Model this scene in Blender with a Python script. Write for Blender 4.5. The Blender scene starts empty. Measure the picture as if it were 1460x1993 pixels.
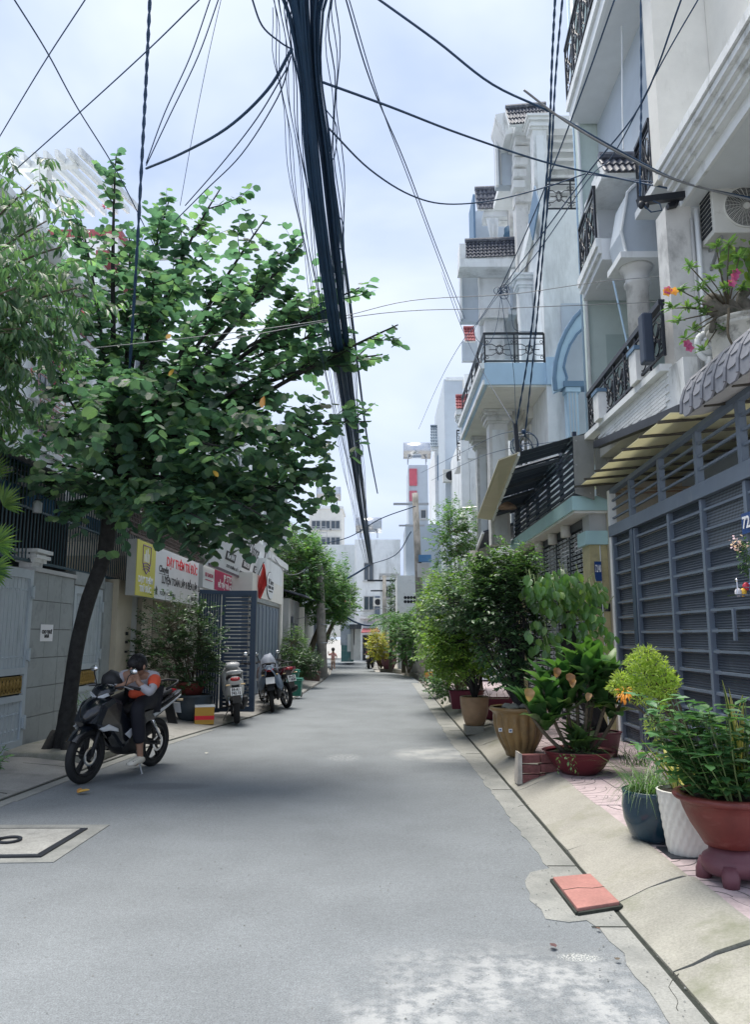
import bpy, math, random
from mathutils import Vector, Matrix, noise
random.seed(7)
R=math.radians; PI=math.pi
S=bpy.context.scene; COL=S.collection
# ---------------- camera, world, sun, exposure ----------------
EYE=1.6; F=1484.0; CX=730.0; CY=996.5
PITCH=math.atan(242/F); YAW=math.atan(12*math.cos(PITCH)/F)
cd=bpy.data.cameras.new('camera'); cam=bpy.data.objects.new('camera',cd); COL.objects.link(cam); S.camera=cam
cam.location=(0,0,EYE); cam.rotation_euler=(PI/2+PITCH,0,YAW)
cd.sensor_fit='VERTICAL'; cd.sensor_height=24.0; cd.lens=24.0*F/1993.0; cd.clip_start=0.05; cd.clip_end=2000
W=bpy.data.worlds.new('World'); S.world=W; W.use_nodes=True
SUN_EL=R(76); SUN_AZ=R(-35)     # azimuth clockwise from +Y: hazy light from high ahead, a little left
wn=W.node_tree.nodes; wl=W.node_tree.links; wn.clear()
wo=wn.new('ShaderNodeOutputWorld'); bg=wn.new('ShaderNodeBackground'); bg.inputs[1].default_value=0.068
sky=wn.new('ShaderNodeTexSky'); sky.sky_type='NISHITA'; sky.sun_disc=False; sky.sun_elevation=SUN_EL; sky.sun_rotation=SUN_AZ
sky.air_density=1.2; sky.dust_density=2.5
tc=wn.new('ShaderNodeTexCoord'); mp=wn.new('ShaderNodeMapping'); mp.inputs['Scale'].default_value=(1,1,1.8)
nz=wn.new('ShaderNodeTexNoise'); nz.inputs['Scale'].default_value=2.1; nz.inputs['Detail'].default_value=5; nz.inputs['Roughness'].default_value=.5; nz.inputs['Distortion'].default_value=.3
rmp=wn.new('ShaderNodeValToRGB'); rmp.color_ramp.elements[0].position=.36; rmp.color_ramp.elements[0].color=(3.9,4.8,6.9,1)
rmp.color_ramp.elements[1].position=.64; rmp.color_ramp.elements[1].color=(6.6,7.2,8.2,1)
mx=wn.new('ShaderNodeMix'); mx.data_type='RGBA'; mx.inputs[0].default_value=.88
wl.new(tc.outputs['Generated'],mp.inputs[0]); wl.new(mp.outputs[0],nz.inputs['Vector']); wl.new(nz.outputs['Fac'],rmp.inputs[0])
wl.new(sky.outputs[0],mx.inputs[6]); wl.new(rmp.outputs[0],mx.inputs[7]); wl.new(mx.outputs[2],bg.inputs[0]); wl.new(bg.outputs[0],wo.inputs[0])
sd=bpy.data.lights.new('sun','SUN'); sun=bpy.data.objects.new('sun',sd); COL.objects.link(sun)
sd.energy=2.8; sd.angle=R(38); sd.color=(1,.94,.85)
_dir=Vector((math.sin(SUN_AZ)*math.cos(SUN_EL),math.cos(SUN_AZ)*math.cos(SUN_EL),math.sin(SUN_EL)))
sun.rotation_euler=_dir.to_track_quat('Z','Y').to_euler(); sun.location=(0,0,30)
S.view_settings.view_transform='Standard'; S.view_settings.look='None'; S.view_settings.exposure=1.2; S.view_settings.gamma=1; S.view_settings.use_curve_mapping=False
# ---------------- pixel to place helpers ----------------
def ray(px,py):
    a=(px-CX)/F; b=(CY-py)/F
    y=math.cos(PITCH)-b*math.sin(PITCH); z=math.sin(PITCH)+b*math.cos(PITCH)
    return Vector((a*math.cos(YAW)-y*math.sin(YAW), a*math.sin(YAW)+y*math.cos(YAW), z))
def pX(px,py,X): r=ray(px,py); return r*(X/r.x)+Vector((0,0,EYE))
def pY(px,py,Y): r=ray(px,py); return r*(Y/r.y)+Vector((0,0,EYE))
def pZ(px,py,Z): r=ray(px,py); return r*((Z-EYE)/r.z)+Vector((0,0,EYE))
V=Vector
def U(a,b): return random.uniform(a,b)
# ---------------- mesh builder ----------------
class G:
    def __init__(s): s.v=[]; s.f=[]
    def add(s,vs,fs):
        n=len(s.v); s.v+= [tuple(v) for v in vs]; s.f+= [tuple(i+n for i in f) for f in fs]; return s
    def box(s,a,b):
        x0,x1=sorted((a[0],b[0])); y0,y1=sorted((a[1],b[1])); z0,z1=sorted((a[2],b[2]))
        return s.add([(x0,y0,z0),(x1,y0,z0),(x1,y1,z0),(x0,y1,z0),(x0,y0,z1),(x1,y0,z1),(x1,y1,z1),(x0,y1,z1)],
              [(3,2,1,0),(4,5,6,7),(0,1,5,4),(1,2,6,5),(2,3,7,6),(3,0,4,7)])
    def bar(s,p,q,w,h,up=(0,0,1)):
        p=V(p);q=V(q);d=(q-p).normalized();u=V(up)
        if abs(d.dot(u))>.98: u=V((0,1,0)) if abs(d.y)<.9 else V((1,0,0))
        r=d.cross(u).normalized();u=r.cross(d).normalized();r*=w/2;u*=h/2
        return s.add([p-r-u,p+r-u,p+r+u,p-r+u,q-r-u,q+r-u,q+r+u,q-r+u],[(0,1,2,3),(7,6,5,4),(0,4,5,1),(1,5,6,2),(2,6,7,3),(3,7,4,0)])
    def poly(s,pts): return s.add(pts,[tuple(range(len(pts)))])
    def ext(s,pts,d):
        n=len(pts);d=V(d);pts=[V(p) for p in pts]
        nrm=V((0,0,0))
        for i in range(n): a=pts[i];b=pts[(i+1)%n]; nrm+=a.cross(b)
        if nrm.dot(d)>0: pts=pts[::-1]
        return s.add(pts+[p+d for p in pts],[tuple(range(n)),tuple(range(2*n-1,n-1,-1))]+[(i,i+n,(i+1)%n+n,(i+1)%n) for i in range(n)])
    def tube(s,pts,r,n=6,cap=True):
        pts=[V(p) for p in pts];m=len(pts)
        rs=r if isinstance(r,(list,tuple)) else [r]*m
        u=None;vs=[];fs=[]
        for i,p in enumerate(pts):
            d=(pts[min(i+1,m-1)]-pts[max(i-1,0)])
            if d.length<1e-9: d=V((0,0,1))
            d.normalize()
            if u is None:
                u=d.orthogonal().normalized()
            else:
                u=u-d*u.dot(d)
                if u.length<1e-6: u=d.orthogonal()
                u.normalize()
            w=d.cross(u)
            for k in range(n):
                a=2*PI*k/n; vs.append(p+(u*math.cos(a)+w*math.sin(a))*rs[i])
        for i in range(m-1):
            for k in range(n): fs.append((i*n+k,i*n+(k+1)%n,(i+1)*n+(k+1)%n,(i+1)*n+k))
        if cap: fs.append(tuple(range(n-1,-1,-1))); fs.append(tuple(range((m-1)*n,m*n)))
        return s.add(vs,fs)
    def lathe(s,prof,c,n=24,sx=1,sy=1,ripple=None,cap=True):
        vs=[];fs=[];m=len(prof)
        for j,(r,z) in enumerate(prof):
            for k in range(n):
                a=2*PI*k/n; rr=r*(1+(ripple(a,z,j) if ripple else 0))
                vs.append((c[0]+rr*math.cos(a)*sx,c[1]+rr*math.sin(a)*sy,c[2]+z))
        for j in range(m-1):
            for k in range(n): fs.append((j*n+k,j*n+(k+1)%n,(j+1)*n+(k+1)%n,(j+1)*n+k))
        if cap: fs.append(tuple(range(n-1,-1,-1))); fs.append(tuple(range((m-1)*n,m*n)))
        return s.add(vs,fs)
    def ell(s,c,r,n=12,m=8,rot=None,nz_=0):
        vs=[];fs=[]
        for j in range(m+1):
            t=PI*j/m
            for k in range(n):
                a=2*PI*k/n; p=V((math.sin(t)*math.cos(a)*r[0],math.sin(t)*math.sin(a)*r[1],math.cos(t)*r[2]))
                if nz_: p*=1+nz_*noise.noise(p*(3/max(r))+V(c))
                if rot is not None: p=rot@p
                vs.append(V(c)+p)
        for j in range(m):
            for k in range(n): fs.append((j*n+k,(j+1)*n+k,(j+1)*n+(k+1)%n,j*n+(k+1)%n))
        return s.add(vs,fs)
    def loft(s,secs,n=12,pw=2.6,axis='x'):
        # secs: (x, yc, zc, hw, hh)
        vs=[];fs=[];m=len(secs)
        for (x,yc,zc,hw,hh) in secs:
            for k in range(n):
                a=2*PI*k/n; c_=math.cos(a); s_=math.sin(a)
                vs.append((x,yc+math.copysign(abs(c_)**(2/pw),c_)*hw,zc+math.copysign(abs(s_)**(2/pw),s_)*hh))
        for i in range(m-1):
            for k in range(n): fs.append((i*n+k,(i+1)*n+k,(i+1)*n+(k+1)%n,i*n+(k+1)%n))
        fs.append(tuple(range(n))); fs.append(tuple(range(m*n-1,(m-1)*n-1,-1)))
        return s.add(vs,fs)
    def torus(s,c,Rr,r,axis='y',n=28,m=8,a0=0,a1=2*PI,sr=1):
        vs=[];fs=[];full=abs(a1-a0-2*PI)<1e-6; N=n if full else n+1
        for i in range(N):
            a=a0+(a1-a0)*i/n
            for k in range(m):
                b=2*PI*k/m; rr=Rr+r*math.cos(b); h=r*sr*math.sin(b)
                if axis=='y': vs.append((c[0]+rr*math.cos(a),c[1]+h,c[2]+rr*math.sin(a)))
                elif axis=='z': vs.append((c[0]+rr*math.cos(a),c[1]+rr*math.sin(a),c[2]+h))
                else: vs.append((c[0]+h,c[1]+rr*math.cos(a),c[2]+rr*math.sin(a)))
        for i in range(n):
            for k in range(m): fs.append((i*m+k,i*m+(k+1)%m,((i+1)%N)*m+(k+1)%m,((i+1)%N)*m+k))
        return s.add(vs,fs)
    def xf(s,M): s.v=[tuple(M@V(v)) for v in s.v]; return s
    def merge(s,o): return s.add(o.v,o.f)
    def mesh(s,name,mat,smooth=False,off=None):
        me=bpy.data.meshes.new(name); vs=s.v
        if off is not None: vs=[(v[0]-off[0],v[1]-off[1],v[2]-off[2]) for v in vs]
        me.from_pydata(vs,[],s.f); me.materials.append(mat)
        if smooth: me.polygons.foreach_set('use_smooth',[True]*len(me.polygons))
        me.update(); return me
    def build(s,name,mat,parent=None,smooth=False,label=None,kind=None,bevel=0):
        if parent is not None: off=OFF[parent.name]; me=s.mesh(name,mat,smooth,off); o=bpy.data.objects.new(name,me); COL.objects.link(o); o.parent=parent; OFF[o.name]=off
        else:
            xs=[v[0] for v in s.v]; ys=[v[1] for v in s.v]; zs=[v[2] for v in s.v]
            off=V(((min(xs)+max(xs))/2,(min(ys)+max(ys))/2,min(zs))); me=s.mesh(name,mat,smooth,off)
            o=bpy.data.objects.new(name,me); COL.objects.link(o); o.location=off; OFF[o.name]=off
        if label: o['label']=label
        if kind: o['kind']=kind
        if bevel: m=o.modifiers.new('bevel','BEVEL'); m.width=bevel; m.segments=2; m.limit_method='ANGLE'
        return o
OFF={}
def thing(name,label,cat,loc=(0,0,0),group=None):
    o=bpy.data.objects.new(name,None); o.empty_display_size=.2; COL.objects.link(o); o.location=loc; OFF[o.name]=V(loc)
    o['label']=label; o['category']=cat
    if group: o['group']=group
    return o
def tag(o,label,cat,group=None):
    o['label']=label; o['category']=cat
    if group: o['group']=group
    return o
def piece(name,me,parent,loc,rot=(0,0,0),sc=(1,1,1),world=True):
    o=bpy.data.objects.new(name,me); COL.objects.link(o); o.parent=parent
    o.location=V(loc)-(OFF[parent.name] if world else V((0,0,0)))
    if isinstance(rot,Matrix): o.rotation_euler=rot.to_euler()
    else: o.rotation_euler=rot
    o.scale=sc; return o
def copy_tree(o,parent=None):
    c=o.copy(); COL.objects.link(c); c.parent=parent
    for ch in list(o.children): copy_tree(ch,c)
    return c
def basis(right,up):
    r=V(right).normalized(); u=V(up).normalized(); n=r.cross(u)
    return Matrix((r,u,n)).transposed()
STREET_L=((0,1,0),(0,0,1)); STREET_R=((0,-1,0),(0,0,1)); FRONT=((1,0,0),(0,0,1))
def text(body,c,frame,h,mat,parent,width=None,name='lettering',bold=0,shear=0,al='CENTER'):
    cu=bpy.data.curves.new('t','FONT'); cu.body=body; cu.size=h*1.38; cu.align_x=al; cu.align_y='CENTER'; cu.extrude=.002; cu.offset=bold; cu.shear=shear; cu.resolution_u=3
    ob=bpy.data.objects.new('t',cu); COL.objects.link(ob)
    dg=bpy.context.evaluated_depsgraph_get(); me=bpy.data.meshes.new_from_object(ob.evaluated_get(dg))
    bpy.data.objects.remove(ob); bpy.data.curves.remove(cu)
    xs=[v.co.x for v in me.vertices]
    sx=1 if (not width or not xs) else width/(max(xs)-min(xs))
    Mx=basis(*frame).to_4x4(); off=OFF[parent.name]
    for v in me.vertices: v.co=V(c)-off+(Mx@V((v.co.x*sx,v.co.y,v.co.z)))
    me.materials.clear(); me.materials.append(mat)
    o=bpy.data.objects.new(name,me); COL.objects.link(o); o.parent=parent; OFF[o.name]=off
    return o
# ---------------- materials ----------------
def newmat(name):
    m=bpy.data.materials.new(name); m.use_nodes=True; n=m.node_tree.nodes; l=m.node_tree.links
    return m,n,l,n['Principled BSDF']
def M(name,col,rough=.7,metal=0,var=.12,vs=3.0,dirt=None,ds=1.5,dpos=(.5,.7),stretch=1,bump=0,bs=60,spec=.4,coat=0,fine=0):
    m,n,l,b=newmat(name)
    b.inputs['Roughness'].default_value=rough; b.inputs['Metallic'].default_value=metal; b.inputs['Specular IOR Level'].default_value=spec
    if coat: b.inputs['Coat Weight'].default_value=coat; b.inputs['Coat Roughness'].default_value=.08
    geo=n.new('ShaderNodeNewGeometry'); c4=(*col,1)
    nt=n.new('ShaderNodeTexNoise'); nt.inputs['Scale'].default_value=vs; nt.inputs['Detail'].default_value=6; nt.inputs['Roughness'].default_value=.62
    l.new(geo.outputs['Position'],nt.inputs['Vector'])
    rp=n.new('ShaderNodeValToRGB'); rp.color_ramp.elements[0].position=.3; rp.color_ramp.elements[1].position=.7
    rp.color_ramp.elements[0].color=(*[max(0,c*(1-var)) for c in col],1); rp.color_ramp.elements[1].color=(*[min(1,c*(1+var)) for c in col],1)
    l.new(nt.outputs['Fac'],rp.inputs[0]); out=rp.outputs[0]
    if fine:
        n3=n.new('ShaderNodeTexNoise'); n3.inputs['Scale'].default_value=bs; n3.inputs['Detail'].default_value=3; l.new(geo.outputs['Position'],n3.inputs['Vector'])
        r3=n.new('ShaderNodeMapRange'); r3.inputs[1].default_value=.3; r3.inputs[2].default_value=.7; r3.inputs[3].default_value=1-fine; r3.inputs[4].default_value=1+fine
        l.new(n3.outputs['Fac'],r3.inputs[0]); mm=n.new('ShaderNodeMix'); mm.data_type='RGBA'; mm.blend_type='MULTIPLY'; mm.inputs[0].default_value=1
        l.new(out,mm.inputs[6]); l.new(r3.outputs[0],mm.inputs[7]); out=mm.outputs[2]
    if dirt:
        mpn=n.new('ShaderNodeMapping'); mpn.inputs['Scale'].default_value=(1,1,1/stretch); l.new(geo.outputs['Position'],mpn.inputs[0])
        n2=n.new('ShaderNodeTexNoise'); n2.inputs['Scale'].default_value=ds; n2.inputs['Detail'].default_value=8; n2.inputs['Roughness'].default_value=.68; l.new(mpn.outputs[0],n2.inputs['Vector'])
        r2=n.new('ShaderNodeMapRange'); r2.inputs[1].default_value=dpos[0]; r2.inputs[2].default_value=dpos[1]; r2.clamp=True; l.new(n2.outputs['Fac'],r2.inputs[0])
        mm=n.new('ShaderNodeMix'); mm.data_type='RGBA'; l.new(r2.outputs[0],mm.inputs[0]); l.new(out,mm.inputs[6]); mm.inputs[7].default_value=(*dirt,1); out=mm.outputs[2]
    l.new(out,b.inputs['Base Color'])
    if bump:
        n4=n.new('ShaderNodeTexNoise'); n4.inputs['Scale'].default_value=bs; n4.inputs['Detail'].default_value=5; l.new(geo.outputs['Position'],n4.inputs['Vector'])
        bp=n.new('ShaderNodeBump'); bp.inputs['Strength'].default_value=bump; bp.inputs['Distance'].default_value=.01; l.new(n4.outputs['Fac'],bp.inputs['Height']); l.new(bp.outputs[0],b.inputs['Normal'])
    return m
def LEAF(name,cols,tr=.35,rough=.45,tcol=None,spec=.5):
    m,n,l,b=newmat(name); b.inputs['Roughness'].default_value=rough; b.inputs['Specular IOR Level'].default_value=spec
    geo=n.new('ShaderNodeNewGeometry'); oi=n.new('ShaderNodeObjectInfo'); ad=n.new('ShaderNodeMath'); ad.operation='ADD'; fr=n.new('ShaderNodeMath'); fr.operation='FRACT'
    l.new(geo.outputs['Random Per Island'],ad.inputs[0]); l.new(oi.outputs['Random'],ad.inputs[1]); l.new(ad.outputs[0],fr.inputs[0])
    rp=n.new('ShaderNodeValToRGB'); els=rp.color_ramp.elements; rp.color_ramp.interpolation='LINEAR'
    while len(els)<len(cols): els.new(.5)
    for i,c in enumerate(cols): els[i].position=i/(len(cols)-1); els[i].color=(*c,1)
    l.new(fr.outputs[0],rp.inputs[0])
    nt=n.new('ShaderNodeTexNoise'); nt.inputs['Scale'].default_value=1.7; l.new(geo.outputs['Position'],nt.inputs['Vector'])
    mr=n.new('ShaderNodeMapRange'); mr.inputs[1].default_value=.35; mr.inputs[2].default_value=.65; mr.inputs[3].default_value=.75; mr.inputs[4].default_value=1.3; l.new(nt.outputs['Fac'],mr.inputs[0])
    mm=n.new('ShaderNodeMix'); mm.data_type='RGBA'; mm.blend_type='MULTIPLY'; mm.inputs[0].default_value=1; l.new(rp.outputs[0],mm.inputs[6]); l.new(mr.outputs[0],mm.inputs[7])
    l.new(mm.outputs[2],b.inputs['Base Color'])
    if tr:
        t=n.new('ShaderNodeBsdfTranslucent'); mul=n.new('ShaderNodeMix'); mul.data_type='RGBA'; mul.blend_type='MULTIPLY'; mul.inputs[0].default_value=1; mul.inputs[7].default_value=(*(tcol or (2.5,2.6,1.2)),1)
        l.new(mm.outputs[2],mul.inputs[6]); l.new(mul.outputs[2],t.inputs[0])
        ms=n.new('ShaderNodeMixShader'); ms.inputs[0].default_value=tr; l.new(b.outputs[0],ms.inputs[1]); l.new(t.outputs[0],ms.inputs[2]); l.new(ms.outputs[0],n['Material Output'].inputs[0])
    return m
# ---------------- foliage tools ----------------
def leaf_shape(kind,L,Wd):
    """outline in local frame: x along leaf, y across, z normal; returns verts, faces"""
    if kind=='heart':    # two lobed butterfly leaf
        pts=[(0,0),(.1,.32),(.4,.52),(.75,.46),(1,.22),(.82,0),(1,-.22),(.75,-.46),(.4,-.52),(.1,-.32)]
        vs=[(x*L,y*Wd,abs(y)*Wd*.35) for x,y in pts]; return vs,[(0,5,4,3,2,1),(0,9,8,7,6,5)]
    if kind=='lance':
        vs=[(0,0,0),(.4*L,.5*Wd,.04*L),(.4*L,-.5*Wd,.04*L),(.75*L,.33*Wd,-.02*L),(.75*L,-.33*Wd,-.02*L),(L,0,-.14*L),(.4*L,0,-.0*L),(.75*L,0,-.06*L)]
        return vs,[(0,6,1),(0,2,6),(6,7,3,1),(2,4,7,6),(3,7,5),(7,4,5)]
    if kind=='oval':
        vs=[(0,0,0),(.25*L,.42*Wd,.05*L),(.25*L,-.42*Wd,.05*L),(.65*L,.45*Wd,.02*L),(.65*L,-.45*Wd,.02*L),(L,0,-.1*L),(.25*L,0,0),(.65*L,0,-.04*L)]
        return vs,[(0,6,1),(0,2,6),(6,7,3,1),(2,4,7,6),(3,7,5),(7,4,5)]
    if kind=='quad':
        vs=[(0,0,0),(.5*L,.5*Wd,.06*L),(L,0,-.05*L),(.5*L,-.5*Wd,.06*L)]; return vs,[(0,3,2,1)]
def put_leaf(g,kind,p,d,up,L,Wd):
    d=V(d).normalized(); u=V(up); r=u.cross(d)
    if r.length<1e-4: r=d.orthogonal()
    r.normalize(); u=d.cross(r); vs,fs=leaf_shape(kind,L,Wd)
    g.add([V(p)+d*x+r*y+u*z for x,y,z in vs],fs)
def leaf_mesh(kind,L,Wd,mat): g=G(); g.add(*leaf_shape(kind,L,Wd)); return g.mesh('leaf',mat)
def dmat(d,up):
    d=V(d).normalized(); r=V(up).cross(d)
    if r.length<1e-4: r=d.orthogonal()
    r.normalize(); u=d.cross(r); return Matrix((d,r,u)).transposed()
def rnd():
    while 1:
        p=V((U(-1,1),U(-1,1),U(-1,1)))
        if p.length<1: return p
def twig_leaves(g,rec,p,q,kind,L,Wd,n,droop=.5,flat=.6):
    """leaves in two rows along p->q"""
    p=V(p);q=V(q);ax=(q-p); d=ax.normalized(); side=d.cross(V((0,0,1)))
    if side.length<.1: side=V((1,0,0))
    side.normalize()
    for i in range(n):
        t=(i+.5)/n; c=p+ax*t; s=1 if i%2 else -1; ll=L*U(.65,1.2)*(1-.3*max(0,t-.6)/.4)
        dd=(side*s+d*U(.2,.8)+V((0,0,-droop*U(.3,1.4)))+rnd()*.35); up=V((0,0,1))*flat+rnd()*.5+V((0,0,.3))
        if rec is not None: rec.append((c,dd,up,ll,Wd*ll/L))
        else: put_leaf(g,kind,c,dd,up,ll,Wd*ll/L)
def curve(p,q,bend,n=6):
    p=V(p);q=V(q);b=V(bend); return [p*(1-t)**2+((p+q)/2+b)*2*t*(1-t)+q*t*t for t in [i/n for i in range(n+1)]]
def flush_leaves(rec,kind,L,Wd,mat,parent,nparts,name='leaf'):
    """the nearest leaves as single parts, the others as one stuff part"""
    rec.sort(key=lambda r:(r[0]-V((0,0,EYE))).length-r[3]*8)
    if nparts:
        me=leaf_mesh(kind,1,Wd/L,mat)
        for c,d,up,ll,w in rec[:nparts]:
            o=bpy.data.objects.new(name,me); COL.objects.link(o); o.parent=parent; o.location=c-OFF[parent.name]; o.rotation_euler=dmat(d,up).to_euler(); o.scale=(ll,ll,ll)
    if len(rec)>nparts:
        g=G()
        for c,d,up,ll,w in rec[nparts:]: put_leaf(g,kind,c,d,up,ll,w)
        g.build('foliage',mat,parent,kind='stuff')
def bush(parent,base,c,rad,n,kind,L,Wd,mat,bark,nparts=0,twig=.18,stems=6,per=7,shell=.5,stemr=.012,up=.3,droop=.4,flat=.6,keep=None,lump=.35):
    """stems fan from base into an uneven crown made of leafy twigs"""
    c=V(c);base=V(base);rec=[];g=G();hubs=[]
    sd=V((U(0,50),U(0,50),U(0,50)))
    for i in range(stems):
        d=rnd(); h=c+V((d.x*rad[0]*.7,d.y*rad[1]*.7,d.z*rad[2]*.55)); hubs.append(h)
        pts=curve(base+V((d.x,d.y,0))*.02,h,V((d.x*.1,d.y*.1,0))+rnd()*.06,5); g.tube(pts,[stemr*(1-.8*k/5) for k in range(6)],5)
    k=0
    while k<n:
        d=rnd(); 
        if d.length<shell*U(0,1): continue
        nn=noise.noise(d*1.7+sd)
        d*=1+lump*nn
        if nn<-.3 and U(0,1)<.4: continue
        p=c+V((d.x*rad[0],d.y*rad[1],d.z*rad[2]))
        h=min(hubs,key=lambda q:(q-p).length)
        dirn=((p-h).normalized()*.7+V((0,0,up))+rnd()*.6).normalized(); q=p+dirn*twig*U(.7,1.3)
        if keep and not keep(p): continue
        if U(0,1)<.35: g.tube(curve(h,p,rnd()*.05,2)+[q],[min(.006,stemr*.3),min(.005,stemr*.25),.003,.001],3,False)
        else: g.tube([p-dirn*.03,q],.0018,3,False)
        twig_leaves(None,rec,p,q,kind,L,Wd,per,droop,flat); k+=per
    g.build('stem',bark,parent)
    flush_leaves(rec,kind,L,Wd,mat,parent,nparts)
# ---------------- materials used ----------------
m_white=M('white_paint',(.76,.79,.80),.75,var=.06,dirt=(.42,.44,.44),ds=1.7,dpos=(.52,.76),stretch=5,bump=.15)
m_whiteold=M('stained_white_paint',(.74,.76,.76),.8,var=.08,dirt=(.27,.28,.27),ds=2.6,dpos=(.55,.74),stretch=3.5,bump=.25)
m_marble=M('weathered_marble',(.66,.66,.64),.6,var=.1,dirt=(.33,.33,.32),ds=3.5,dpos=(.5,.72),stretch=1.6)
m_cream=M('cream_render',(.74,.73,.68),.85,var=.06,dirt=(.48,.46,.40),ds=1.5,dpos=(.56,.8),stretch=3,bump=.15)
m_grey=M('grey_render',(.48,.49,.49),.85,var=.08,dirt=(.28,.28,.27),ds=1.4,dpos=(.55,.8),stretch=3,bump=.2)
m_sage=M('sage_green_paint',(.52,.61,.58),.8,var=.05,dirt=(.36,.42,.40),ds=1.3,dpos=(.55,.85),stretch=3)
m_blue=M('light_blue_paint',(.42,.58,.72),.7,var=.05,dirt=(.3,.4,.5),ds=1.5,dpos=(.6,.85),stretch=3)
m_dblue=M('slate_blue_trim',(.13,.22,.33),.6,var=.08)
m_bgrey=M('pale_blue_grey_paint',(.47,.53,.59),.8,var=.05,dirt=(.4,.43,.47),ds=1.2,dpos=(.55,.85),stretch=3)
m_aqua=M('aqua_paint',(.44,.66,.68),.7,var=.05,dirt=(.33,.46,.46),ds=2,dpos=(.58,.85),stretch=3)
m_soffit=M('soffit_paint',(.68,.71,.73),.85,var=.05,dirt=(.36,.37,.37),ds=1.6,dpos=(.62,.8))
m_yellow=M('yellow_stone_tile',(.50,.44,.24),.5,var=.12,vs=9,dirt=(.34,.30,.18),ds=5,dpos=(.5,.8),stretch=.4)
m_beige=M('beige_render',(.52,.47,.38),.85,var=.08,dirt=(.22,.2,.17),ds=2,dpos=(.55,.8),stretch=3)
m_band=M('black_stone',(.02,.022,.025),.3)
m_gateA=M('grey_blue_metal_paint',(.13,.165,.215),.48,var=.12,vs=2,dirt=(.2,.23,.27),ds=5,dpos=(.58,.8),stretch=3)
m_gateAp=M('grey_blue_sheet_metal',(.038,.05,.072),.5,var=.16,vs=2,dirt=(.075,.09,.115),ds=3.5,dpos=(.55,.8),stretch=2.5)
m_gateB=M('lattice_gate_grey_metal',(.32,.34,.36),.5,var=.1)
m_gateBf=M('lattice_gate_dark_frame',(.05,.06,.07),.5)
m_black=M('black_iron',(.018,.022,.03),.45,var=.2)
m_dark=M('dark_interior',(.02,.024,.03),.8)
m_navy=M('navy_sheet_metal',(.035,.05,.08),.5,var=.15)
m_navy2=M('dark_navy_gate_paint',(.045,.07,.115),.42,var=.15)
m_gslate=M('slate_grey_gate_paint',(.15,.19,.25),.45,var=.12,vs=2)
m_lgate=M('pale_grey_blue_gate_paint',(.46,.52,.56),.45,var=.05,dirt=(.24,.28,.31),ds=3,dpos=(.55,.85),stretch=3)
m_gold=M('old_gold_casting',(.38,.26,.09),.4,metal=.7,var=.3,vs=20)
m_tilewall=M('grey_stone_wall_tile',(.33,.36,.365),.5,var=.12,vs=2,dirt=(.17,.19,.19),ds=4,dpos=(.5,.8))
m_sheet=M('translucent_cream_sheet',(.66,.64,.47),.5,var=.08,vs=2,dirt=(.35,.33,.2),ds=4,dpos=(.6,.75))
_n=m_sheet.node_tree; _t=_n.nodes.new('ShaderNodeBsdfTranslucent'); _t.inputs[0].default_value=(.8,.78,.6,1); _m=_n.nodes.new('ShaderNodeMixShader'); _m.inputs[0].default_value=.5; _n.links.new(_n.nodes['Principled BSDF'].outputs[0],_m.inputs[1]); _n.links.new(_t.outputs[0],_m.inputs[2]); _n.links.new(_m.outputs[0],_n.nodes['Material Output'].inputs[0])
m_sheetg=M('grey_fibre_sheet',(.24,.25,.245),.55,var=.1,vs=3,dirt=(.17,.18,.17),ds=3,dpos=(.5,.8),stretch=3)
m_creamsheet=M('cream_flat_sheet',(.62,.57,.42),.6,var=.05,dirt=(.5,.45,.32),ds=3,dpos=(.6,.8))
m_tile=M('grey_roof_tile',(.21,.22,.25),.5,var=.15,vs=8)
m_tiled=M('dark_roof_tile',(.075,.085,.115),.5,var=.2,vs=8,dirt=(.2,.21,.23),ds=9,dpos=(.5,.7))
m_tiler=M('red_roof_tile',(.30,.08,.09),.6,var=.2,vs=8)
m_asph,n_,l_,b_=newmat('asphalt')
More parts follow.
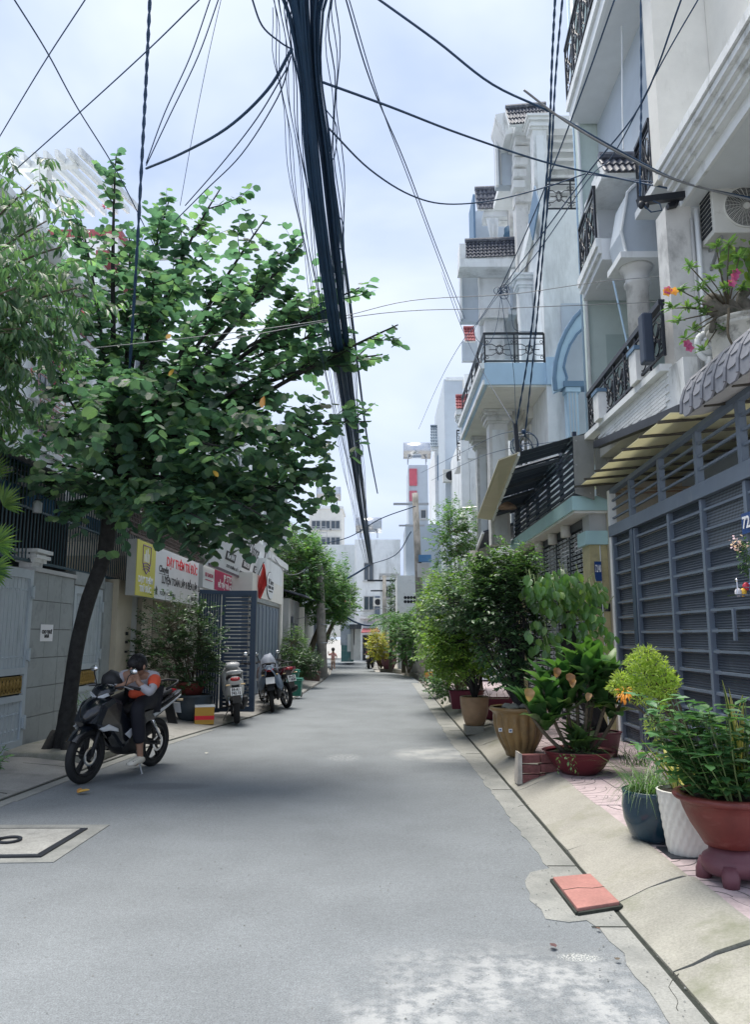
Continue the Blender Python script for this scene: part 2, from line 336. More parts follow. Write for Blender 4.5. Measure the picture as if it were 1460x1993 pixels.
def asphalt():
    n,l,b=n_,l_,b_; b.inputs['Roughness'].default_value=.85; b.inputs['Specular IOR Level'].default_value=.3
    geo=n.new('ShaderNodeNewGeometry')
    def nz(s,d=4,r=.6,v=None): 
        t=n.new('ShaderNodeTexNoise'); t.inputs['Scale'].default_value=s; t.inputs['Detail'].default_value=d; t.inputs['Roughness'].default_value=r; l.new(v or geo.outputs['Position'],t.inputs['Vector']); return t.outputs['Fac']
    def mr(x,a,b_,c,d):
        t=n.new('ShaderNodeMapRange'); t.inputs[1].default_value=a; t.inputs[2].default_value=b_; t.inputs[3].default_value=c; t.inputs[4].default_value=d; l.new(x,t.inputs[0]); return t.outputs[0]
    def mul(a,b_,op='MULTIPLY'):
        t=n.new('ShaderNodeMath'); t.operation=op; l.new(a,t.inputs[0])
        if isinstance(b_,(int,float)): t.inputs[1].default_value=b_
        else: l.new(b_,t.inputs[1])
        return t.outputs[0]
    def mix(f,a,b_):
        t=n.new('ShaderNodeMix'); t.data_type='RGBA'; l.new(f,t.inputs[0])
        for s,x in ((6,a),(7,b_)):
            if isinstance(x,tuple): t.inputs[s].default_value=(*x,1)
            else: l.new(x,t.inputs[s])
        return t.outputs[2]
    val=mul(mul(mr(nz(.9,7,.66),.3,.7,.86,1.14),mr(nz(120,3,.7),.3,.7,.62,1.38)),mr(nz(34,4,.7),.3,.7,.86,1.14))
    cc=n.new('ShaderNodeCombineColor'); 
    l.new(mul(val,.178),cc.inputs[0]); l.new(mul(val,.195),cc.inputs[1]); l.new(mul(val,.208),cc.inputs[2])
    col=cc.outputs[0]
    # worn pale cement spill near the lower right and an old patch by the kerb: shapes of their own
    sp=n.new('ShaderNodeSeparateXYZ'); l.new(geo.outputs['Position'],sp.inputs[0])
    def spot(x0,y0,rx,ry):
        a=mul(mul(sp.outputs[0],-x0,'ADD'),1/rx); c=mul(mul(sp.outputs[1],-y0,'ADD'),1/ry)
        s=mul(mul(a,a),mul(c,c),'ADD'); return mr(s,.35,1.1,1,0)
    rough=mr(nz(9,8,.72),.42,.56,0,1); rough2=mr(nz(2.2,6,.65),.35,.55,.0,1)
    k1=mul(mul(spot(.6,3.6,1.0,.8),rough2),mul(rough,.65)); col=mix(k1,col,(.42,.43,.43))
    k2=mul(spot(.85,10.9,.75,.75),mr(nz(3,6),.35,.6,.1,.75)); col=mix(k2,col,(.37,.38,.375))
    k3=mul(spot(-2.4,8.6,.6,.22),.55); col=mix(k3,col,(.10,.11,.12))
    k4=mul(spot(1.0,4.17,.12,.06),mr(nz(90,4,.8),.5,.56,0,.7)); col=mix(k4,col,(.66,.67,.62))
    k5=mul(mr(nz(3.5,8,.78),.6,.7,0,.4),1.0); col=mix(k5,col,(.13,.14,.15))
    k6=mul(spot(-.5,10.6,.25,.35),mr(nz(30,4,.8),.5,.58,0,.6)); col=mix(k6,col,(.5,.52,.52))
    vo=n.new('ShaderNodeTexVoronoi'); vo.inputs['Scale'].default_value=13; vo.inputs['Randomness'].default_value=1; l.new(geo.outputs['Position'],vo.inputs['Vector'])
    k7=mr(vo.outputs['Distance'],.035,.05,.5,0); col=mix(k7,col,(.06,.065,.07))
    l.new(col,b.inputs['Base Color'])
    bp=n.new('ShaderNodeBump'); bp.inputs['Strength'].default_value=.55; bp.inputs['Distance'].default_value=.006; l.new(nz(150,3,.7),bp.inputs['Height']); l.new(bp.outputs[0],b.inputs['Normal'])
asphalt()
m_conc=M('gutter_concrete',(.265,.27,.255),.85,var=.13,vs=2.5,dirt=(.16,.17,.165),ds=2.2,dpos=(.48,.75),bump=.5,bs=90,fine=.14)
m_ramp=M('kerb_ramp_cement',(.31,.30,.265),.85,var=.14,vs=1.6,dirt=(.22,.22,.16),ds=1.3,dpos=(.52,.72),bump=.5,bs=70,fine=.12)
m_rampd=M('mossy_kerb_cement',(.29,.285,.25),.85,var=.16,vs=2.2,dirt=(.16,.17,.115),ds=1.9,dpos=(.52,.72),bump=.5,bs=70,fine=.12)
m_lside=M('left_walk_cement',(.30,.295,.28),.85,var=.14,vs=2,dirt=(.17,.17,.155),ds=1.8,dpos=(.5,.72),bump=.5,bs=70,fine=.12)
m_gap=M('wet_gutter_gap',(.025,.03,.025),.9,var=.4,vs=20)
m_ptile=M('pink_pavement_tile',(.45,.37,.385),.75,var=.12,vs=4,dirt=(.23,.2,.2),ds=3,dpos=(.5,.75),bump=.3,fine=.1)
m_joint=M('pavement_joint_mortar',(.15,.14,.14),.9)
m_red=M('red_cement_lid',(.36,.17,.15),.75,var=.14,vs=5,dirt=(.33,.16,.14),ds=6,dpos=(.5,.8),bump=.3,fine=.1)
m_metal=M('galvanised_steel',(.42,.43,.44),.35,metal=.8,var=.15)
m_chrome=M('chrome',(.75,.76,.78),.15,metal=1,var=.03)
m_rub=M('rubber',(.015,.016,.018),.75,var=.2)
m_bark=M('dark_wet_bark',(.03,.03,.03),.9,var=.4,vs=14,bump=1,bs=40)
m_stem=M('brown_stem',(.10,.085,.06),.9,var=.3,vs=30)
m_gstem=M('green_stem',(.12,.17,.06),.7,var=.3,vs=30)
m_soil=M('potting_soil',(.04,.032,.025),.95,var=.4,vs=40,bump=1,bs=60)
m_cable=M('flare_tinted_cable_sheath',(.02,.055,.115),.5,var=.2)  # black sheath with the blue veil of lens flare mixed into its colour
m_cableg=M('grey_cable_sheath',(.2,.21,.22),.5,var=.2)
m_glass,gn,gl,gb=newmat('window_glass'); gb.inputs['Base Color'].default_value=(.05,.07,.09,1); gb.inputs['Roughness'].default_value=.08; gb.inputs['Specular IOR Level'].default_value=.8
def flat(name,c,r=.6,metal=0): return M(name,c,r,metal,var=.03)
m_txred=flat('red_lettering',(.75,.03,.05)); m_txblk=flat('black_lettering',(.02,.02,.025)); m_txwht=flat('white_lettering',(.85,.86,.88))
# ---------------- ground, road, gutters ----------------
def sheet(name,pts,z,mat,**k):
    g=G(); g.poly([(x,y,z) for x,y in pts]); o=g.build(name,mat,**k); return o
def struct(o,label=None):
    o['kind']='structure'
    if label: o['label']=label
    return o
o=struct(sheet('ground',[(-300,-60),(300,-60),(300,400),(-300,400)],-.06,m_lside)); 
road=[(-3.9,-12),(1.35,-12),(1.35,27),(1.25,31),(.6,34.2),(-.25,35.5),(-.7,44),(-1.2,52),(-6,56),(-8,56),(-8,50),(-3.4,44),(-2.5,39),(-2.15,33),(-2.1,28),(-2.2,22),(-2.35,17.5),(-2.7,15.2),(-3.3,12.4),(-3.62,9.6),(-3.75,7.8),(-3.9,4)]
g=G(); g.ext([(x,y,-.05) for x,y in road],(0,0,.05)); struct(g.build('road',m_asph))
random.seed(3)
# right concrete gutter with ragged inner edge
inner=[(1.22,-12),(1.2,3.2),(1.21,3.54),(1.23,4.21),(1.21,4.53),(1.17,4.67),(1.06,4.64),(.95,4.69),(.91,5.0),(.95,5.38),(1.02,5.56),(1.17,5.66),(1.16,6.05),(1.14,7.17),(1.14,8.36),(1.14,9.45),(1.06,11.69),(1.08,15),(1.08,18.8),(1.05,27)]
pts=[]
for i in range(len(inner)-1):
    a=V((*inner[i],0));b=V((*inner[i+1],0)); nseg=max(1,int((b-a).length/.12)) if a.y>-1 and a.y<14 else 1
    for k in range(nseg): p=a+(b-a)*k/nseg; pts.append((p.x+(U(-.018,.018) if nseg>1 else 0),p.y))
pts.append((1.05,27)); pts+= [(1.37,27),(1.37,-12)]
g=G(); g.ext([(x,y,.0) for x,y in pts],(0,0,.005)); gut=struct(g.build('gutter_strip',m_conc))
gap=G()
for y in (2.6,4.56,5.7,8.4,10.9,13.5): gap.box((1.17,y,.0055),(1.37,y+.012,.0075))
gap.build('joint',m_gap,gut)
g=G(); g.box((1.372,-12,-.03),(1.404,27,-.004)); struct(g.build('drain_gap',m_gap))
# right sloping kerb ramp, cast in slabs
rp=struct(G().box((1.405,-12,-.06),(1.85,27,-.025)).build('kerb_ramp',m_ramp)) ; rnd_=random.Random(5)
ys=[-12,-4,.2,2.3,4.0,4.95,6.1,8.35,10.2,11.6,13.2,15.4,17.6,20,22.5,25,27]
for i in range(len(ys)-1):
    y0,y1=ys[i]+.006,ys[i+1]-.006; n=max(2,int((y1-y0)/.35)); g=G(); lift=rnd_.uniform(-.012,.012); w=1.83+rnd_.uniform(-.03,.03)
    vs=[];fs=[]
    for j in range(n+1):
        y=y0+(y1-y0)*j/n
        for (x,z) in ((1.405,-.03),(1.407,.004),(1.5,.035+lift*.3),(1.62,.085+lift*.7),(w-.05,.135+lift),(w+.03,.153+lift),(w+.07,.158)):
            vs.append((x+noise.noise((x*3,y*2,0))*.012,y,z+noise.noise((x*4,y*1.5,5))*.010))
    for j in range(n):
        for k in range(6): fs.append((j*7+k,j*7+k+1,(j+1)*7+k+1,(j+1)*7+k))
    fs.append(tuple(range(7))[::-1]); g.add(vs,fs); g.build('ramp_slab',m_rampd if i in (3,4) else m_ramp,rp,smooth=False)
# right pavement: bed plus individual tiles as far as they read
pv=struct(G().box((1.85,-12,-.05),(3.9,27,.143)).build('pavement',m_joint)); pm=None
tm=G().box((-.192,-.192,0),(.192,.192,.02))
# fan pattern grooves cut into each tile
gr=G()
for k in range(1,4):
    pts=[(-.19+.1*k*math.cos(a),-.19+.1*k*math.sin(a)) for a in [i*PI/2/6 for i in range(7)]]
    for a,b in zip(pts[:-1],pts[1:]): gr.bar((*a,.0205),(*b,.0205),.006,.002)
tme=tm.mesh('tile',m_ptile); gme=gr.mesh('groove',m_joint)
for i in range(4):
    for j in range(26):
        x=2.065+.395*i; y=3.2+.395*j
        if x>3.3: continue
        piece('tile',tme,pv,(x,y,.136+rnd_.uniform(-.002,.002)),(0,0,rnd_.choice((0,1,2,3))*PI/2))
gg=G()
for i in range(4):
    for j in range(26):
        x=2.065+.395*i; y=3.2+.395*j
        if x>3.3: continue
        q=G(); q.merge(gr); q.xf(Matrix.Translation((x,y,.1365))@Matrix.Rotation(rnd_.choice((0,1,2,3))*PI/2,4,'Z')); gg.merge(q)
gg.build('groove_pattern',m_joint,pv,kind='stuff')

g=G(); g.poly([(1.97,13.5,.15),(3.7,13.5,.15),(3.7,27,.15),(1.97,27,.15)]); g.build('far_paving',m_ptile,pv)
g=G(); g.ext([(x,y,-.05) for x,y in [(1.426,27.02),(3.9,27.02),(6,44),(-.2,44),(-.05,36.3),(.85,34.9),(1.42,31.2)]],(0,0,.16)); struct(g.build('pavement_bend',m_ramp))
# left walk: sloping cement apron between drain gap and house fronts
lw=[(-3.98,2),(-3.85,5),(-3.78,7.8),(-3.66,9.3),(-3.42,11.6),(-3.05,13.6),(-2.6,15.9),(-2.42,17.5),(-2.26,22),(-2.18,28),(-2.22,33),(-2.6,39),(-3.5,44)]
g=G();vs=[];fs=[]
for j,(x,y) in enumerate(lw):
    for (dx,z) in ((.0,-.03),(-.01,.012),(-.35,.05),(-.9,.09),(-4.2,.11)): vs.append((x+dx,y,z))
for j in range(len(lw)-1):
    for k in range(4): fs.append((j*5+k,(j+1)*5+k,(j+1)*5+k+1,j*5+k+1))
g.add(vs,fs); lwo=struct(g.build('left_pavement',m_lside))
jg=G()
for y,x in ((5.2,-3.9),(6.6,-3.85),(8.1,-3.8),(9.6,-3.68),(11.1,-3.5),(12.6,-3.3)): jg.bar((x-.02,y,.02),(x-.36,y+.02,.055),.012,.004); jg.bar((x-.36,y+.02,.055),(x-.95,y+.05,.094),.012,.004); jg.bar((x-.95,y+.05,.094),(x-2.2,y+.05,.104),.012,.004)
jg.build('joint',m_gap,lwo)
g=G()
for a,b in zip([(x,y) for x,y in lw][:7],[(x,y) for x,y in lw][1:8]): g.bar((a[0]+.022,a[1],.0035),(b[0]+.022,b[1],.0035),.04,.006)
struct(g.build('drain_gap',m_gap))
g=G()
for a,b in zip(lw[:5],lw[1:6]): g.ext([(a[0]+.045,a[1],0),(a[0]+.2,a[1],0),(b[0]+.17,b[1],0),(b[0]+.045,b[1],0)],(0,0,.005))
struct(g.build('gutter_strip',m_conc))
# manhole lids
t=thing('manhole_cover','cracked red cement lid set in the gutter beside the right kerb','manhole cover',(1.2,5.0,0))
P=[pZ(*a,.01) for a in ((1077,1716),(1150,1709),(1207,1765),(1125,1778))]
g=G(); g.ext([(p.x,p.y,.005) for p in P],(0,0,.035)); g.build('slab',m_red,t,bevel=.004)
g=G(); c=sum(P,V((0,0,0)))/4
for a,b in zip(P,P[1:]+P[:1]):
    a2=c+(a-c)*1.05; b2=c+(b-c)*1.05; g.bar((a2.x,a2.y,.012),(b2.x,b2.y,.012),.02,.02)
g.build('frame',m_gap,t)
g=G(); q=[P[0]*.55+P[3]*.45,None,None,P[1]*.5+P[2]*.5]; q[1]=q[0]*.66+q[3]*.34+V((.01,.02,0)); q[2]=q[0]*.3+q[3]*.7+V((0,-.012,0))
for a,b in zip(q[:-1],q[1:]): g.bar((a.x,a.y,.0405),(b.x,b.y,.0405),.006,.002)
g.build('crack',m_gap,t)
t=thing('manhole_cover','square pale concrete lid with iron ring at the left road edge','manhole cover',(-2.9,6.2,0))
o4=[pZ(*a,.005) for a in ((-190,1606),(213,1605),(103,1678),(-330,1684))]; i4=[pZ(*a,.01) for a in ((-150,1614),(170,1613),(79,1668),(-270,1674))]
g=G(); g.ext([(p.x,p.y,.0) for p in o4],(0,0,.006)); g.build('surround',m_conc,t)
g=G(); g.ext([(p.x,p.y,.006) for p in i4],(0,0,.012)); g.build('frame',m_black,t)
c=sum(i4,V((0,0,0)))/4; g=G(); g.ext([(c.x+(p.x-c.x)*.93,c.y+(p.y-c.y)*.9,.018) for p in i4],(0,0,.005)); g.build('slab',M('lid_cement',(.33,.33,.31),.85,var=.14,vs=6,dirt=(.2,.2,.19),ds=5,dpos=(.5,.8),bump=.4,bs=70,fine=.15),t)
p=pZ(17,1635,.03); g=G(); g.torus((p.x,p.y,.034),.085,.011,'z'); g.tube([(p.x-.1,p.y,.02),(p.x-.1,p.y,.045),(p.x-.06,p.y,.045)],.01); g.build('ring',m_black,t,smooth=True)
# fallen leaves and bits
m_yl=LEAF('yellow_leaf',[(.5,.28,.04),(.55,.36,.06),(.42,.2,.05)],0)
def litter(px,py,kind,L,mat,label,cat,ang,z=.006,group=None):
    p=pZ(px,py,z); g=G(); put_leaf(g,kind,(0,0,.012),(math.cos(ang),math.sin(ang),.15),(0.1,0,1),L,L*.75); put_leaf(g,kind,(0,0,.012),(math.cos(ang+.9),math.sin(ang+.9),.3),(.4,0,1),L*.7,L*.5)
    g.xf(Matrix.Translation(p)); o=g.build('fallen_leaf',mat); tag(o,label,cat,group)
litter(150,1546,'heart',.12,m_yl,'crumpled yellow fallen leaf on the asphalt in front of the parked motorbike','leaf',.4)
litter(400,1468,'oval',.05,M('pale_litter',(.6,.58,.5)),'small pale scrap lying on the road right of the rider','litter',1)
litter(1083,1848,'oval',.05,M('brown_litter',(.10,.05,.05)),'curled brown dead leaf near the white powder spill','leaf',2)
litter(1170,1812,'oval',.03,M('brown_litter2',(.12,.07,.05)),'tiny brown leaf on the gutter below the red lid','leaf',2.6)
litter(1200,1873,'oval',.03,M('brown_litter3',(.10,.08,.06)),'tiny dark leaf by the drain gap at lower right','leaf',.6)

rc=random.Random(31)
ck_=G()
for (x,y,a,L) in ((1.28,3.6,1.9,.5),(1.3,7.6,1.3,.5)):
    p=V((x,y,.0062 if x>1.15 else .0012)); 
    while L>0:
        s_=rc.uniform(.03,.07); a+=rc.uniform(-.55,.55); q=p+V((math.cos(a)*s_,math.sin(a)*s_,0)); ck_.bar(p,q,rc.uniform(.0015,.004),.0016); p=q; L-=s_
ck_.build('cracks',m_gap,[o for o in bpy.data.objects if o.name=='road'][0],kind='stuff')
gt_=G()
for k in range(900):
    x=rc.uniform(-3.3,1.3); y=2.6+9*rc.random()**1.6
    if rc.random()<.45: x=rc.uniform(.9,1.45)
    r=rc.uniform(.002,.007); z=.006 if x>.9 else .001; gt_.add([(x-r,y,z),(x,y-r,z),(x+r,y,z),(x,y+r,z),(x,y,z+r)],[(0,1,4),(1,2,4),(2,3,4),(3,0,4)])
gt_.build('grit',m_conc,[o for o in bpy.data.objects if o.name=='road'][0],kind='stuff')
# ---------------- building tools ----------------
def fbox(a,b,c,d,Y,dep,name,mat,parent,**k):
    ym=(b+d)/2; x0=pY(a,ym,Y).x; x1=pY(c,ym,Y).x; xm=(a+c)/2; z1=pY(xm,b,Y).z; z0=pY(xm,d,Y).z
    return G().box((x0,Y,z0),(x1,Y+dep,z1)).build(name,mat,parent,**k)
def B(name,a,b,mat,parent,**k): return G().box(a,b).build(name,mat,parent,**k)
_tc={}
def tile_roof(parent,eL,eR,rL,cols,rows,mat,base=None,name='tile'):
    """pan tiles laid one by one on a sloping bed; eL,eR eave ends, rL ridge above eL"""
    eL=V(eL);eR=V(eR);rL=V(rL); a=eR-eL; u=rL-eL; n=a.cross(u).normalized(); w=a.length/cols; l=u.length/rows
    if n.z<0: n=-n
    bed=G(); bed.ext([eL,eR,eR+u,rL],-n*.06); bo=bed.build('roof',base or m_white,parent)
    key=(round(w,3),round(l,3),mat.name)
    if key not in _tc:
        g=G();vs=[];K=6
        for yy,lift in ((-.06*l,.03),(l*1.05,.004)):
            for k in range(K+1): t=k/K; vs.append((w*t,yy,lift+w*.17*math.sin(2*PI*t)+w*.17))
        vs+= [(w*k/K,-.06*l,w*.17*math.sin(2*PI*k/K)+w*.17+.03-.02) for k in range(K+1)]
        fs=[(k,k+1,K+2+k,K+1+k) for k in range(K)]+[(2*(K+1)+k,2*(K+1)+k+1,k+1,k) for k in range(K)]
        g.add(vs,fs); _tc[key]=g.mesh('tile',mat)
    me=_tc[key]; m=Matrix((a.normalized(),u.normalized(),n)).transposed()
    if m.determinant()<0: m=Matrix((a.normalized(),u.normalized(),-n)).transposed()
    for i in range(cols):
        for j in range(rows): piece(name,me,bo,eL+a*(i/cols)+u*(j/rows)+n*.005,m)
    g=G()
    for i in range(cols): # ridge caps
        p=rL+a*(i/cols)+n*.05; g.tube([p,p+a/cols*.98],.06,8)
    g.build('ridge_cap',mat,bo); return bo
def spiral(c,r0,turns,start,dirn=1,n=14):
    return [(c[0]+r0*(1-i/n*.8)*math.cos(start+dirn*turns*2*PI*i/n),0,c[1]+r0*(1-i/n*.8)*math.sin(start+dirn*turns*2*PI*i/n)) for i in range(n+1)]
_sc={}
def scroll_mesh(w,h,mat,style=0):
    key=(round(w,2),round(h,2),mat.name,style)
    if key in _sc: return _sc[key]
    g=G(); r=.009
    if style==0:   # leafy scrolls with ovals
        g.tube([(w/2+math.cos(a)*w*.30,0,h/2+math.sin(a)*h*.44) for a in [2*PI*i/16 for i in range(17)]],r,5)
        for sx in (-1,1):
            for sz in (-1,1):
                c=(w/2+sx*w*.30,h/2+sz*h*.22); g.tube(spiral(c,w*.15,1.2,PI/2 if sz>0 else -PI/2,-sx*sz),r,4)
                g.tube(curve((w/2+sx*w*.02,0,h/2),(w/2+sx*w*.16,0,h/2+sz*h*.3),(sx*.05,0,-sz*.03),5),[r*1.6,r*2,r*2.2,r*1.6,r,r*.6],4)
            g.tube(curve((w/2+sx*w*.48,0,h*.04),(w/2+sx*w*.48,0,h*.96),(-sx*w*.2,0,0),6),r,4)
        g.ell((w/2,0,h/2),(.03,.02,.05),6,5)
    else:          # flat bars bowed round a star
        for z in (.25,.75):
            g.tube([(0,0,h*z),(w*.25,0,h*z),(w*.38,0,h*(z+(.1 if z<.5 else -.1))),(w*.62,0,h*(z+(.1 if z<.5 else -.1))),(w*.75,0,h*z),(w,0,h*z)],r,4)
        g.tube([(w*.15,0,h/2),(w*.4,0,h/2),(w*.5,0,h*.72),(w*.6,0,h/2),(w*.85,0,h/2)],r,4); g.tube([(w*.4,0,h/2),(w*.5,0,h*.28),(w*.6,0,h/2)],r,4)
        g.tube([(w/2+math.cos(a)*w*.12,0,h/2+math.sin(a)*h*.22) for a in [2*PI*i/12 for i in range(13)]],r,4)
        for sx in (.08,.92):
            for sz in (.15,.85): g.tube([(w*sx+.03*math.cos(a),0,h*sz+.03*math.sin(a)) for a in [2*PI*i/8 for i in range(9)]],r*.8,4)
    me=g.mesh('scroll_panel',mat,True); _sc[key]=me; return me
def ornate_rail(parent,p,q,h,n,mat=None,style=0,posts=True,thick=.05):
    mat=mat or m_black; p=V(p);q=V(q);d=(q-p); L=d.length; ang=math.atan2(d.y,d.x); tilt=-math.atan2(d.z,math.hypot(d.x,d.y))
    G().bar(p+V((0,0,h)),q+V((0,0,h)),thick,thick*.9).build('top_rail',mat,parent); G().bar(p+V((0,0,.05)),q+V((0,0,.05)),.03,.03).build('bottom_rail',mat,parent)
    G().bar(p+V((0,0,h-.1)),q+V((0,0,h-.1)),.02,.02).build('middle_rail',mat,parent)
    w=L/n; me=scroll_mesh(w,h-.17,mat,style)
    for i in range(n): piece('scroll_panel',me,parent,p+d*(i/n)+V((0,0,.06)),(0,0,ang))
    if posts:
        pm_=G().box((-.015,-.015,0),(.015,.015,h)).mesh('baluster',mat)
        for i in range(n+1): piece('baluster',pm_,parent,p+d*(i/n))
def moulding(g,p,q,out,steps):
    """stack of plain strips: (offset outwards, z0, z1)"""
    p=V(p);q=V(q);o=V(out).normalized()
    for off,z0,z1 in steps:
        g.ext([p+V((0,0,z0)),q+V((0,0,z0)),q+o*off+V((0,0,z0)),p+o*off+V((0,0,z0))],(0,0,z1-z0))
def windowed(parent,X,y0,y1,z0,z1,side,frame=None,panes=2,name='window',mull=True):
    """window in a street-facing wall at X; side=+1 faces +X"""
    fr=frame or m_white; s=side; t=.05; g=G()
    g.box((X,y0,z0),(X+s*.06,y0+t,z1)).box((X,y1-t,z0),(X+s*.06,y1,z1)).box((X,y0+t,z1-t),(X+s*.06,y1-t,z1)).box((X,y0+t,z0),(X+s*.06,y1-t,z0+t))
    for i in range(1,panes): y=y0+(y1-y0)*i/panes; g.box((X,y-.02,z0+t),(X+s*.05,y+.02,z1-t))
    o=g.build(name,fr,parent); w=(y1-y0)/panes
    for i in range(panes): B('pane',(X+s*.005,y0+w*i+.03,z0+.04),(X+s*.02,y0+w*(i+1)-.03,z1-.04),m_glass,o)
    B('sill',(X,y0-.06,z0-.07),(X+s*.12,y1+.06,z0-.002),fr,o); return o
def windowf(parent,Y,x0,x1,z0,z1,frame=None,panes=2,name='window'):
    fr=frame or m_white; t=.05; g=G(); g.box((x0,Y-.06,z0),(x0+t,Y,z1)).box((x1-t,Y-.06,z0),(x1,Y,z1)).box((x0+t,Y-.06,z1-t),(x1-t,Y,z1)).box((x0+t,Y-.06,z0),(x1-t,Y,z0+t))
    for i in range(1,panes): x=x0+(x1-x0)*i/panes; g.box((x-.02,Y-.05,z0+t),(x+.02,Y,z1-t))
    o=g.build(name,fr,parent); w=(x1-x0)/panes
    for i in range(panes): B('pane',(x0+w*i+.03,Y-.02,z0+.04),(x0+w*(i+1)-.03,Y-.005,z1-.04),m_glass,o)
    B('sill',(x0-.06,Y-.12,z0-.07),(x1+.06,Y,z0-.002),fr,o); return o
# =================== RIGHT SIDE ===================
# ---- nearest house: fin wall, cornice slab
t=thing('house','nearest white house at upper right with moulded balcony slab over the air conditioner','house',(4.5,7,0))
FY=8.1
B('wall',(3.26,FY,6.9),(6.5,FY+.28,14),m_cream,t,label='plain cream wall above the moulded slab')
B('pilaster',(3.27,FY,3.98),(3.56,FY+.3,6.47),m_marble,t); B('pilaster',(3.565,FY+.02,3.98),(3.86,FY+.3,6.47),m_whiteold,t)
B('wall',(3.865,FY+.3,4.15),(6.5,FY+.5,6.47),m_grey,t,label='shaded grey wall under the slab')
g=G(); moulding(g,(3.48,3.2,0),(3.48,FY-.002,0),(-1,0,0),[(.04,6.46,6.6),(.12,6.6,6.66),(.17,6.66,6.72),(.22,6.72,6.79),(.27,6.79,6.86),(.3,6.87,6.97)]); g.build('cornice',m_whiteold,t)
B('balcony_slab',(3.482,3.2,6.47),(6.5,FY-.003,6.96),m_soffit,t)
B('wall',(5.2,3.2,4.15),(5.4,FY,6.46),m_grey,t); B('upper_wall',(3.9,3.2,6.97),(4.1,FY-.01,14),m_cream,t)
g=G(); g.tube([(3.60,FY-.05,4.1),(3.60,FY-.05,6.4)],.03,8); g.build('drain_pipe',m_white,t,smooth=True)
g=G(); g.tube([(3.545,FY-.04,4.1),(3.545,FY-.04,6.3)],.018,8); g.build('drain_pipe',m_grey,t,smooth=True)
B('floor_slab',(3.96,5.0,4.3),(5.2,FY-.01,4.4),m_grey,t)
# air conditioner
a0=pY(1385,361,7.75); t=thing('air_conditioner','white outdoor air conditioner unit with round fan grille under the slab','air conditioner',(4.2,7.8,5.6))
m_ac=M('air_conditioner_casing',(.62,.62,.58),.5,var=.04,dirt=(.4,.4,.36),ds=5,dpos=(.6,.8))
ax,az=a0.x,a0.z-.56
B('casing',(ax,7.75,az),(ax+.86,8.08,az+.6),m_ac,t,bevel=.008)
c=(ax+.36,7.745,az+.3); g=G(); g.torus(c,.235,.013,'y',36,6); g.build('grille_rim',m_ac,t,smooth=True)
g=G(); g.lathe([(.232,0),(.232,.01)],(0,0,0),32); g.xf(Matrix.Translation((c[0],7.748,c[2]))@Matrix.Rotation(PI/2,4,'X')); g.build('fan_opening',m_dark,t)
g=G()
for r in [.035+.0155*i for i in range(13)]: g.torus((c[0],7.728,c[2]),r,.0022,'y',30,3)
for i in range(24):
    a=2*PI*i/24; g.tube([(c[0]+math.cos(a+.25*q)*(.03+.2*q),7.725,c[2]+math.sin(a+.25*q)*(.03+.2*q)) for q in (0,.25,.5,.75,1)],.0025,3)
g.build('grille',m_ac,t)
g=G(); g.lathe([(.04,0),(.035,.012)],(0,0,0),16); g.xf(Matrix.Translation((c[0],7.722,c[2]))@Matrix.Rotation(PI/2,4,'X')); g.build('grille_hub',m_ac,t)
lm=G().box((-.008,-.125,-.018),(0,.125,.018)).mesh('louvre',m_dark)
for i in range(9): piece('louvre',lm,t,(ax-.001,7.92,az+.08+i*.055))
g=G(); g.bar((ax+.1,7.8,az-.02),(ax+.1,8.3,az-.02),.03,.03).bar((ax+.1,7.8,az-.03),(ax+.1,8.35,az-.4),.03,.03).bar((ax+.7,7.8,az-.02),(ax+.7,8.3,az-.02),.03,.03).bar((ax+.7,7.8,az-.03),(ax+.7,8.35,az-.4),.03,.03); g.build('bracket',m_metal,t)
# steel bracket arm with insulators
t=thing('cable_bracket','dark steel arm jutting from the white pilaster with cables tied to its end','bracket',(3.2,8,6))
b0=pY(1243,392,7.9); b1=pY(1362,377,8.0); G().bar(b0,b1,.08,.075).build('arm',m_black,t)
g=G(); g.ell(b0+V((.02,-.03,-.06)),(.035,.035,.05),8,6); g.ell(b0+V((.08,-.03,-.07)),(.03,.03,.04),8,6); g.build('insulator',m_black,t,smooth=True)
g=G(); g.bar(pY(1300,402,8.05),pY(1318,398,8.05),.07,.05); g.bar(pY(1318,399,8.0),pY(1325,382,8.0),.02,.02); g.build('clamp',m_black,t)
g=G(); g.tube([b0+V((.05,-.04,-.08)),b0+V((.12,-.05,-.16)),b0+V((.24,-.05,-.14)),b0+V((.22,-.05,-.06)),b0+V((.15,-.04,-.02))],.008,5); g.build('wire_loop',m_cable,t)
# ---- sage green house
t=thing('house','sage green and white house with round marble column and black scrollwork balcony','house',(4.5,10,0))
PY=11.5
Z2=pY(1200,588,PY).z; Z3=pY(1190,245,PY).z
B('party_wall',(3.3,PY,4.7),(7,PY+.25,14),m_sage,t); 
B('recess',(pY(1182,700,PY).x,PY-.004,4.7),(5.2,PY-.001,pY(1190,651,PY).z),M('sage_green_door',(.38,.47,.45),.7,var=.05),t)
g=G(); g.tube([(3.27,PY-.05,4.2),(3.27,PY-.05,13.6)],.028,8); g.build('drain_pipe',m_white,t,smooth=True)
g=G(); g.tube([(3.20,PY-.03,4.4),(3.20,PY-.03,13.6)],.016,8); g.build('drain_pipe',m_blue,t,smooth=True)
bs=G().ext([(3.14,10.1,Z2),(3.22,PY-.06,Z2),(6,PY-.06,Z2),(6,10.1,Z2)],(0,0,.32)).build('balcony_slab',m_soffit,t)
g=G(); moulding(g,(3.14,10.1,0),(3.22,PY-.07,0),(-1,0,0),[(.05,Z2+.1,Z2+.2),(.08,Z2+.2,Z2+.33)]); g.build('cornice',m_white,bs)
ornate_rail(bs,(3.10,10.2,Z2+.33),(3.2,PY-.1,Z2+.33),.85,2)
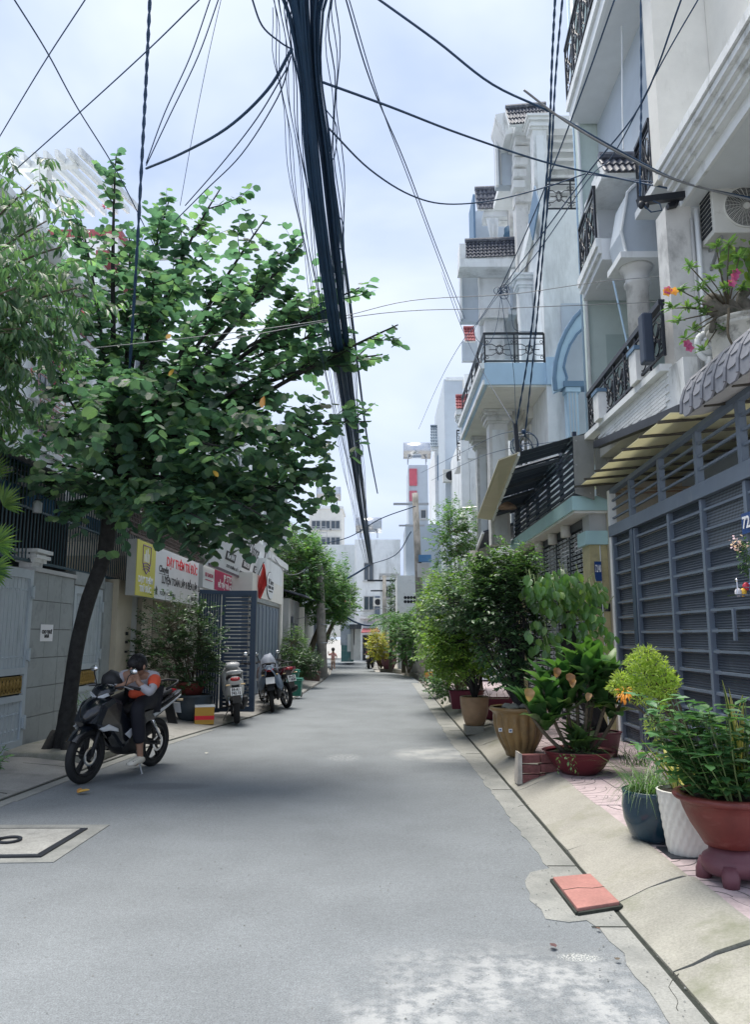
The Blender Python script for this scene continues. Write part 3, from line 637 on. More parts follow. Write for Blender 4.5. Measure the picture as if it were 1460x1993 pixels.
ra,rb=pZ(1238,292,8.0),pZ(1264,232,8.0); ornate_rail(bs,ra-V((0,0,.9)),rb-V((0,0,.9)),.9,2); B('upper_terrace_slab',(3.35,8.45,7.0),(6,9.3,7.1),m_soffit,bs)
bs=G().ext([(2.98,7.6,Z3),(3.18,PY-.06,Z3),(6,PY-.06,Z3),(6,7.6,Z3)],(0,0,.35)).build('top_balcony_slab',m_soffit,t)
g=G(); moulding(g,(2.98,7.6,0),(3.18,PY-.07,0),(-1,0,0),[(.05,Z3,Z3+.2),(.1,Z3+.2,Z3+.36)]); g.build('cornice',m_white,bs)
ornate_rail(bs,(2.86,7.7,Z3+.37),(3.1,PY-.1,Z3+.37),.95,6)
lp=pZ(1211,181,Z3-.002); g=G(); g.box((lp.x-.17,lp.y-.17,Z3-.05),(lp.x+.17,lp.y+.17,Z3-.002)); g.build('ceiling_light',m_grey,bs,bevel=.02); B('diffuser',(lp.x-.13,lp.y-.13,Z3-.056),(lp.x+.13,lp.y+.13,Z3-.051),m_white,bs)
# first floor balcony: spandrel with white tile strips, sill, scroll railing, newel blocks
sp0=pX(1190,848,3.2); sp1=pX(1337,796,3.2)
bs=G().ext([(3.2,sp0.y+.5,4.42),(3.2,sp0.y,sp0.z),(3.2,sp1.y,sp1.z),(3.2,sp1.y,4.52),(3.2,sp0.y+.5,4.62)],(.15,0,0)).build('balcony_wall',m_whiteold,t)
B('balcony_floor',(3.36,FY+.32,4.3),(6,PY-.01,4.45),m_grey,bs)
G().bar((3.17,8.12,4.55),(3.2,PY-.1,4.62),.14,.08).build('sill',m_white,bs)
bm=G().box((-.012,-.11,-.019),(0,.11,.019)).mesh('wall_tile',m_whiteold)
for r in range(8):
    for k in range(16):
        y=8.25+k*.228+(.1 if r%2 else 0); z=4.47-r*.045
        zl=sp1.z+(sp0.z-sp1.z)*(y-sp1.y)/(sp0.y-sp1.y)
        if z>zl+.03 and y<PY-.3: piece('wall_tile',bm,bs,(3.199,y,z),(0,0,0))
ornate_rail(bs,(3.1,7.95,4.62),(3.22,PY-.1,4.66),.62,7,thick=.07)
for y in (8.75,10.35):
    B('newel',(3.06,y,4.62),(3.26,y+.25,5.0),m_whiteold,bs); B('newel_cap',(3.04,y-.02,5.001),(3.28,y+.27,5.05),m_dblue,bs)
g=G(); g.bar((3.0,8.2,4.62),(3.0,8.2,5.2),.12,.16); g.build('newel',m_navy,bs,bevel=.02)
G().bar(sp0+V((-.03,0.6,.02)),sp1+V((-.03,0,0)),.1,.1).build('dark_flashing',m_black,t)
# column with capital, bracket and arched beam
CYc=9.75; cx=pY(1241,560,CYc).x; zt=pY(1241,522,CYc).z
g=G(); g.lathe([(.145,4.4),(.145,zt-.28),(.17,zt-.26),(.17,zt-.22),(.15,zt-.2),(.16,zt-.1),(.215,zt-.04),(.225,zt)],(cx,CYc,0),28); g.build('column',m_marble,t,smooth=True)
B('abacus',(cx-.3,CYc-.3,zt+.002),(cx+.3,CYc+.3,zt+.09),m_white,t)
# arched beam panel facing the street corner
g=G(); zb=zt+.092; x0=pY(1219,505,CYc-.25).x; x1=pY(1291,505,CYc-.25).x; z9=pY(1240,372,CYc-.25).z
pts=[(x0,zb),(x1,zb),(x1,z9)]+[(x1-(x1-x0)*k/8, z9+.18*math.sin(PI*k/8)-.12*k/8) for k in range(1,8)]+[(x0+.02,z9-.25),(x0-.05,zb+.3)]
g.ext([(x,CYc-.25,z) for x,z in pts],(0,.5,0)); g.build('arched_beam',m_sage if False else m_bgrey,t)
g=G(); g.tube([(x,CYc-.27,z) for x,z in pts[2:]+pts[:1]],.022,6); g.build('arch_trim',m_white,t)
fbox(1166,338,1217,548,10.7,.25,'screen_wall',m_soffit,t); fbox(1171,330,1262,347,9.9,.9,'beam',m_white,t)
e0=pY(1176,340,9.4); e1=pY(1290,338,9.4)
tile_roof(t,e0+V((0,0,.02)),e1+V((0,0,.02)),e0+V((0,.22,.36)),9,2,m_tiled)
B('upper_wall',(3.6,FY+.3,Z2+.33),(3.8,PY-.01,14),m_bgrey,t); B('back_wall',(4.6,FY+.5,.16),(4.8,PY-.01,Z2),m_bgrey,t)
g=G(); g.tube([pY(1211,-20,9.4),pY(1212,200,9.4),pY(1214,290,9.4)],.012,6); o=g.build('cord',m_white); tag(o,'pale rope hanging from the top balcony in front of the square ceiling light','rope')
g=G(); g.tube([pY(1194,545,9.2),pY(1224,680,9.2)],.012,6); o=g.build('cord',m_blue); tag(o,'thin light blue pole slanting across the sage green wall left of the column','pole')
# beige party wall below, behind the transom
o=B('yard_wall',(3.46,11.45,.1),(6.5,11.6,4.62),m_beige,None); tag(o,'bare beige cement yard wall behind the tall grey gate','wall')
# grey fibre sheets closing the awning end
t=thing('wind_screen','two grey fibre sheets screwed above the yellow pillar','screen',(3.1,11.4,3.7))
for a,b in ((1116,1157),(1158,1199)):
    P=[pY(a,849-(a-1116)*.12,11.4),pY(b,849-(b-1116)*.12,11.4),pY(b+1,968+(b-1116)*.12,11.4),pY(a+4,960+(a-1116)*.1,11.4)]; G().ext(P,(0,.012,0)).build('sheet',m_sheetg,t)
g=G()
for a,b in ((1122,858),(1152,852),(1165,852),(1193,850),(1125,950),(1150,960),(1166,962),(1193,966),(1123,905),(1195,905)): g.ell(pY(a,b,11.39),(.012,.006,.012),6,4)
g.build('bolt',m_metal,t,kind='stuff')
# ---- gate of nearest house
t=thing('metal_gate','tall grey blue metal gate with horizontal ribs and open transom rails, bottom hidden by pots','gate',(3.4,9,0.15))
GX=3.4; ys=[11.0,10.07,8.86,7.93,6.95,5.9,4.9]; top=3.02
g=G()
for y in ys: g.box((GX-.04,y-.03,.16),(GX+.04,y+.03,top))
g.build('frame_post',m_gateA,t)
B('centre_post',(GX-.05,10.09,.16),(GX+.05,10.22,top+.001),m_navy2,t); B('lintel',(GX-.06,4.7,3.03),(GX+.05,11.1,3.19),m_gateA,t)
B('corner_post',(GX-.05,11.04,.16),(GX+.05,11.13,3.72),m_whiteold,t,label='pale unpainted corner post')
pitch=.208; nr=14; rail_me={}
m_meshp,mn,ml,mb=newmat('perforated_sheet'); mb.inputs['Roughness'].default_value=.5
geo=mn.new('ShaderNodeNewGeometry'); mpp=mn.new('ShaderNodeMapping'); mpp.inputs['Rotation'].default_value=(R(45),0,0); mpp.inputs['Scale'].default_value=(1,1,1); ml.new(geo.outputs['Position'],mpp.inputs[0])
ck=mn.new('ShaderNodeTexChecker'); ck.inputs['Scale'].default_value=46; ck.inputs[1].default_value=(.012,.015,.02,1); ck.inputs[2].default_value=(.14,.17,.21,1); ml.new(mpp.outputs[0],ck.inputs[0]); ml.new(ck.outputs[0],mb.inputs['Base Color'])
for i in range(len(ys)-1):
    y1,y0=ys[i]-.03,ys[i+1]+.03
    if i==1: y1=10.08
    rm=G().box((GX-.024,y0+.001,-.013),(GX+.02,y1-.001,.013)).mesh('rib',m_gateA)
    # panel sheet with real horizontal corrugation
    vs=[];fs=[];K=12
    for k in range(K+1):
        z=-.08+.16*k/K; x=.012+(.005 if k%2 else 0); vs+= [(x,y0+.001,z),(x,y1-.001,z)]
    fs=[(2*k,2*k+1,2*k+3,2*k+2) for k in range(K)]
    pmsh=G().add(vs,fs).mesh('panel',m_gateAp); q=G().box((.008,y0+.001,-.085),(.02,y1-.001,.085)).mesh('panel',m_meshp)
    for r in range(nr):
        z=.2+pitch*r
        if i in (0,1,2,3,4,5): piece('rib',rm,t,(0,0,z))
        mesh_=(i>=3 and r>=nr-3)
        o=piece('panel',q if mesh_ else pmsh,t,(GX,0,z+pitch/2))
        if mesh_: o['label']='perforated mesh panel near the top of the gate'
# transom
tops=lambda y:3.70+(11.1-y)*.03
for y in (10.2,9.1,8.0,7.0,6.0): g=G(); g.box((GX-.03,y-.04,3.19),(GX+.04,y+.04,tops(y)-.03)); g.build('transom_post',m_gateA,t)
G().bar((GX,11.04,tops(11.1)),(GX,4.8,tops(4.8)),.08,.06).build('top_rail',m_gateA,t)
for k in (1,2,3): 
    z=3.19+k*.13; G().bar((GX,11.03,z-.02),(GX,4.8,z+.06+k*.02),.03,.025).build('transom_rail',m_gateA,t)
g=G(); g.box((GX-.1,8.84,1.12),(GX-.04,8.90,1.2)); g.torus((GX-.09,8.87,1.09),.04,.009,'x',16,5); g.build('padlock',m_black,t)
g=G(); g.bar((GX-.07,8.80,.5),(GX-.07,8.80,.78),.03,.05); g.bar((GX-.07,8.68,.5),(GX-.07,8.68,.78),.03,.05); g.bar((GX-.07,8.68,.79),(GX-.07,8.8,.79),.03,.02); g.bar((GX-.07,8.68,.5),(GX-.07,8.8,.5),.03,.02); g.build('handle_frame',m_gateA,t)
g=G(); g.bar((GX-.06,7.3,1.56),(GX-.06,7.3,1.86),.025,.04); g.build('bolt_bar',m_gateA,t)
# number plates
m_plate=flat('blue_enamel',(.015,.06,.22),.35)
t=thing('house_number_sign','small blue plate reading 72 fixed to the grey gate at the right edge','sign',(3.3,7,2.3))
p=pX(1444,1001,3.33); q=pX(1444,1041,3.33); g=G(); g.box((3.325,p.y-.38,q.z),(3.34,p.y,p.z)); g.build('plate',m_plate,t)
text('72/38',(3.318,p.y-.19,(p.z+q.z)/2),STREET_R,.11,m_txwht,t,width=.32,bold=.003)
t=thing('house_number_sign','small blue plate reading 72/40 high on the yellow pillar','sign',(3.2,11.55,2.2))
p=pY(1157,1093,11.52); q=pY(1172,1131,11.52); g=G(); g.box((p.x,11.5,q.z),(q.x,11.515,p.z)); g.build('plate',m_plate,t)
text('72/40',((p.x+q.x)/2,11.495,(p.z*.62+q.z*.38)),FRONT,.11,m_txwht,t,width=(q.x-p.x)*.85,bold=.003)
# translucent awning
t=thing('awning','cream translucent sheet awning on dark purlins over the tall gate','awning',(3.8,9,3.9))
G().ext([(3.05,11.85,3.86),(2.98,7.6,3.86),(3.3,7.59,3.86),(3.3,4.5,3.9),(5.15,4.5,4.1),(5.15,11.44,4.1),(3.47,11.44,3.88),(3.45,11.75,3.88)],(0,0,.012)).build('sheet',m_sheet,t)
pm_=G().bar((-.14,0,0),(2.0,0,.19),.032,.03).mesh('purlin',M('rusty_dark_steel',(.07,.065,.055),.7,var=.3,vs=12))
for k,y in enumerate((11.3,10.75,10.2,9.6,9.0,8.4,7.8,7.2,6.6,6.0,5.4)): piece('purlin',pm_,t,(3.06 if y>7.5 else 3.3,y,3.825))
G().bar((4.9,11.4,4.02),(4.9,4.6,4.02),.05,.1).build('gutter_beam',M('ochre_beam',(.35,.30,.18),.7,var=.2,dirt=(.2,.15,.1),ds=6,dpos=(.5,.7)),t)
o=G().tube([pY(1190,953,11.3),pY(1360,948,10.6)],.018,6).build('bamboo_pole',M('bamboo',(.30,.22,.14),.6,var=.2),None); tag(o,'brown pole lying level behind the open transom of the tall gate','pole')
o=G().tube([pY(1190,962,11.2),pY(1330,955,10.8)],.014,6).build('bamboo_pole',M('bamboo2',(.26,.17,.12),.6,var=.2),None); tag(o,'thinner lower brown pole behind the transom of the tall gate','pole')
# curved fish scale tile canopy above the gate
t=thing('tiled_canopy','curved canopy of grey fish scale tiles above the gate at right edge','canopy',(3.6,7.5,4))
cyc=[(7.42-.25*k) for k in range(14)]; prof=[(3.10,3.84),(3.11,3.97),(3.15,4.09),(3.22,4.20),(3.33,4.29),(3.47,4.34)]
g=G(); g.ext([(x+.03,7.56,z-.02) for x,z in prof]+[(3.5,7.56,3.9),(3.3,7.56,3.84)],(0,-4.2,0)); g.build('bed',m_grey,t)
for j in range(len(prof)-1):
    (xa,za),(xb,zb)=prof[j],prof[j+1]; d=V((xb-xa,0,zb-za)); l=d.length; n=V((-d.z,0,d.x)).normalized(); q=G(); w=.118
    q.ext([(0,-w,0),(0,-w*.45,-.05),(0,w*.45,-.05),(0,w,0),(0,w,l*.95),(0,-w,l*.95)],(.022,0,0)); 
    m=Matrix((-n,V((0,1,0)),d.normalized())).transposed()
    if m.determinant()<0: m=Matrix((-n,V((0,-1,0)),d.normalized())).transposed()
    me=q.mesh('tile',m_tile)
    for y in cyc: piece('tile',me,t,V((xa,y,za))+n*.022,m)
rg=G()
for y in cyc:
    rg.tube([(x-.03,y+.125,z+.0) for x,z in prof],.02,5)
rg.build('rib',m_tile,t)
# ---- house with yellow pillar, aqua canopy slab and lattice gate
t=thing('house','low house with yellow tiled pillar, aqua canopy slab and grey lattice gate','house',(4,13.5,0))
px0=pY(1156,1250,11.6).x; px1=pY(1196,1250,11.6).x
B('pillar',(px0,11.6,.15),(px1,12.0,1.97),m_yellow,t); B('pillar',(px0,11.6,2.09),(px1,12.0,2.98),m_yellow,t); B('pillar_band',(px0-.004,11.596,1.971),(px1+.004,12.0,2.089),m_band,t)
B('capital',(px0-.06,11.54,2.981),(px1+.06,12.05,3.19),m_aqua,t); B('pillar',(px0+.02,11.62,3.191),(px1,12.0,3.49),m_grey,t)
g=G(); g.tube([(px0+.16,11.585,.3),(px0+.16,11.585,2.97)],.008,5); g.build('wire_conduit',m_white,t)
g=G(); p=pY(1172,1318,11.57); g.box((p.x-.03,11.57,p.z-.09),(p.x+.03,11.596,p.z+.09)); g.tube([p+V((.02,-.02,.08)),p+V((.09,-.03,.02)),p+V((.09,-.03,-.12)),p+V((.02,-.02,-.1))],.01,5); g.build('door_bell',m_black,t)
B('canopy_slab',(2.93,11.5,3.50),(3.9,17.2,3.72),m_aqua,t); B('soffit',(2.96,11.53,3.46),(3.9,17.15,3.499),m_cream,t)
lmx=G().lathe([(.0,0),(.085,.0),(.085,.2),(.0,.2)],(0,0,0),18,cap=False)
lme=lmx.mesh('ceiling_light',m_cream,True)
for y in (12.9,13.9,15.1): 
    o=piece('canopy_lamp',lme,t,(3.15,y,3.26))
B('lintel',(3.22,12.0,3.32),(3.4,16.9,3.45),m_gateBf,t)
B('far_pillar',(3.05,17.0,.15),(3.4,17.3,3.46),m_yellow,t)
# lattice gate
ty=[12.02,12.9,13.9,14.95,16.0,16.98]
gp=G()
for y in ty: gp.box((3.2,y-.03,.16),(3.28,y+.03,3.319))
gt=gp.build('gate_frame',m_gateBf,t)
sm_={}
for i in range(5):
    y0,y1=ty[i]+.04,ty[i+1]-.04; g=G(); g.box((3.215,y0,-.022),(3.235,y1,.022)); me=g.mesh('slat',m_gateB)
    g=G()
    for k in range(3):
        y=y0+(y1-y0)*(k+.5)/3; g.add([(3.212,y-.03,0),(3.212,y,-.018),(3.212,y+.03,0),(3.212,y,.018),(3.2,y,0)],[(0,1,4),(1,2,4),(2,3,4),(3,0,4)])
    dm=g.mesh('rivet',m_gateBf)
    for r in range(41):
        o=piece('slat',me,gt,(0,0,.25+r*.075))
    g=G()
    for r in range(41):
        for k in range(3): y=y0+(y1-y0)*(k+.5)/3; z=.25+r*.075; g.add([(3.212,y-.035,z),(3.212,y,z-.02),(3.212,y+.035,z),(3.212,y,z+.02),(3.196,y,z)],[(0,1,4),(1,2,4),(2,3,4),(3,0,4)])
    g.build('rivets',m_gateBf,gt,kind='stuff')
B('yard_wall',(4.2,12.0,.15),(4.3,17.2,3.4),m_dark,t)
# upstairs louvre rail
rl=B('terrace_curb',(2.98,11.55,3.721),(3.1,17.1,3.79),m_gateBf,t)
sl=G().box((3.0,11.6,-.03),(3.02,17.0,.03)).mesh('slat',m_navy)
for k in range(8): piece('slat',sl,rl,(0,0,3.86+.105*k),(0,0,0))
pm_=G().box((-.03,-.025,0),(.03,.025,1.0)).mesh('post',m_navy)
for y in (11.65,12.6,13.6,14.6,15.6,16.6,16.95): piece('post',pm_,rl,(3.04,y,3.77))
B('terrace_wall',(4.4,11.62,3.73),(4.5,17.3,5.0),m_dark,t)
# upper awning
t=thing('awning','dark corrugated awning with pale cream front flap above the louvred terrace','awning',(2.6,13.5,4.3))
A=[pY(1010,880,11.5),pY(1118,849,11.5),pY(1200,845,11.9),V((3.5,17.0,4.6)),V((2.9,16.8,4.32)),pY(959,1011,16.8)]
def corr(P0,P1,Q0,Q1,n,amp,name,mat,par):
    """corrugated sheet between edge P0-P1 and edge Q0-Q1"""
    vs=[];fs=[]
    for k in range(2*n+1):
        t_=k/(2*n); a=P0+(P1-P0)*t_; b=Q0+(Q1-Q0)*t_; u=V((0,0,amp if k%2 else 0)); vs+=[a+u,b+u]
    fs=[(2*k,2*k+1,2*k+3,2*k+2) for k in range(2*n)]
    return G().add(vs,fs).build(name,mat,par)
pnl=[(0,.16),(.19,.22),(.245,.60),(.615,.85),(.865,1)]
for a,b in pnl: 
    N0,N1=A[0],A[1]+V((.35,0,.1)); F0,F1=A[5],A[4]+V((.35,0,.1))
    corr(N0+(F0-N0)*a,N0+(F0-N0)*b,N1+(F1-N1)*a,N1+(F1-N1)*b,max(2,int((b-a)*22)),.025,'roof_panel',m_navy,t)
m_strip=M('clear_roof_strip',(.6,.66,.72),.4,var=.03); ms_,n2_,l2_,b2_=newmat('clear_sheet'); b2_.inputs['Base Color'].default_value=(.8,.85,.9,1); b2_.inputs['Transmission Weight'].default_value=.0
for a,b in ((.161,.189),(.221,.244)):
    N0,N1=A[0]+V((.1,0,.03)),A[1]+V((.2,0,.08)); F0,F1=A[5]+V((.1,0,.03)),A[4]+V((.2,0,.08))
    c0,c1=N0+(F0-N0)*a,N0+(F0-N0)*b; d0,d1=N1+(F1-N1)*a,N1+(F1-N1)*b
c0,c1,c2,c3=pY(971,894,11.5),A[0],A[5],pY(929,1007,16.8)
mid0=(c0*.3+c3*.7);mid1=(c1*.3+c2*.7)
G().ext([c0,c1,mid1,mid0],(0,0,-.02)).build('front_flap',m_creamsheet,t); G().ext([mid0+V((0,.02,0)),mid1+V((0,.02,0)),c2,c3],(0,0,-.02)).build('front_flap',m_creamsheet,t)
G().bar(A[0]+V((0,0,-.03)),A[5]+V((0,0,-.03)),.04,.06).build('edge_beam',m_white,t)
g=G()
for k in range(1,5): f=k/5; g.bar(A[0]+(A[5]-A[0])*f+V((0,0,-.05)),A[1]+(A[4]-A[1])*f+V((0.3,0,.02)),.04,.05)
g.build('rafter',m_gateBf,t)
for k in range(6):
    p=V((3.08,12.5+k*.75,4.25)); 
# conical hat hung under it
t=thing('woven_hat','brown woven hat hanging under the dark awning with the cream flap','hat',(2.7,15,4.1)); p=pY(988,985,14.6)
g=G(); g.lathe([(.17,-.05),(.15,0),(.06,.07),(.01,.09)],p,16,sx=1.1); g.build('brim',M('straw',(.30,.20,.14),.9,var=.3,vs=20),t,smooth=True)
# lower awning beyond
t=thing('awning','lower dark grey sheet awning sloping out just beyond the aqua slab','awning',(2.7,18,3.6))
P=[pY(941,1036,17.4),pY(998,1020,17.4),pY(1002,1046,18.8),pY(966,1066,19.6),pY(927,1073,19.2)]
G().ext(P,(0,0,.03)).build('roof_sheet',m_navy,t)
for a,b in ((0,4),(1,3)): G().bar(P[a],P[b],.05,.07).build('edge_beam',m_white if a==0 else m_gateBf,t)
g=G(); g.bar(P[0]*.5+P[1]*.5,P[4]*.5+P[3]*.5,.03,.05); g.build('rafter',m_gateBf,t)
# house behind it
t=thing('house','white house with dark sheet front behind the tall potted shrubs on the right','house',(4,19,0))
B('wall',(3.4,17.35,.15),(6,20.6,6.5),m_white,t); B('sheet_front',(3.3,17.5,.15),(3.398,20.4,3.3),m_navy,t)
sm=G().box((3.28,-.02,.2),(3.299,.02,3.25)).mesh('slat',m_gateBf)
for k in range(14): piece('slat',sm,t,(0,17.6+.2*k,0))
windowed(t,3.399,17.9,19.4,3.9,5.6,-1)
# ---- house with blue arch
t=thing('house','pale blue house with half round arch trimmed in slate blue','house',(4.5,14.3,0)); YB=14.3
def P_(a,b): p=pY(a,b,YB); return (p.x,p.z)
outer=[(1082,760),(1079,735),(1082,705),(1090,672),(1103,643),(1119,618),(1137,600),(1160,586),(1200,575)]
inner_=[(1100,752),(1104,735),(1098,715),(1102,695),(1110,672),(1124,650),(1140,636),(1160,628),(1200,620)]
pts=[P_(*a) for a in outer]+[P_(*a) for a in inner_[::-1]]
G().ext([(x,YB,z) for x,z in pts],(0,.25,0)).build('arch',m_blue,t)
g=G(); g.tube([(x,YB-.01,z) for x,z in [P_(*a) for a in outer]],.045,6); g.tube([(x,YB-.01,z) for x,z in [P_(*a) for a in inner_]],.025,6); g.build('arch_trim',m_dblue,t)
fbox(1100,590,1230,900,YB+.6,.2,'wall',m_bgrey,t)
fbox(1106,752,1127,850,YB,.25,'column',m_blue,t); g=fbox(1098,741,1165,752,YB-.05,.35,'cornice',m_dblue,t); fbox(1102,753,1131,762,YB-.03,.3,'capital',m_blue,t)
for k in range(3): fbox(1109+k*6,764,1112+k*6,848,YB-.012,.011,'flute',m_bgrey,t)
# ---- tall white house with blue balcony
t=thing('house','tall white house with plain side wall, blue edged balcony and marble columns','house',(4.5,17,0)); YD=15.0
xl=pY(1056,520,YD).x
B('side_wall',(xl,YD,3.8),(7,YD+.25,pY(1100,408,YD).z),m_white,t); B('front_wall',(xl+.001,YD+.251,3.8),(xl+.25,20.5,10.9),m_white,t)
zt=pY(1100,408,YD).z
bs=B('roof_terrace',(xl-.02,YD+.26,zt-.3),(7,20,zt-.01),m_white,t)
ornate_rail(bs,(pY(1067,400,YD).x,YD+.05,zt),(pY(1160,400,YD).x,YD+.05,zt),.72,2,style=1)
# balcony
zs=pY(1000,748,YD).z; zst=pY(1000,706,YD).z; xb=pY(943,700,YD).x
bs=B('balcony_slab',(xb,YD,zs),(xl-.001,19.5,zst),m_blue,t); B('soffit',(xb+.06,YD+.04,zs-.04),(xl-.001,19.4,zs-.001),m_cream,bs)
g=G(); moulding(g,(xb,YD,0),(xb,19.5,0),(-1,0,0),[(.04,zs,zs+.1),(.09,zst-.12,zst)]); g.build('cornice',m_white,bs)
ornate_rail(bs,(xb+.02,YD+.04,zst),(xl-.02,YD+.04,zst),pY(1000,648,YD).z-zst,2,style=1); ornate_rail(bs,(xb+.02,YD+.06,zst),(xb+.02,19.4,zst),.66,4,style=1)
o=B('balcony_apron',(xl,YD-.06,zs-.02),(xl+.6,YD-.001,zst+.1),m_blue,bs)
def column(x,y,z0,z1,w,par,mat=None):
    mat=mat or m_marble; g=G(); g.box((x-w/2,y-w/2,z0),(x+w/2,y+w/2,z1-.3)); c=g.build('column',mat,par)
    g=G(); 
    for e,a,b in ((.03,-.30,-.25),(.07,-.25,-.18),(.04,-.18,-.12),(.1,-.12,-.05),(.14,-.05,0)): g.box((x-w/2-e,y-w/2-e,z1+a),(x+w/2+e,y+w/2+e,z1+b))
    g.build('capital',mat,c); 
    g=G(); g.box((x-w/2+.07,y-w/2-.012,z0+.2),(x+w/2-.07,y-w/2-.001,z1-.45)); g.build('panel',m_white,c); return c
column(pY(968,850,16.9).x,16.9,3.6,zs-.045,.42,t); column(pY(930,850,19.2).x+.1,19.2,3.6,zs-.045,.3,t)
column(xl-.15,16.2,zst,9.6,.28,t,m_white)
# balcony door with moulded surround
windowed(t,xl-.005,16.6,18.0,4.3,6.3,-1,m_cream,2,'balcony_door'); g=G(); moulding(g,(xl-.002,16.45,6.4),(xl-.002,18.2,6.4),(-1,0,0),[(.1,0,.1),(.16,.1,.18),(.22,.18,.25)]); g.build('door_pediment',m_cream,t)
windowed(t,xl-.005,16.4,18.0,7.2,9.4,-1,m_cream,2,'balcony_door')
# marble post, upper pergola and roof at the top
cp0=pY(1047,640,15.4); 
column(pY(1053,400,15.35).x,15.35,10.0,pY(1045,232,15.4).z-.1,.30,t,m_whiteold)
zc=pY(1085,262,15.4).z
B('pergola_beam',(pY(1030,250,15.3).x,15.2,zc),(pY(1160,250,15.3).x,15.42,zc+.32),m_whiteold,t)
bmx=G().box((pY(1060,300,16).x,-.05,zc-.02),(pY(1160,300,16).x+1,.05,zc+.2)).mesh('beam',m_whiteold)
for k in range(8): piece('beam',bmx,t,(0,15.6+k*.33,0))
B('terrace_back_wall',(xl+.1,18.4,zt),(6,18.6,zc+.3),m_white,t); B('door',(xl+.4,18.37,zt),(xl+1.1,18.399,zt+1.9),m_blue,t)
B('roof_slab',(pY(1003,230,15.6).x,15.5,zc+.33),(5.5,19,zc+.5),m_white,t)
tile_roof(t,pY(992,243,15.4),pY(1072,236,15.4),pY(984,214,15.7),12,3,m_tiled)
# dentil cornice, stepped blocks below it
for k in range(5): fbox(1004-k*1,262+k*22,1034-k*3,276+k*22,15.9+k*.1,.4,'cornice_block',m_whiteold,t)
fbox(1008,375,1032,620,16.6,.3,'pilaster',m_marble,t); fbox(1004,372,1036,392,16.5,.4,'capital',m_marble,t)
# white gable box and panel
P=[pY(965,222,15.9),pY(986,218,15.9),pY(1004,258,15.9),pY(985,262,15.9),pY(966,228,15.9)]
G().ext(P,(0,.8,0)).build('gable_end',m_whiteold,t)
fbox(965,238,1004,360,16.6,.25,'sunshade_panel',m_bgrey,t); fbox(965,232,970,360,16.5,.1,'panel_edge',m_white,t); fbox(973,240,976,358,16.57,.03,'panel_groove',m_grey,t)
# slanting parapet strip and dark rail beside it
g=G(); P0,P1=pX(1040,420,xl-.12),pX(1006,560,xl-.12); g.bar(P0,P1,.1,.3); g.build('slanting_parapet',m_white,t)
G().bar(pX(1046,378,xl-.2),pX(1034,450,xl-.2),.03,.7).build('rail',m_dblue,t)
# ---- house with laundry and blue barrel under dark tiles
t=thing('house','white house with dark tiled canopy, laundry and blue water barrel on its terrace','house',(4,21,0)); YE=19.5
fbox(924,410,1012,478,YE+1.2,.2,'terrace_wall',m_bgrey,t); fbox(943,407,1000,421,YE+.1,.5,'round_beam',m_white,t); fbox(963,424,1003,430,YE+.3,.3,'shelf',m_white,t)
tile_roof(t,pY(930,408,YE),pY(1001,405,YE),pY(924,370,YE+.2),9,4,m_tiled); fbox(922,378,926,478,YE+.1,1.0,'roof_side',m_dblue,t)
fbox(996,378,1040,640,YE-.3,.4,'pilaster',m_marble,t)
B('front_wall',(pY(1000,520,YE).x,YE+1,3),(7,23.5,pY(1000,478,YE).z),m_white,t)
tb=thing('water_barrel','blue plastic water barrel on the high terrace under dark tiles','barrel',tuple(pY(997,471,YE)),); p=pY(997,471,YE)
g=G(); g.lathe([(.19,0),(.21,.03),(.21,.16),(.23,.2),(.21,.24),(.21,.38),(.18,.42)],p,18); g.build('drum',M('blue_plastic',(.05,.12,.2),.4),tb,smooth=True)
tl=thing('laundry','two white cloths hanging to dry under the dark tiled terrace roof','laundry',tuple(pY(960,470,YE)))
for a in (955,963): 
    g=G(); vs=[];fs=[]
    for j in range(5):
        w=.11*(1-j*.2)+.01
        for k in range(5): p=pY(a+j*.8,424+j*11,YE); vs.append(p+V((w*(k/4-.5)*2,.03*math.sin(k*2.1+j),0)))
    for j in range(4):
        for k in range(4): fs.append((j*5+k,j*5+k+1,(j+1)*5+k+1,(j+1)*5+k))
    g.add(vs,fs); g.build('cloth',m_white,tl,smooth=True)
# ---- house with the wide dark tiled canopy
t=thing('house','white house with wide dark tiled canopy and grey side panel over a deep porch','house',(4,18,0)); YF=17.6
tile_roof(t,pY(907,503,YF),pY(1027,498,YF),pY(905,472,YF+.2),16,5,m_tiled); fbox(895,503,1020,519,YF-.02,.6,'eave',m_white,t); fbox(895,474,907,503,YF,.5,'verge',m_whiteold,t)
fbox(896,519,934,626,YF+.8,.2,'side_panel',m_bgrey,t); fbox(896,519,900,620,YF+.7,.09,'panel_edge',m_white,t); fbox(934,519,1062,700,YF+.6,.2,'porch_wall',m_white,t)
tile_roof(t,pY(1012,524,YF-.5),pY(1046,520,YF-.5),pY(1005,504,YF-.3),5,3,m_tiled); fbox(996,524,1042,534,YF-.52,.4,'eave',m_white,t); fbox(994,534,1040,602,YF+.1,.3,'bay_wall',m_grey if False else m_white,t); fbox(994,534,999,600,YF,.09,'panel_edge',m_bgrey,t)
fbox(945,618,982,700,YF,.3,'pillar',m_marble,t); fbox(937,600,990,618,YF-.1,.5,'capital',m_marble,t); fbox(985,600,1055,612,YF+.1,.4,'lintel',m_white,t)
B('front_wall',(pY(945,700,YF).x+.9,YF+1,3),(7,22.5,7),m_white,t)
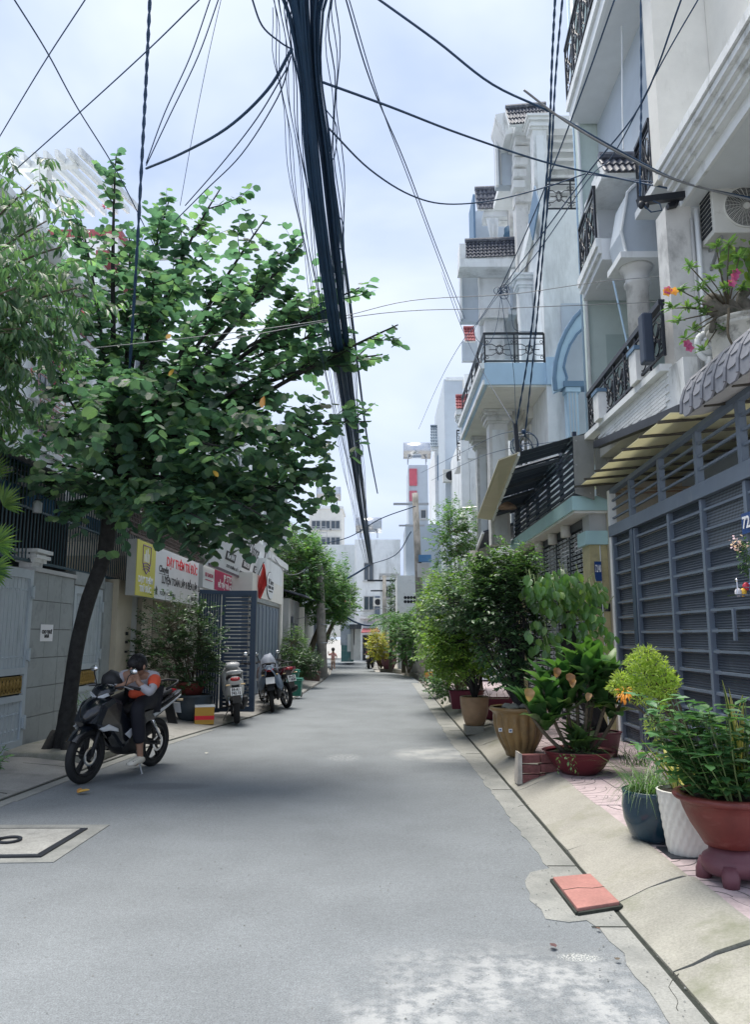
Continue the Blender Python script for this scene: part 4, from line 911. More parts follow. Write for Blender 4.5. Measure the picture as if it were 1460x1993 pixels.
# ---- further red tiled houses
t=thing('house','white columned house with red tiled canopies far along the right side','house',(4,25,0)); YG=24
tile_roof(t,pY(905,664,YG),pY(926,664,YG),pY(902,640,YG+.3),4,4,m_tiler); fbox(900,664,930,702,YG+.5,.2,'side_panel',m_bgrey,t)
fbox(921,565,938,760,YG+.8,.3,'wall',m_white,t); fbox(925,700,960,745,YG+.8,.3,'wall',m_white,t)
tile_roof(t,pY(888,796,YG),pY(930,795,YG),pY(887,773,YG+.3),8,4,m_tiler); fbox(888,797,932,806,YG-.02,.5,'eave',m_white,t)
for (a,b) in ((898,912),(917,925)): column(pY((a+b)/2,900,YG+.4).x,YG+.4,pY(a,990,YG).z,pY(a,807,YG).z,.26,t,m_white)
bs=fbox(911,878,940,892,YG+.2,1.2,'balcony_slab',m_white,t); p=pY(912,878,YG+.3); q=pY(934,878,YG+.3); ornate_rail(bs,p,q,.62,2,style=1)
bs=fbox(891,898,902,908,YG+.8,1.2,'balcony_slab',m_white,t); p=pY(891,898,YG+.9); q=pY(902,898,YG+.9); ornate_rail(bs,p,q,.62,1,style=1); p2=pY(890,866,YG+.9); ornate_rail(bs,p2,p2+V((.2,0,0)),.5,1,style=1)
B('front_wall',(pY(926,800,YG).x,YG+1.4,.2),(6.5,33,9.2),m_white,t); fbox(912,806,945,880,YG+1.3,.08,'painted_shade_panel',m_bgrey,t)  # last box: flat blue-grey panel before the wall, porch shade painted by its tone
windowed(t,pY(926,800,YG).x-.001,26,27.4,3.6,5.2,-1); windowed(t,pY(926,800,YG).x-.001,28.6,30,3.6,5.2,-1)
t=thing('house','plain pale grey windowless tower house rising beyond the red tiles','house',(4,34,0)); YT=33
fbox(868,738,905,1215,YT,6,'wall',m_bgrey,t); fbox(868,734,908,740,YT-.05,6,'coping',m_white,t); fbox(893,750,905,1215,YT+.5,.3,'wall',m_bgrey,t)
fbox(905,728,925,800,YT-1,.3,'rear_wall',m_white,t)
t=thing('house','white brick-textured house with blue grey tiled roof and slit window','house',(4,38,0)); YH=37
m_wb=M('white_painted_block',(.68,.70,.71),.8,var=.05,dirt=(.45,.47,.48),ds=4,dpos=(.55,.75),bump=.4,bs=10)
fbox(849,870,868,1240,YH,5,'wall',m_wb,t); tile_roof(t,pY(838,870,YH-.1),pY(869,870,YH-.1),pY(838,830,YH+.6),7,7,M('blue_grey_tile',(.20,.26,.32),.5,var=.15)); fbox(840,870,869,876,YH-.05,.3,'eave',m_whiteold,t)
o=fbox(852,886,861,935,YH-.03,.05,'window',m_dblue,t); fbox(851,876,862,883,YH-.05,.05,'lintel',m_white,t)
t=thing('house','white wall of a house with small ventilation holes beyond the leaning pole','house',(3,38,0)); YL=36
fbox(773,1120,850,1200,YL,4,'wall',m_wb,t); fbox(790,1020,868,1120,YL+.5,4,'wall',m_bgrey,t)
hm=G().lathe([(.0,0),(.075,0)],(0,0,0),8,cap=False).xf(Matrix.Rotation(PI/2,4,'X')).mesh('vent_hole',m_dark)
for r in range(2):
    for k in range(6): 
        for base in (789,): piece('vent_hole',hm,t,pY(base+k*6,1163+r*8,YL-.012))
for r in range(2):
    for k in range(2): piece('vent_hole',hm,t,pY(824+k*6,1163+r*8,YL-.012))
fbox(795,1198,838,1206,YL-.3,.3,'ledge',m_grey,t)
B('lower_wall',(pY(775,1250,YL).x,YL+.3,0),(4.5,40,3.2),m_grey,t)
# =================== LEFT SIDE ===================
m_ltile=m_tilewall
# ---- first gate: pale metal leaf with planks, rivets and gold casting
def plank_gate(t,X,y0,y1,z0,z1,n):
    g=G(); f=.09
    g.box((X-.02,y0,z0),(X+.04,y0+f,z1)).box((X-.02,y1-f,z0),(X+.04,y1,z1)).box((X-.02,y0+f,z1-.12),(X+.04,y1-f,z1)).box((X-.02,y0+f,z0),(X+.04,y1-f,z0+.13))
    zm=z0+(z1-z0)*.30; zn=zm+.27
    g.box((X-.02,y0+f,zm-.08),(X+.04,y1-f,zm)).box((X-.02,y0+f,zn),(X+.04,y1-f,zn+.09)); fr=g.build('frame',m_lgate,t)
    w=(y1-y0-2*f)/n
    for (a,b) in ((z0+.131,zm-.081),(zn+.091,z1-.121)):
        me=G().box((-.008,-w/2+.006,0),(.012,w/2-.006,b-a)).mesh('plank',m_lgate)
        kb=G().lathe([(.017,0),(.012,.014),(.0,.018)],(0,0,0),8,cap=False).xf(Matrix.Rotation(PI/2,4,'Y')).mesh('rivet',m_lgate)
        B('backing',(X-.019,y0+f,a),(X-.009,y1-f,b),m_dark,t)
        for k in range(n):
            yc=y0+f+w*(k+.5); piece('plank',me,t,(X,yc,a))
            piece('rivet',kb,t,(X+.012,yc,a+.14)); piece('rivet',kb,t,(X+.012,yc,b-.16))
    B('backing',(X-.019,y0+f,zm),(X-.009,y1-f,zn),m_dark,t)
    g=G(); m=int((y1-y0)/.1)
    for k in range(m):
        y=y0+f+(y1-y0-2*f)*(k+.5)/m
        g.tube([(X+.01,y+.04*math.cos(a),zm+.135+.11*math.sin(a)*(1 if a<PI else .9)) for a in [2*PI*i/10 for i in range(11)]],.012,5)
        g.ell((X+.01,y,zm+.135),(.015,.02,.05),6,5)
    g.tube([(X+.01,y0+f,zm+.03),(X+.01,y1-f,zm+.03)],.012,5); g.tube([(X+.01,y0+f,zn-.03),(X+.01,y1-f,zn-.03)],.012,5)
    g.build('gold_casting',m_gold,t)
    g=G()
    for z in (z0+.35,z0+(z1-z0)*.52,z1-.3): g.box((X+.041,y1-.07,z-.07),(X+.075,y1-.03,z+.07)); g.tube([(X+.06,y1-.02,z-.09),(X+.06,y1-.02,z+.09)],.018,8)
    g.build('hinge',m_lgate,t)
XL=-4.86
t=thing('metal_gate','pale grey blue plank gate with gold casting at the left edge of the photo','gate',(XL,9,.1)); plank_gate(t,XL,7.6,10.55,.11,2.5,26)
t=thing('metal_gate','narrow pale grey blue plank gate with gold casting behind the leaning tree trunk','gate',(XL,13,.1)); plank_gate(t,XL-.05,12.12,13.35,.11,2.4,11)
# ---- wall between gates with stone tiles
t=thing('wall','grey tiled wall between the two pale gates with a paper notice','wall',(XL,11.3,.1))
B('core',(XL-.25,10.62,.08),(XL-.03,12.05,2.5),m_joint,t)
r_=random.Random(9)
for r in range(6):
    for k in range(3):
        y0=10.63+.475*k; z0=.1+.4*r
        B('tile',(XL-.029,y0+.004,z0+.004),(XL+.0+r_.uniform(0,.003),y0+.471,z0+.396),m_ltile,t)
B('coping',(XL-.3,10.6,2.501),(XL+.03,12.08,2.56),m_grey,t)
g=G()
for e,a,b in ((0,.0,.07),(.04,.07,.12),(.08,.12,.17),(.03,.17,.2),(.1,.2,.25)): g.box((XL-.22-e,10.62-e,2.561+a),(XL-.02+e,10.92+e,2.561+b))
g.build('capital',m_whiteold,t)
t=thing('paper_notice','white paper notice taped to the grey tiled wall','notice',(XL,11.3,1.4))
p=pX(79,1215,XL+.006); q=pX(101,1248,XL+.006); B('paper',(XL+.004,p.y,q.z),(XL+.007,q.y,p.z),m_txwht,t); ym=(p.y+q.y)/2
text('CHO THUÊ',(XL+.01,ym,p.z*.55+q.z*.45),STREET_L,.05,m_txblk,t,width=.8*(q.y-p.y),bold=.002); text('NHÀ',(XL+.01,ym,p.z*.3+q.z*.7),STREET_L,.05,m_txblk,t,bold=.002)
t=thing('wall','beige rendered pillar beside the narrow gate, smudged near the bell','wall',(XL,14,0))
B('gate_jamb',(XL-.25,13.37,.08),(XL+.02,13.75,2.55),m_tilewall,t); B('lintel',(XL-.25,12.06,2.42),(XL+.01,13.36,2.62),m_tilewall,t)
B('pillar',(XL-.2,13.76,.08),(XL+.12,14.55,2.62),m_beige,t); B('pillar',(XL-.2,14.56,.08),(XL+.02,15.2,2.5),m_grey,t)
for z,h in ((1.62,.06),(1.47,.05),(1.3,.04)): B('bell_plate',(XL+.121,14.25,z),(XL+.128,14.4,z+h),m_txblk if z<1.6 else m_dark,t)
# ---- first house: terrace with bars, corrugated eave and white upper storey
t=thing('house','white house with dark barred terrace and roof pergola behind the big tree','house',(-7,11,0))
XU=-6.1
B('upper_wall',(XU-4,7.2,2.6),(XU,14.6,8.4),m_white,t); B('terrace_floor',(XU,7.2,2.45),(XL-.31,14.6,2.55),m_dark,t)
B('painted_shade_wall',(XU+.001,7.2,2.551),(XU+.03,14.6,4.1),m_dark,t)  # near-black sheet over the white wall; terrace shade is put into its colour
vb=G().tube([(0,0,0),(0,0,1.35)],.011,5).mesh('bar',M('dark_teal_bar_paint',(.03,.07,.09),.5))
rl=G().box((XL-.08,7.6,2.62),(XL-.04,15.3,2.66)).box((XL-.08,7.6,3.95),(XL-.04,15.3,3.99)).box((XL-.08,7.6,3.35),(XL-.04,15.3,3.38)).build('terrace_grille',M('dark_teal_frame',(.03,.07,.09),.5),t)
for k in range(74): piece('bar',vb,rl,(XL-.06,7.65+.104*k,2.63))
for k in range(5): B('tarp',(XL-.45-.02*k,8.7+k*1.25,3.5+.06*(k%2)),(XL-.43-.02*k,8.7+k*1.25+1.0,3.78),M('blue_tarp',(.03,.13,.26),.6,var=.3),t)
e0=V((XL+.35,7.0,3.78)); e1=V((XL+.35,14.4,3.9)); corr(e0,e1,e0+V((-1.6,0,.5)),e1+V((-1.6,0,.5)),46,.03,'corrugated_eave',M('old_corrugated_iron',(.10,.11,.12),.6,var=.3,vs=5,dirt=(.2,.17,.14),ds=4,dpos=(.5,.75)),t)
for (a,b,c,d) in ((66,662,116,704),(66,756,112,800),(150,560,200,610)):
    p=pX(a,b,XU); q=pX(c,d,XU); y0,y1=p.y,q.y; z1=p.z; z0=z1-1.0
    o=windowed(t,XU+.001,y0,y1,z0,z1,1,m_whiteold,2); g=G()
    for k in range(6): g.tube([(XU+.14,y0-.03,z0+.02+k*.19),(XU+.14,y1+.03,z0+.02+k*.19)],.012,5)
    for y in (y0-.03,(y0+y1)/2,y1+.03): g.tube([(XU+.14,y,z0),(XU+.14,y,z1)],.012,5)
    g.build('grille',M('rose_bar',(.40,.23,.22),.6) if a==66 else m_tiler,o)
B('cornice',(XU-.1,7.2,8.401),(XU+.3,14.8,8.55),m_white,t); B('belt_course',(XU,7.2,5.3),(XU+.12,14.7,5.45),m_whiteold,t)
# pergola
pz=pX(60,312,XU-.2).z
pa,pb=pY(30,326,12.6),pY(150,318,12.6); pp=pY(78,326,12.6); B('pergola_post',(pp.x-.1,12.6,8.0),(pp.x+.12,12.82,pp.z),m_white,t)
G().bar(pa,pb,.12,.14).build('pergola_beam',m_white,t)
G().bar(pa+V((.6,3.2,-.1)),pb+V((1.2,3.2,-.1)),.12,.14).build('pergola_beam',m_white,t)
for k in range(7):
    ra_,rb_=pY(18+22.5*k,318-2*k,12.2),pY(18+22.5*k+118,318-2*k+112,15.6); G().bar(ra_+V((0,0,.12)),rb_+V((0,0,.12)),.07,.13).build('rafter',m_white,t)
t=thing('lamp','frosted glass jar lamp hanging from the dark eave left of the trunk','lamp',(XL+.3,10.6,3.4)); p=pX(72,985,XL+.25)
g=G(); g.lathe([(.055,-.09),(.06,-.06),(.06,.04),(.04,.07)],p,12); g.build('shade',M('frosted_glass',(.42,.45,.46),.3),t,smooth=True); g=G(); g.tube([p+V((0,0,.07)),p+V((0,0,.2))],.008,5); g.ell(p+V((0,0,.08)),(.04,.04,.02),8,5); g.build('holder',m_black,t)
# ---- second house with tutoring sign
t=thing('house','tan house with red roof edging behind the tutoring signboard','house',(-6.5,16.5,0)); X2=-4.75
B('wall',(-9,15.21,.1),(X2,15.9,2.4),m_beige,t); B('wall',(-9,18.6,.1),(X2,19.2,4.2),m_cream,t); B('lintel',(-9,15.21,2.42),(X2,19.2,3.2),m_beige,t)
B('inner_wall',(-7.2,15.9,.1),(-7.0,18.6,2.4),m_dark,t); B('upper_wall',(-9.5,14.9,3.9),(-5.9,19.2,9.4),m_white,t)
bm_=G().box((-.008,-.012,0),(.008,.012,2.25)).mesh('bar',m_beige)
fr=G().box((X2+.0,15.9,.15),(X2+.03,18.6,.19)).box((X2,15.9,2.34),(X2+.03,18.6,2.38)).build('barred_screen',m_beige,t)
for k in range(30): piece('bar',bm_,fr,(X2+.015,15.95+k*.09,.15))
fr=G().box((X2+.15,13.7,3.45),(X2+.19,19.1,3.49)).box((X2+.15,13.7,4.1),(X2+.19,19.1,4.15)).build('terrace_lattice',M('brown_lattice',(.09,.07,.06),.7),t)
bm2=G().box((-.01,-.012,0),(.01,.012,.62)).mesh('bar',fr.data.materials[0])
for k in range(60): piece('bar',bm2,fr,(X2+.17,13.75+k*.09,3.48))
g=G(); 
for k in range(7): g.box((X2+.165,13.7,3.53+k*.08),(X2+.175,19.1,3.545+k*.08))
g.build('lattice_wire',fr.data.materials[0],fr)
G().ext([(X2+.25,14.5,4.3),(X2+.25,19.2,4.3),(X2-1.3,19.2,4.75),(X2-1.3,14.5,4.75)],(0,0,.03)).build('awning_sheet',m_cream,t)
windowed(t,-5.899,16.2,17.8,5.2,6.8,1,m_whiteold,3); windowed(t,-5.899,16.2,17.8,7.6,8.8,1,m_whiteold,3)
for (z,c) in ((9.4,m_tiler),(7.1,m_whiteold)): B('cornice',(-6.0,14.9,z),(-5.7,19.3,z+.22),c,t)
B('stair_tower',(-8.5,17.2,9.62),(-6.4,19.0,11.2),m_white,t); B('tower_coping',(-8.6,17.1,11.2),(-6.3,19.1,11.35),m_tiler,t); B('red_trim',(-6.39,17.2,9.9),(-6.36,19.0,10.1),m_tiler,t)
# signboard
XS=-4.4; t=thing('signboard','long white and yellow tutoring signboard with red and black lettering','signboard',(XS,16.2,2.3))
s0=pX(265,1105,XS).y; s1=pX(395,1138,XS).y; z0,z1=2.33,3.34
m_sy=flat('sign_yellow',(.62,.58,.12)); m_sw=flat('sign_white',(.72,.74,.76)); m_sp=flat('sign_purple',(.14,.05,.3))
B('box',(XS-.18,s0,z0),(XS-.011,s1,z1),m_grey,t); yc=s0+(s1-s0)*.22
B('yellow_face',(XS-.01,s0,z0),(XS,yc,z1),m_sy,t); B('white_face',(XS-.01,yc+.001,z0),(XS,s1,z1),m_sw,t)
L=s1-s0; f=lambda a:s0+L*a
text('DẠY THÊM TRÍ ĐỨC',(XS+.003,f(.62),z0+.78),STREET_L,.19,m_txred,t,width=L*.50,bold=.006)
text('Chuyên',(XS+.003,f(.335),z0+.60),STREET_L,.13,m_txblk,t,width=L*.13,bold=.004); B('underline',(XS+.001,f(.27),z0+.5),(XS+.003,f(.40),z0+.51),m_txblk,t)
text('LUYỆN TOÁN LỚP 8 ĐẾN LỚP 12',(XS+.003,f(.62),z0+.39),STREET_L,.15,m_txblk,t,width=L*.62,bold=.005)
text('72/39 HUỲNH',(XS+.003,f(.40),z0+.12),STREET_L,.07,m_txblk,t,width=L*.22); text('0902 87 17 67',(XS+.003,f(.85),z0+.12),STREET_L,.08,m_txblk,t,width=L*.16,bold=.002)
text('DẠY THÊM',(XS+.003,f(.11),z0+.30),STREET_L,.11,m_txwht,t,width=L*.17,bold=.006); text('TRÍ ĐỨC',(XS+.003,f(.11),z0+.13),STREET_L,.11,m_txwht,t,width=L*.14,bold=.006)
g=G(); yl=f(.11); ol=[(-.2,.94),(-.2,.62),(-.12,.5),(0,.42),(.12,.5),(.2,.62),(.2,.94)]
g.tube([(XS+.004,yl+a*1.2,z0+b) for a,b in ol+[ol[0]]],.008,4); 
for k in range(3): g.tube([(XS+.004,yl+.2*math.sin(2*PI*i/10)*1.1*(1 if 0 else 1)-.0,z0+.6-.05*k+.02*math.cos(4*PI*i/10)) for i in range(-2,3)],.007,4)
g.build('emblem',m_sp,t); g=G()
for k,(a,h) in enumerate(((-.12,.14),(-.04,.22),(.05,.26),(.13,.16))): g.box((XS+.002,yl+a-.025,z0+.64),(XS+.004,yl+a+.025,z0+.64+h))
g.build('emblem',m_txwht,t)
g=G(); p=(XS+.004,f(.245),z0+.1); g.box((XS+.001,p[1]-.06,z0+.07),(XS+.004,p[1]+.06,z0+.17)); g.ext([(XS+.001,p[1]-.08,z0+.17),(XS+.001,p[1]+.08,z0+.17),(XS+.001,p[1],z0+.25)],(.003,0,0)); g.build('house_icon',m_txblk,t)
# ---- phone shop
t=thing('house','pale shop house with grey folding doors under the phone shop signs','house',(-4.5,22,0)); X3=-3.25
B('side_wall',(-9,25.0,.1),(X3,25.35,3.8),m_cream,t); B('front_beam',(-9,19.25,2.62),(X3-.001,24.99,3.2),m_cream,t); B('round_sign_wall',(X3-.6,21.5,3.201),(X3-.001,24.99,3.79),m_white,t)
B('jamb',(-5,19.21,.1),(X3-.3,19.5,2.61),m_cream,t); B('upper_wall',(-9,19.6,3.8),(-4.1,27.0,9.0),m_white,t)
fg=B('sliding_gate_rail',(X3-.1,19.5,2.5),(X3-.02,24.6,2.61),m_metal,t)
pm_=G().box((-.02,-.155,0),(.02,.155,2.34)).box((.0201,-.13,.1),(.03,.13,1.0)).box((.0201,-.13,1.1),(.03,.13,2.25)).mesh('folding_panel',m_gslate)
for k in range(15): piece('folding_panel',pm_,fg,(X3-.06+(.015 if k%2 else 0),19.7+k*.33,.12))
B('door_stile',(X3-.1,24.61,.1),(X3-.01,24.7,2.5),m_metal,t)
windowed(t,-4.099,20.4,22.0,5,6.8,1,m_whiteold,3); windowed(t,-4.099,23.6,25.4,5,6.8,1,m_whiteold,3); windowed(t,-4.099,20.4,22.0,7.3,8.5,1,m_whiteold,3)
cm=M('old_corrugated_wall',(.58,.6,.62),.7,var=.1); corr(V((-4.0,25.6,4.6)),V((-3.2,25.6,4.6)),V((-4.0,25.6,7.5)),V((-3.2,25.6,7.5)),8,.03,'corrugated_wall',cm,t)
B('balcony_slab',(-4.09,22.5,3.9),(-3.3,27,4.1),m_whiteold,t)
# big tilted sign
t=thing('signboard','large white phone shop signboard leaning out over the street','signboard',(-3.6,19,3.1))
Q=[pX(400,1098,-3.62),pX(504,1128,-3.62),pX(514,1055,-3.42),pX(400,1012,-3.42)]
zt0,zt1=3.06,4.18; ya,yb=15.9,22.4; bl,br=V((-3.62,ya,zt0)),V((-3.62,yb,zt0)); tl_,tr_=V((-3.40,ya,zt1)),V((-3.40,yb,zt1))
G().ext([bl,br,tr_,tl_],(-.08,0,0.01)).build('panel',m_sw,t); G().bar(bl+V((.01,0,.03)),br+V((.01,0,.03)),.03,.05).build('edge_strip',M('sign_dark_edge',(.1,.06,.08),.5),t)
G().bar(br+V((.0,.02,0)),tr_+V((0,.02,0)),.04,.04).build('edge_strip',m_black,t)
u_=(tl_-bl).normalized(); FRS=((0,1,0),tuple(u_))
def on(a,b): return bl+(br-bl)*a+(tl_-bl)*b+V((.006,0,-.002))
text('JP Store',on(.70,.74),FRS,.34,m_txblk,t,width=2.0,shear=.3); text('PHONE - IPAD - PHỤ KIỆN',on(.66,.52),FRS,.11,m_txblk,t,width=1.7)
for a,s in ((.30,'MUA BÁN'),(.62,'TRAO ĐỔI'),(.88,'GÓP')):
    c=on(a,.34); w=.56; q=G(); q.ext([c+V((0,-w,0))-u_*.1,c+V((0,w,0))-u_*.1,c+V((0,w,0))+u_*.1,c+V((0,-w,0))+u_*.1],(.004,0,0)); q.build('black_label',m_txblk,t)
    text(s,c+V((.008,0,0)),FRS,.12,m_txwht,t,width=w*1.5,bold=.004)
text('72/37 ĐƯỜNG SỐ 1 - 0909 767 171',on(.46,.14),FRS,.07,m_txblk,t,width=2.6)
# raspberry shop banner
t=thing('signboard','raspberry JP STORE banner between white panels above the dark folding gate','signboard',(-3.75,18,2.6)); XB=-3.78
p0=pX(395,1122,XB).y; p1=pX(490,1140,XB).y; zb0,zb1=2.63,3.12; f2=lambda a:p0+(p1-p0)*a
B('box',(XB-.1,p0,zb0),(XB-.011,p1,zb1),m_grey,t); B('white_face',(XB-.01,p0,zb0),(XB,p1,zb1),m_sw,t); m_ras=flat('raspberry',(.42,.01,.09))
yr0=pX(417,1125,XB).y; yr1=pX(469,1135,XB).y
B('red_face',(XB+.001,yr0,zb0+.02),(XB+.008,yr1,zb1),m_ras,t); ym=(yr0+yr1)/2; Lr=yr1-yr0
text('JP STORE',(XB+.012,ym,zb1-.15),STREET_L,.15,m_txwht,t,width=Lr*.42,bold=.005); text('HỖ TRỢ TRẢ GÓP',(XB+.012,ym-Lr*.13,zb0+.15),STREET_L,.12,m_txwht,t,width=Lr*.52,bold=.004)
for a in (.28,.40): B('phone_icon',(XB+.009,ym+Lr*a-.08,zb0+.06),(XB+.012,ym+Lr*a+.06,zb0+.2),m_txwht,t)
text('HD SAISON',(XB+.004,(p0+yr0)/2,(zb0+zb1)/2+.04),STREET_L,.09,m_ras,t,width=(yr0-p0)*.7); B('underline',(XB+.001,p0+.2,zb0+.17),(XB+.004,yr0-.2,zb0+.19),m_ras,t)
text('HD SAISON',(XB+.004,(p1+yr1)/2,(zb0+zb1)/2),STREET_L,.09,m_ras,t,width=(p1-yr1)*.5)
# round sign
t=thing('signboard','round white JP Store disc with black rim on the pale shop wall','signboard',(X3,23.6,2.8)); XR=X3+.03; c=pX(527,1140,XR)
ra=.62
def disc(r0,x,mat,n,name,ry=1.75):
    g=G(); g.ext([(x,c.y+r0*ry*math.cos(2*PI*i/40),c.z+r0*math.sin(2*PI*i/40)) for i in range(40)],(.012,0,0)); return g.build(name,mat,t)
disc(.40,X3+.002,m_txblk,0,'rim'); disc(.38,X3+.016,m_sw,0,'face')
text('JP Store',(X3+.032,c.y,c.z+.1),STREET_L,.17,m_txblk,t,width=1.0,shear=.25); text('PHONE - IPAD',(X3+.032,c.y,c.z-.06),STREET_L,.09,m_txblk,t,width=1.05,bold=.003); text('HOTLINE 0909 767 171',(X3+.032,c.y,c.z-.17),STREET_L,.04,m_txblk,t,width=.7)
# red flag
t=thing('flag','red cloth flag hanging limp from a short pole by the round sign','flag',(-3.0,20.5,2.6))
pt=pY(512,1098,20.2); pb=pY(494,1137,20.2); G().tube([pb,pt+V((.02,0,.06))],.012,5).build('pole',m_black,t)
g=G();vs=[];fs=[]; lft=[(511,1097),(509,1106),(505,1118),(499,1134),(497,1146),(500,1160)]; rgt=[(514,1098),(517,1108),(520,1124),(520,1139),(514,1150),(506,1166)]
for j in range(6):
    for k in range(5): a=lft[j];b=rgt[j];s=k/4; p=pY(a[0]+(b[0]-a[0])*s,a[1]+(b[1]-a[1])*s,20.2); p.y+=.16*math.sin(k*2.4+j*.7); vs.append(p)
for j in range(5):
    for k in range(4): fs.append((j*5+k,j*5+k+1,(j+1)*5+k+1,(j+1)*5+k))
g.add(vs,fs); g.build('cloth',M('red_flag_cloth',(.62,.07,.06),.8,var=.15),t,smooth=True)
g=G(); 
for k in range(8): g.ell(pb+rnd()*.07,(.03,.02,.025),5,4)
g.build('dark_ribbon',m_black,t)
# open folding gate leaf
t=thing('metal_gate','dark navy slatted gate leaf folded open towards the street behind the white scooter','gate',(-3.1,15.7,.1))
gx0,gx1=pY(430,1260,15.6).x,pY(497,1260,15.6).x; gz=2.52
g=G(); g.box((gx0,15.58,.12),(gx0+.06,15.66,gz)).box((gx1-.1,15.56,.12),(gx1,15.68,gz)).box((gx0+.06,15.58,gz-.1),(gx1-.1,15.66,gz)).box((gx0+.06,15.58,.12),(gx1-.1,15.66,.22)); g.build('frame',m_navy2,t)
sm_=G().box((gx0+.061,15.59,-.028),(gx1-.17,15.65,.028)).box((gx1-.16,15.60,-.02),(gx1-.101,15.64,.02)).mesh('slat',m_navy2)
for k in range(31): piece('slat',sm_,t,(0,0,.27+.074*k),(0,0,0))
g=G(); 
for k in range(31):
    if k%2==0: g.box((gx1-.15,15.582,.255+.074*k),(gx1-.115,15.589,.285+.074*k))
g.build('latch_plates',m_metal,t,kind='stuff')
bmv=G().box((-.02,-.015,.12),(.02,.015,2.45)).mesh('bar',m_navy2); gx2=pY(385,1260,15.2).x
for k in range(9): piece('bar',bmv,t,(gx2+(gx0-gx2)*k/9,15.2+.4*k/9,0))
g=G(); g.bar((gx2,15.2,2.48),(gx0,15.6,2.48),.05,.08).bar((gx2,15.2,.15),(gx0,15.6,.15),.05,.08).bar((gx2,15.2,1.2),(gx0,15.6,1.2),.04,.05); g.build('frame',m_navy2,t)
# ---- beyond the shop: dark fronted house, tree trunk, blue doors, street end
t=thing('house','dark fronted house with corrugated porch behind the ferns past the shop','house',(-4,29,0))
B('wall',(-9,26.5,.1),(-3.2,36.5,2.9),m_grey,t); B('upper_wall',(-9,27.5,2.9),(-4.0,36,6.5),m_cream,t)
G().ext([(-2.6,26.3,2.95),(-2.5,32.5,2.95),(-4.2,32.5,3.4),(-4.2,26.3,3.4)],(0,0,.05)).build('porch_roof',m_tiled,t)
B('dark_door',(-3.19,27.2,.15),(-3.16,29.0,2.3),m_navy,t); B('dark_door',(-3.19,29.8,.15),(-3.16,32.0,2.5),m_navy,t); B('pale_post',(-3.15,29.2,.1),(-2.95,29.5,2.7),m_cream,t)
bmv=G().box((-.01,-.02,0),(.01,.02,.8)).mesh('bar',m_metal)
for k in range(14): piece('bar',bmv,t,(-3.1,27.2+k*.13,2.05))
for k in range(10): piece('bar',bmv,t,(-3.14,30+k*.2,1.2))
t=thing('house','house with dark blue doors and teal frame where the child runs','house',(-4,38,0))
B('wall',(-9,36.6,.1),(-3.45,43,2.9),m_gslate,t); B('teal_post',(-3.44,41.4,.1),(-3.0,42.2,3.3),M('teal_paint',(.06,.22,.25),.6),t); B('upper_wall',(-9,37,2.9),(-4.4,43,6),m_cream,t)
for y in (37.0,38.5,40): B('blue_door',(-3.44,y,.12),(-3.40,y+1.2,2.5),m_navy2,t); 
g=G()
for y in (36.8,38.3,39.8,41.2): g.box((-3.39,y,.1),(-3.36,y+.05,2.7))
for z in (.9,1.7,2.6): g.box((-3.39,36.8,z),(-3.365,41.2,z+.04))
g.build('pale_frame',m_metal,t)
YE_=46
t=thing('house','weathered pale blue house with teal painted base closing the left of the street end','house',(-3.5,46,0))
fbox(663,1215,690,1256,44,4,'wall',M('worn_blue_wall',(.50,.56,.66),.8,var=.1,dirt=(.3,.33,.36),ds=2.5,dpos=(.5,.7)),t); fbox(664,1256,687,1288,43.95,4,'base',M('worn_teal_base',(.10,.24,.25),.8,var=.15,dirt=(.25,.3,.3),ds=3,dpos=(.5,.7)),t)
fbox(620,1060,690,1215,44.3,4,'upper_wall',m_white,t); fbox(680,1215,703,1224,43.5,1,'gate_roof',m_tiled,t); fbox(688,1224,702,1285,44,.5,'tiled_pier',m_whiteold,t); fbox(683,1224,688,1284,43.8,.4,'pier',m_grey,t)
fbox(676,1234,683,1268,43.9,.05,'meter_box',m_white,t)
t=thing('house','white house with grey framed window facing down the street end','house',(-1,52,0)); Y5=52
fbox(690,1050,780,1290,Y5,5,'wall',m_white,t); windowf(t,Y5-.01,pY(708,1170,Y5).x,pY(728,1170,Y5).x,pY(708,1188,Y5).z,pY(708,1160,Y5).z,m_grey,2)
windowf(t,Y5-.01,pY(708,1100,Y5).x,pY(728,1100,Y5).x,pY(708,1130,Y5).z,pY(708,1095,Y5).z,m_grey,2)
fbox(700,1200,770,1204,Y5-.6,.6,'balcony_slab',m_whiteold,t); fbox(702,1196,742,1199,Y5-.3,.2,'ledge',m_grey,t); fbox(707,1210,731,1224,Y5-.05,.04,'shade_panel',m_bgrey,t); fbox(706,1236,735,1285,Y5-.05,.04,'dark_opening',m_dark,t)
fbox(730,1160,742,1200,Y5-.1,.09,'barred_window',m_gslate,t)
G().ext([pY(703,1232,Y5-1.6),pY(740,1230,Y5-1.6),pY(735,1224,Y5-.1),pY(706,1224,Y5-.1)],(0,0,.05)).build('red_awning',m_tiler,t)
t=thing('house','pale distant building above the street end at left','house',(-5,60,0))
fbox(600,990,665,1240,56,4,'wall',m_cream,t); fbox(600,985,668,990,55.9,4.2,'coping',m_whiteold,t)
for r in range(3):
    for k in range(3): x0=pY(606+k*19,1010+r*32,56).x; windowf(t,55.99,x0,x0+.7,pY(600,1030+r*32,56).z,pY(600,1013+r*32,56).z,m_grey,2)
t=thing('house','concrete block house with open roof terrace above the climbing greenery','house',(-5,38,0))
fbox(520,1015,566,1075,37,3,'wall',m_wb,t); fbox(510,1075,590,1082,36.5,3,'slab',m_grey,t); 
g=G(); p=pY(566,1060,38)
for z in (.3,.6,.9): g.bar(p+V((0,0,z)),p+V((1.8,0,z)),.03,.03)
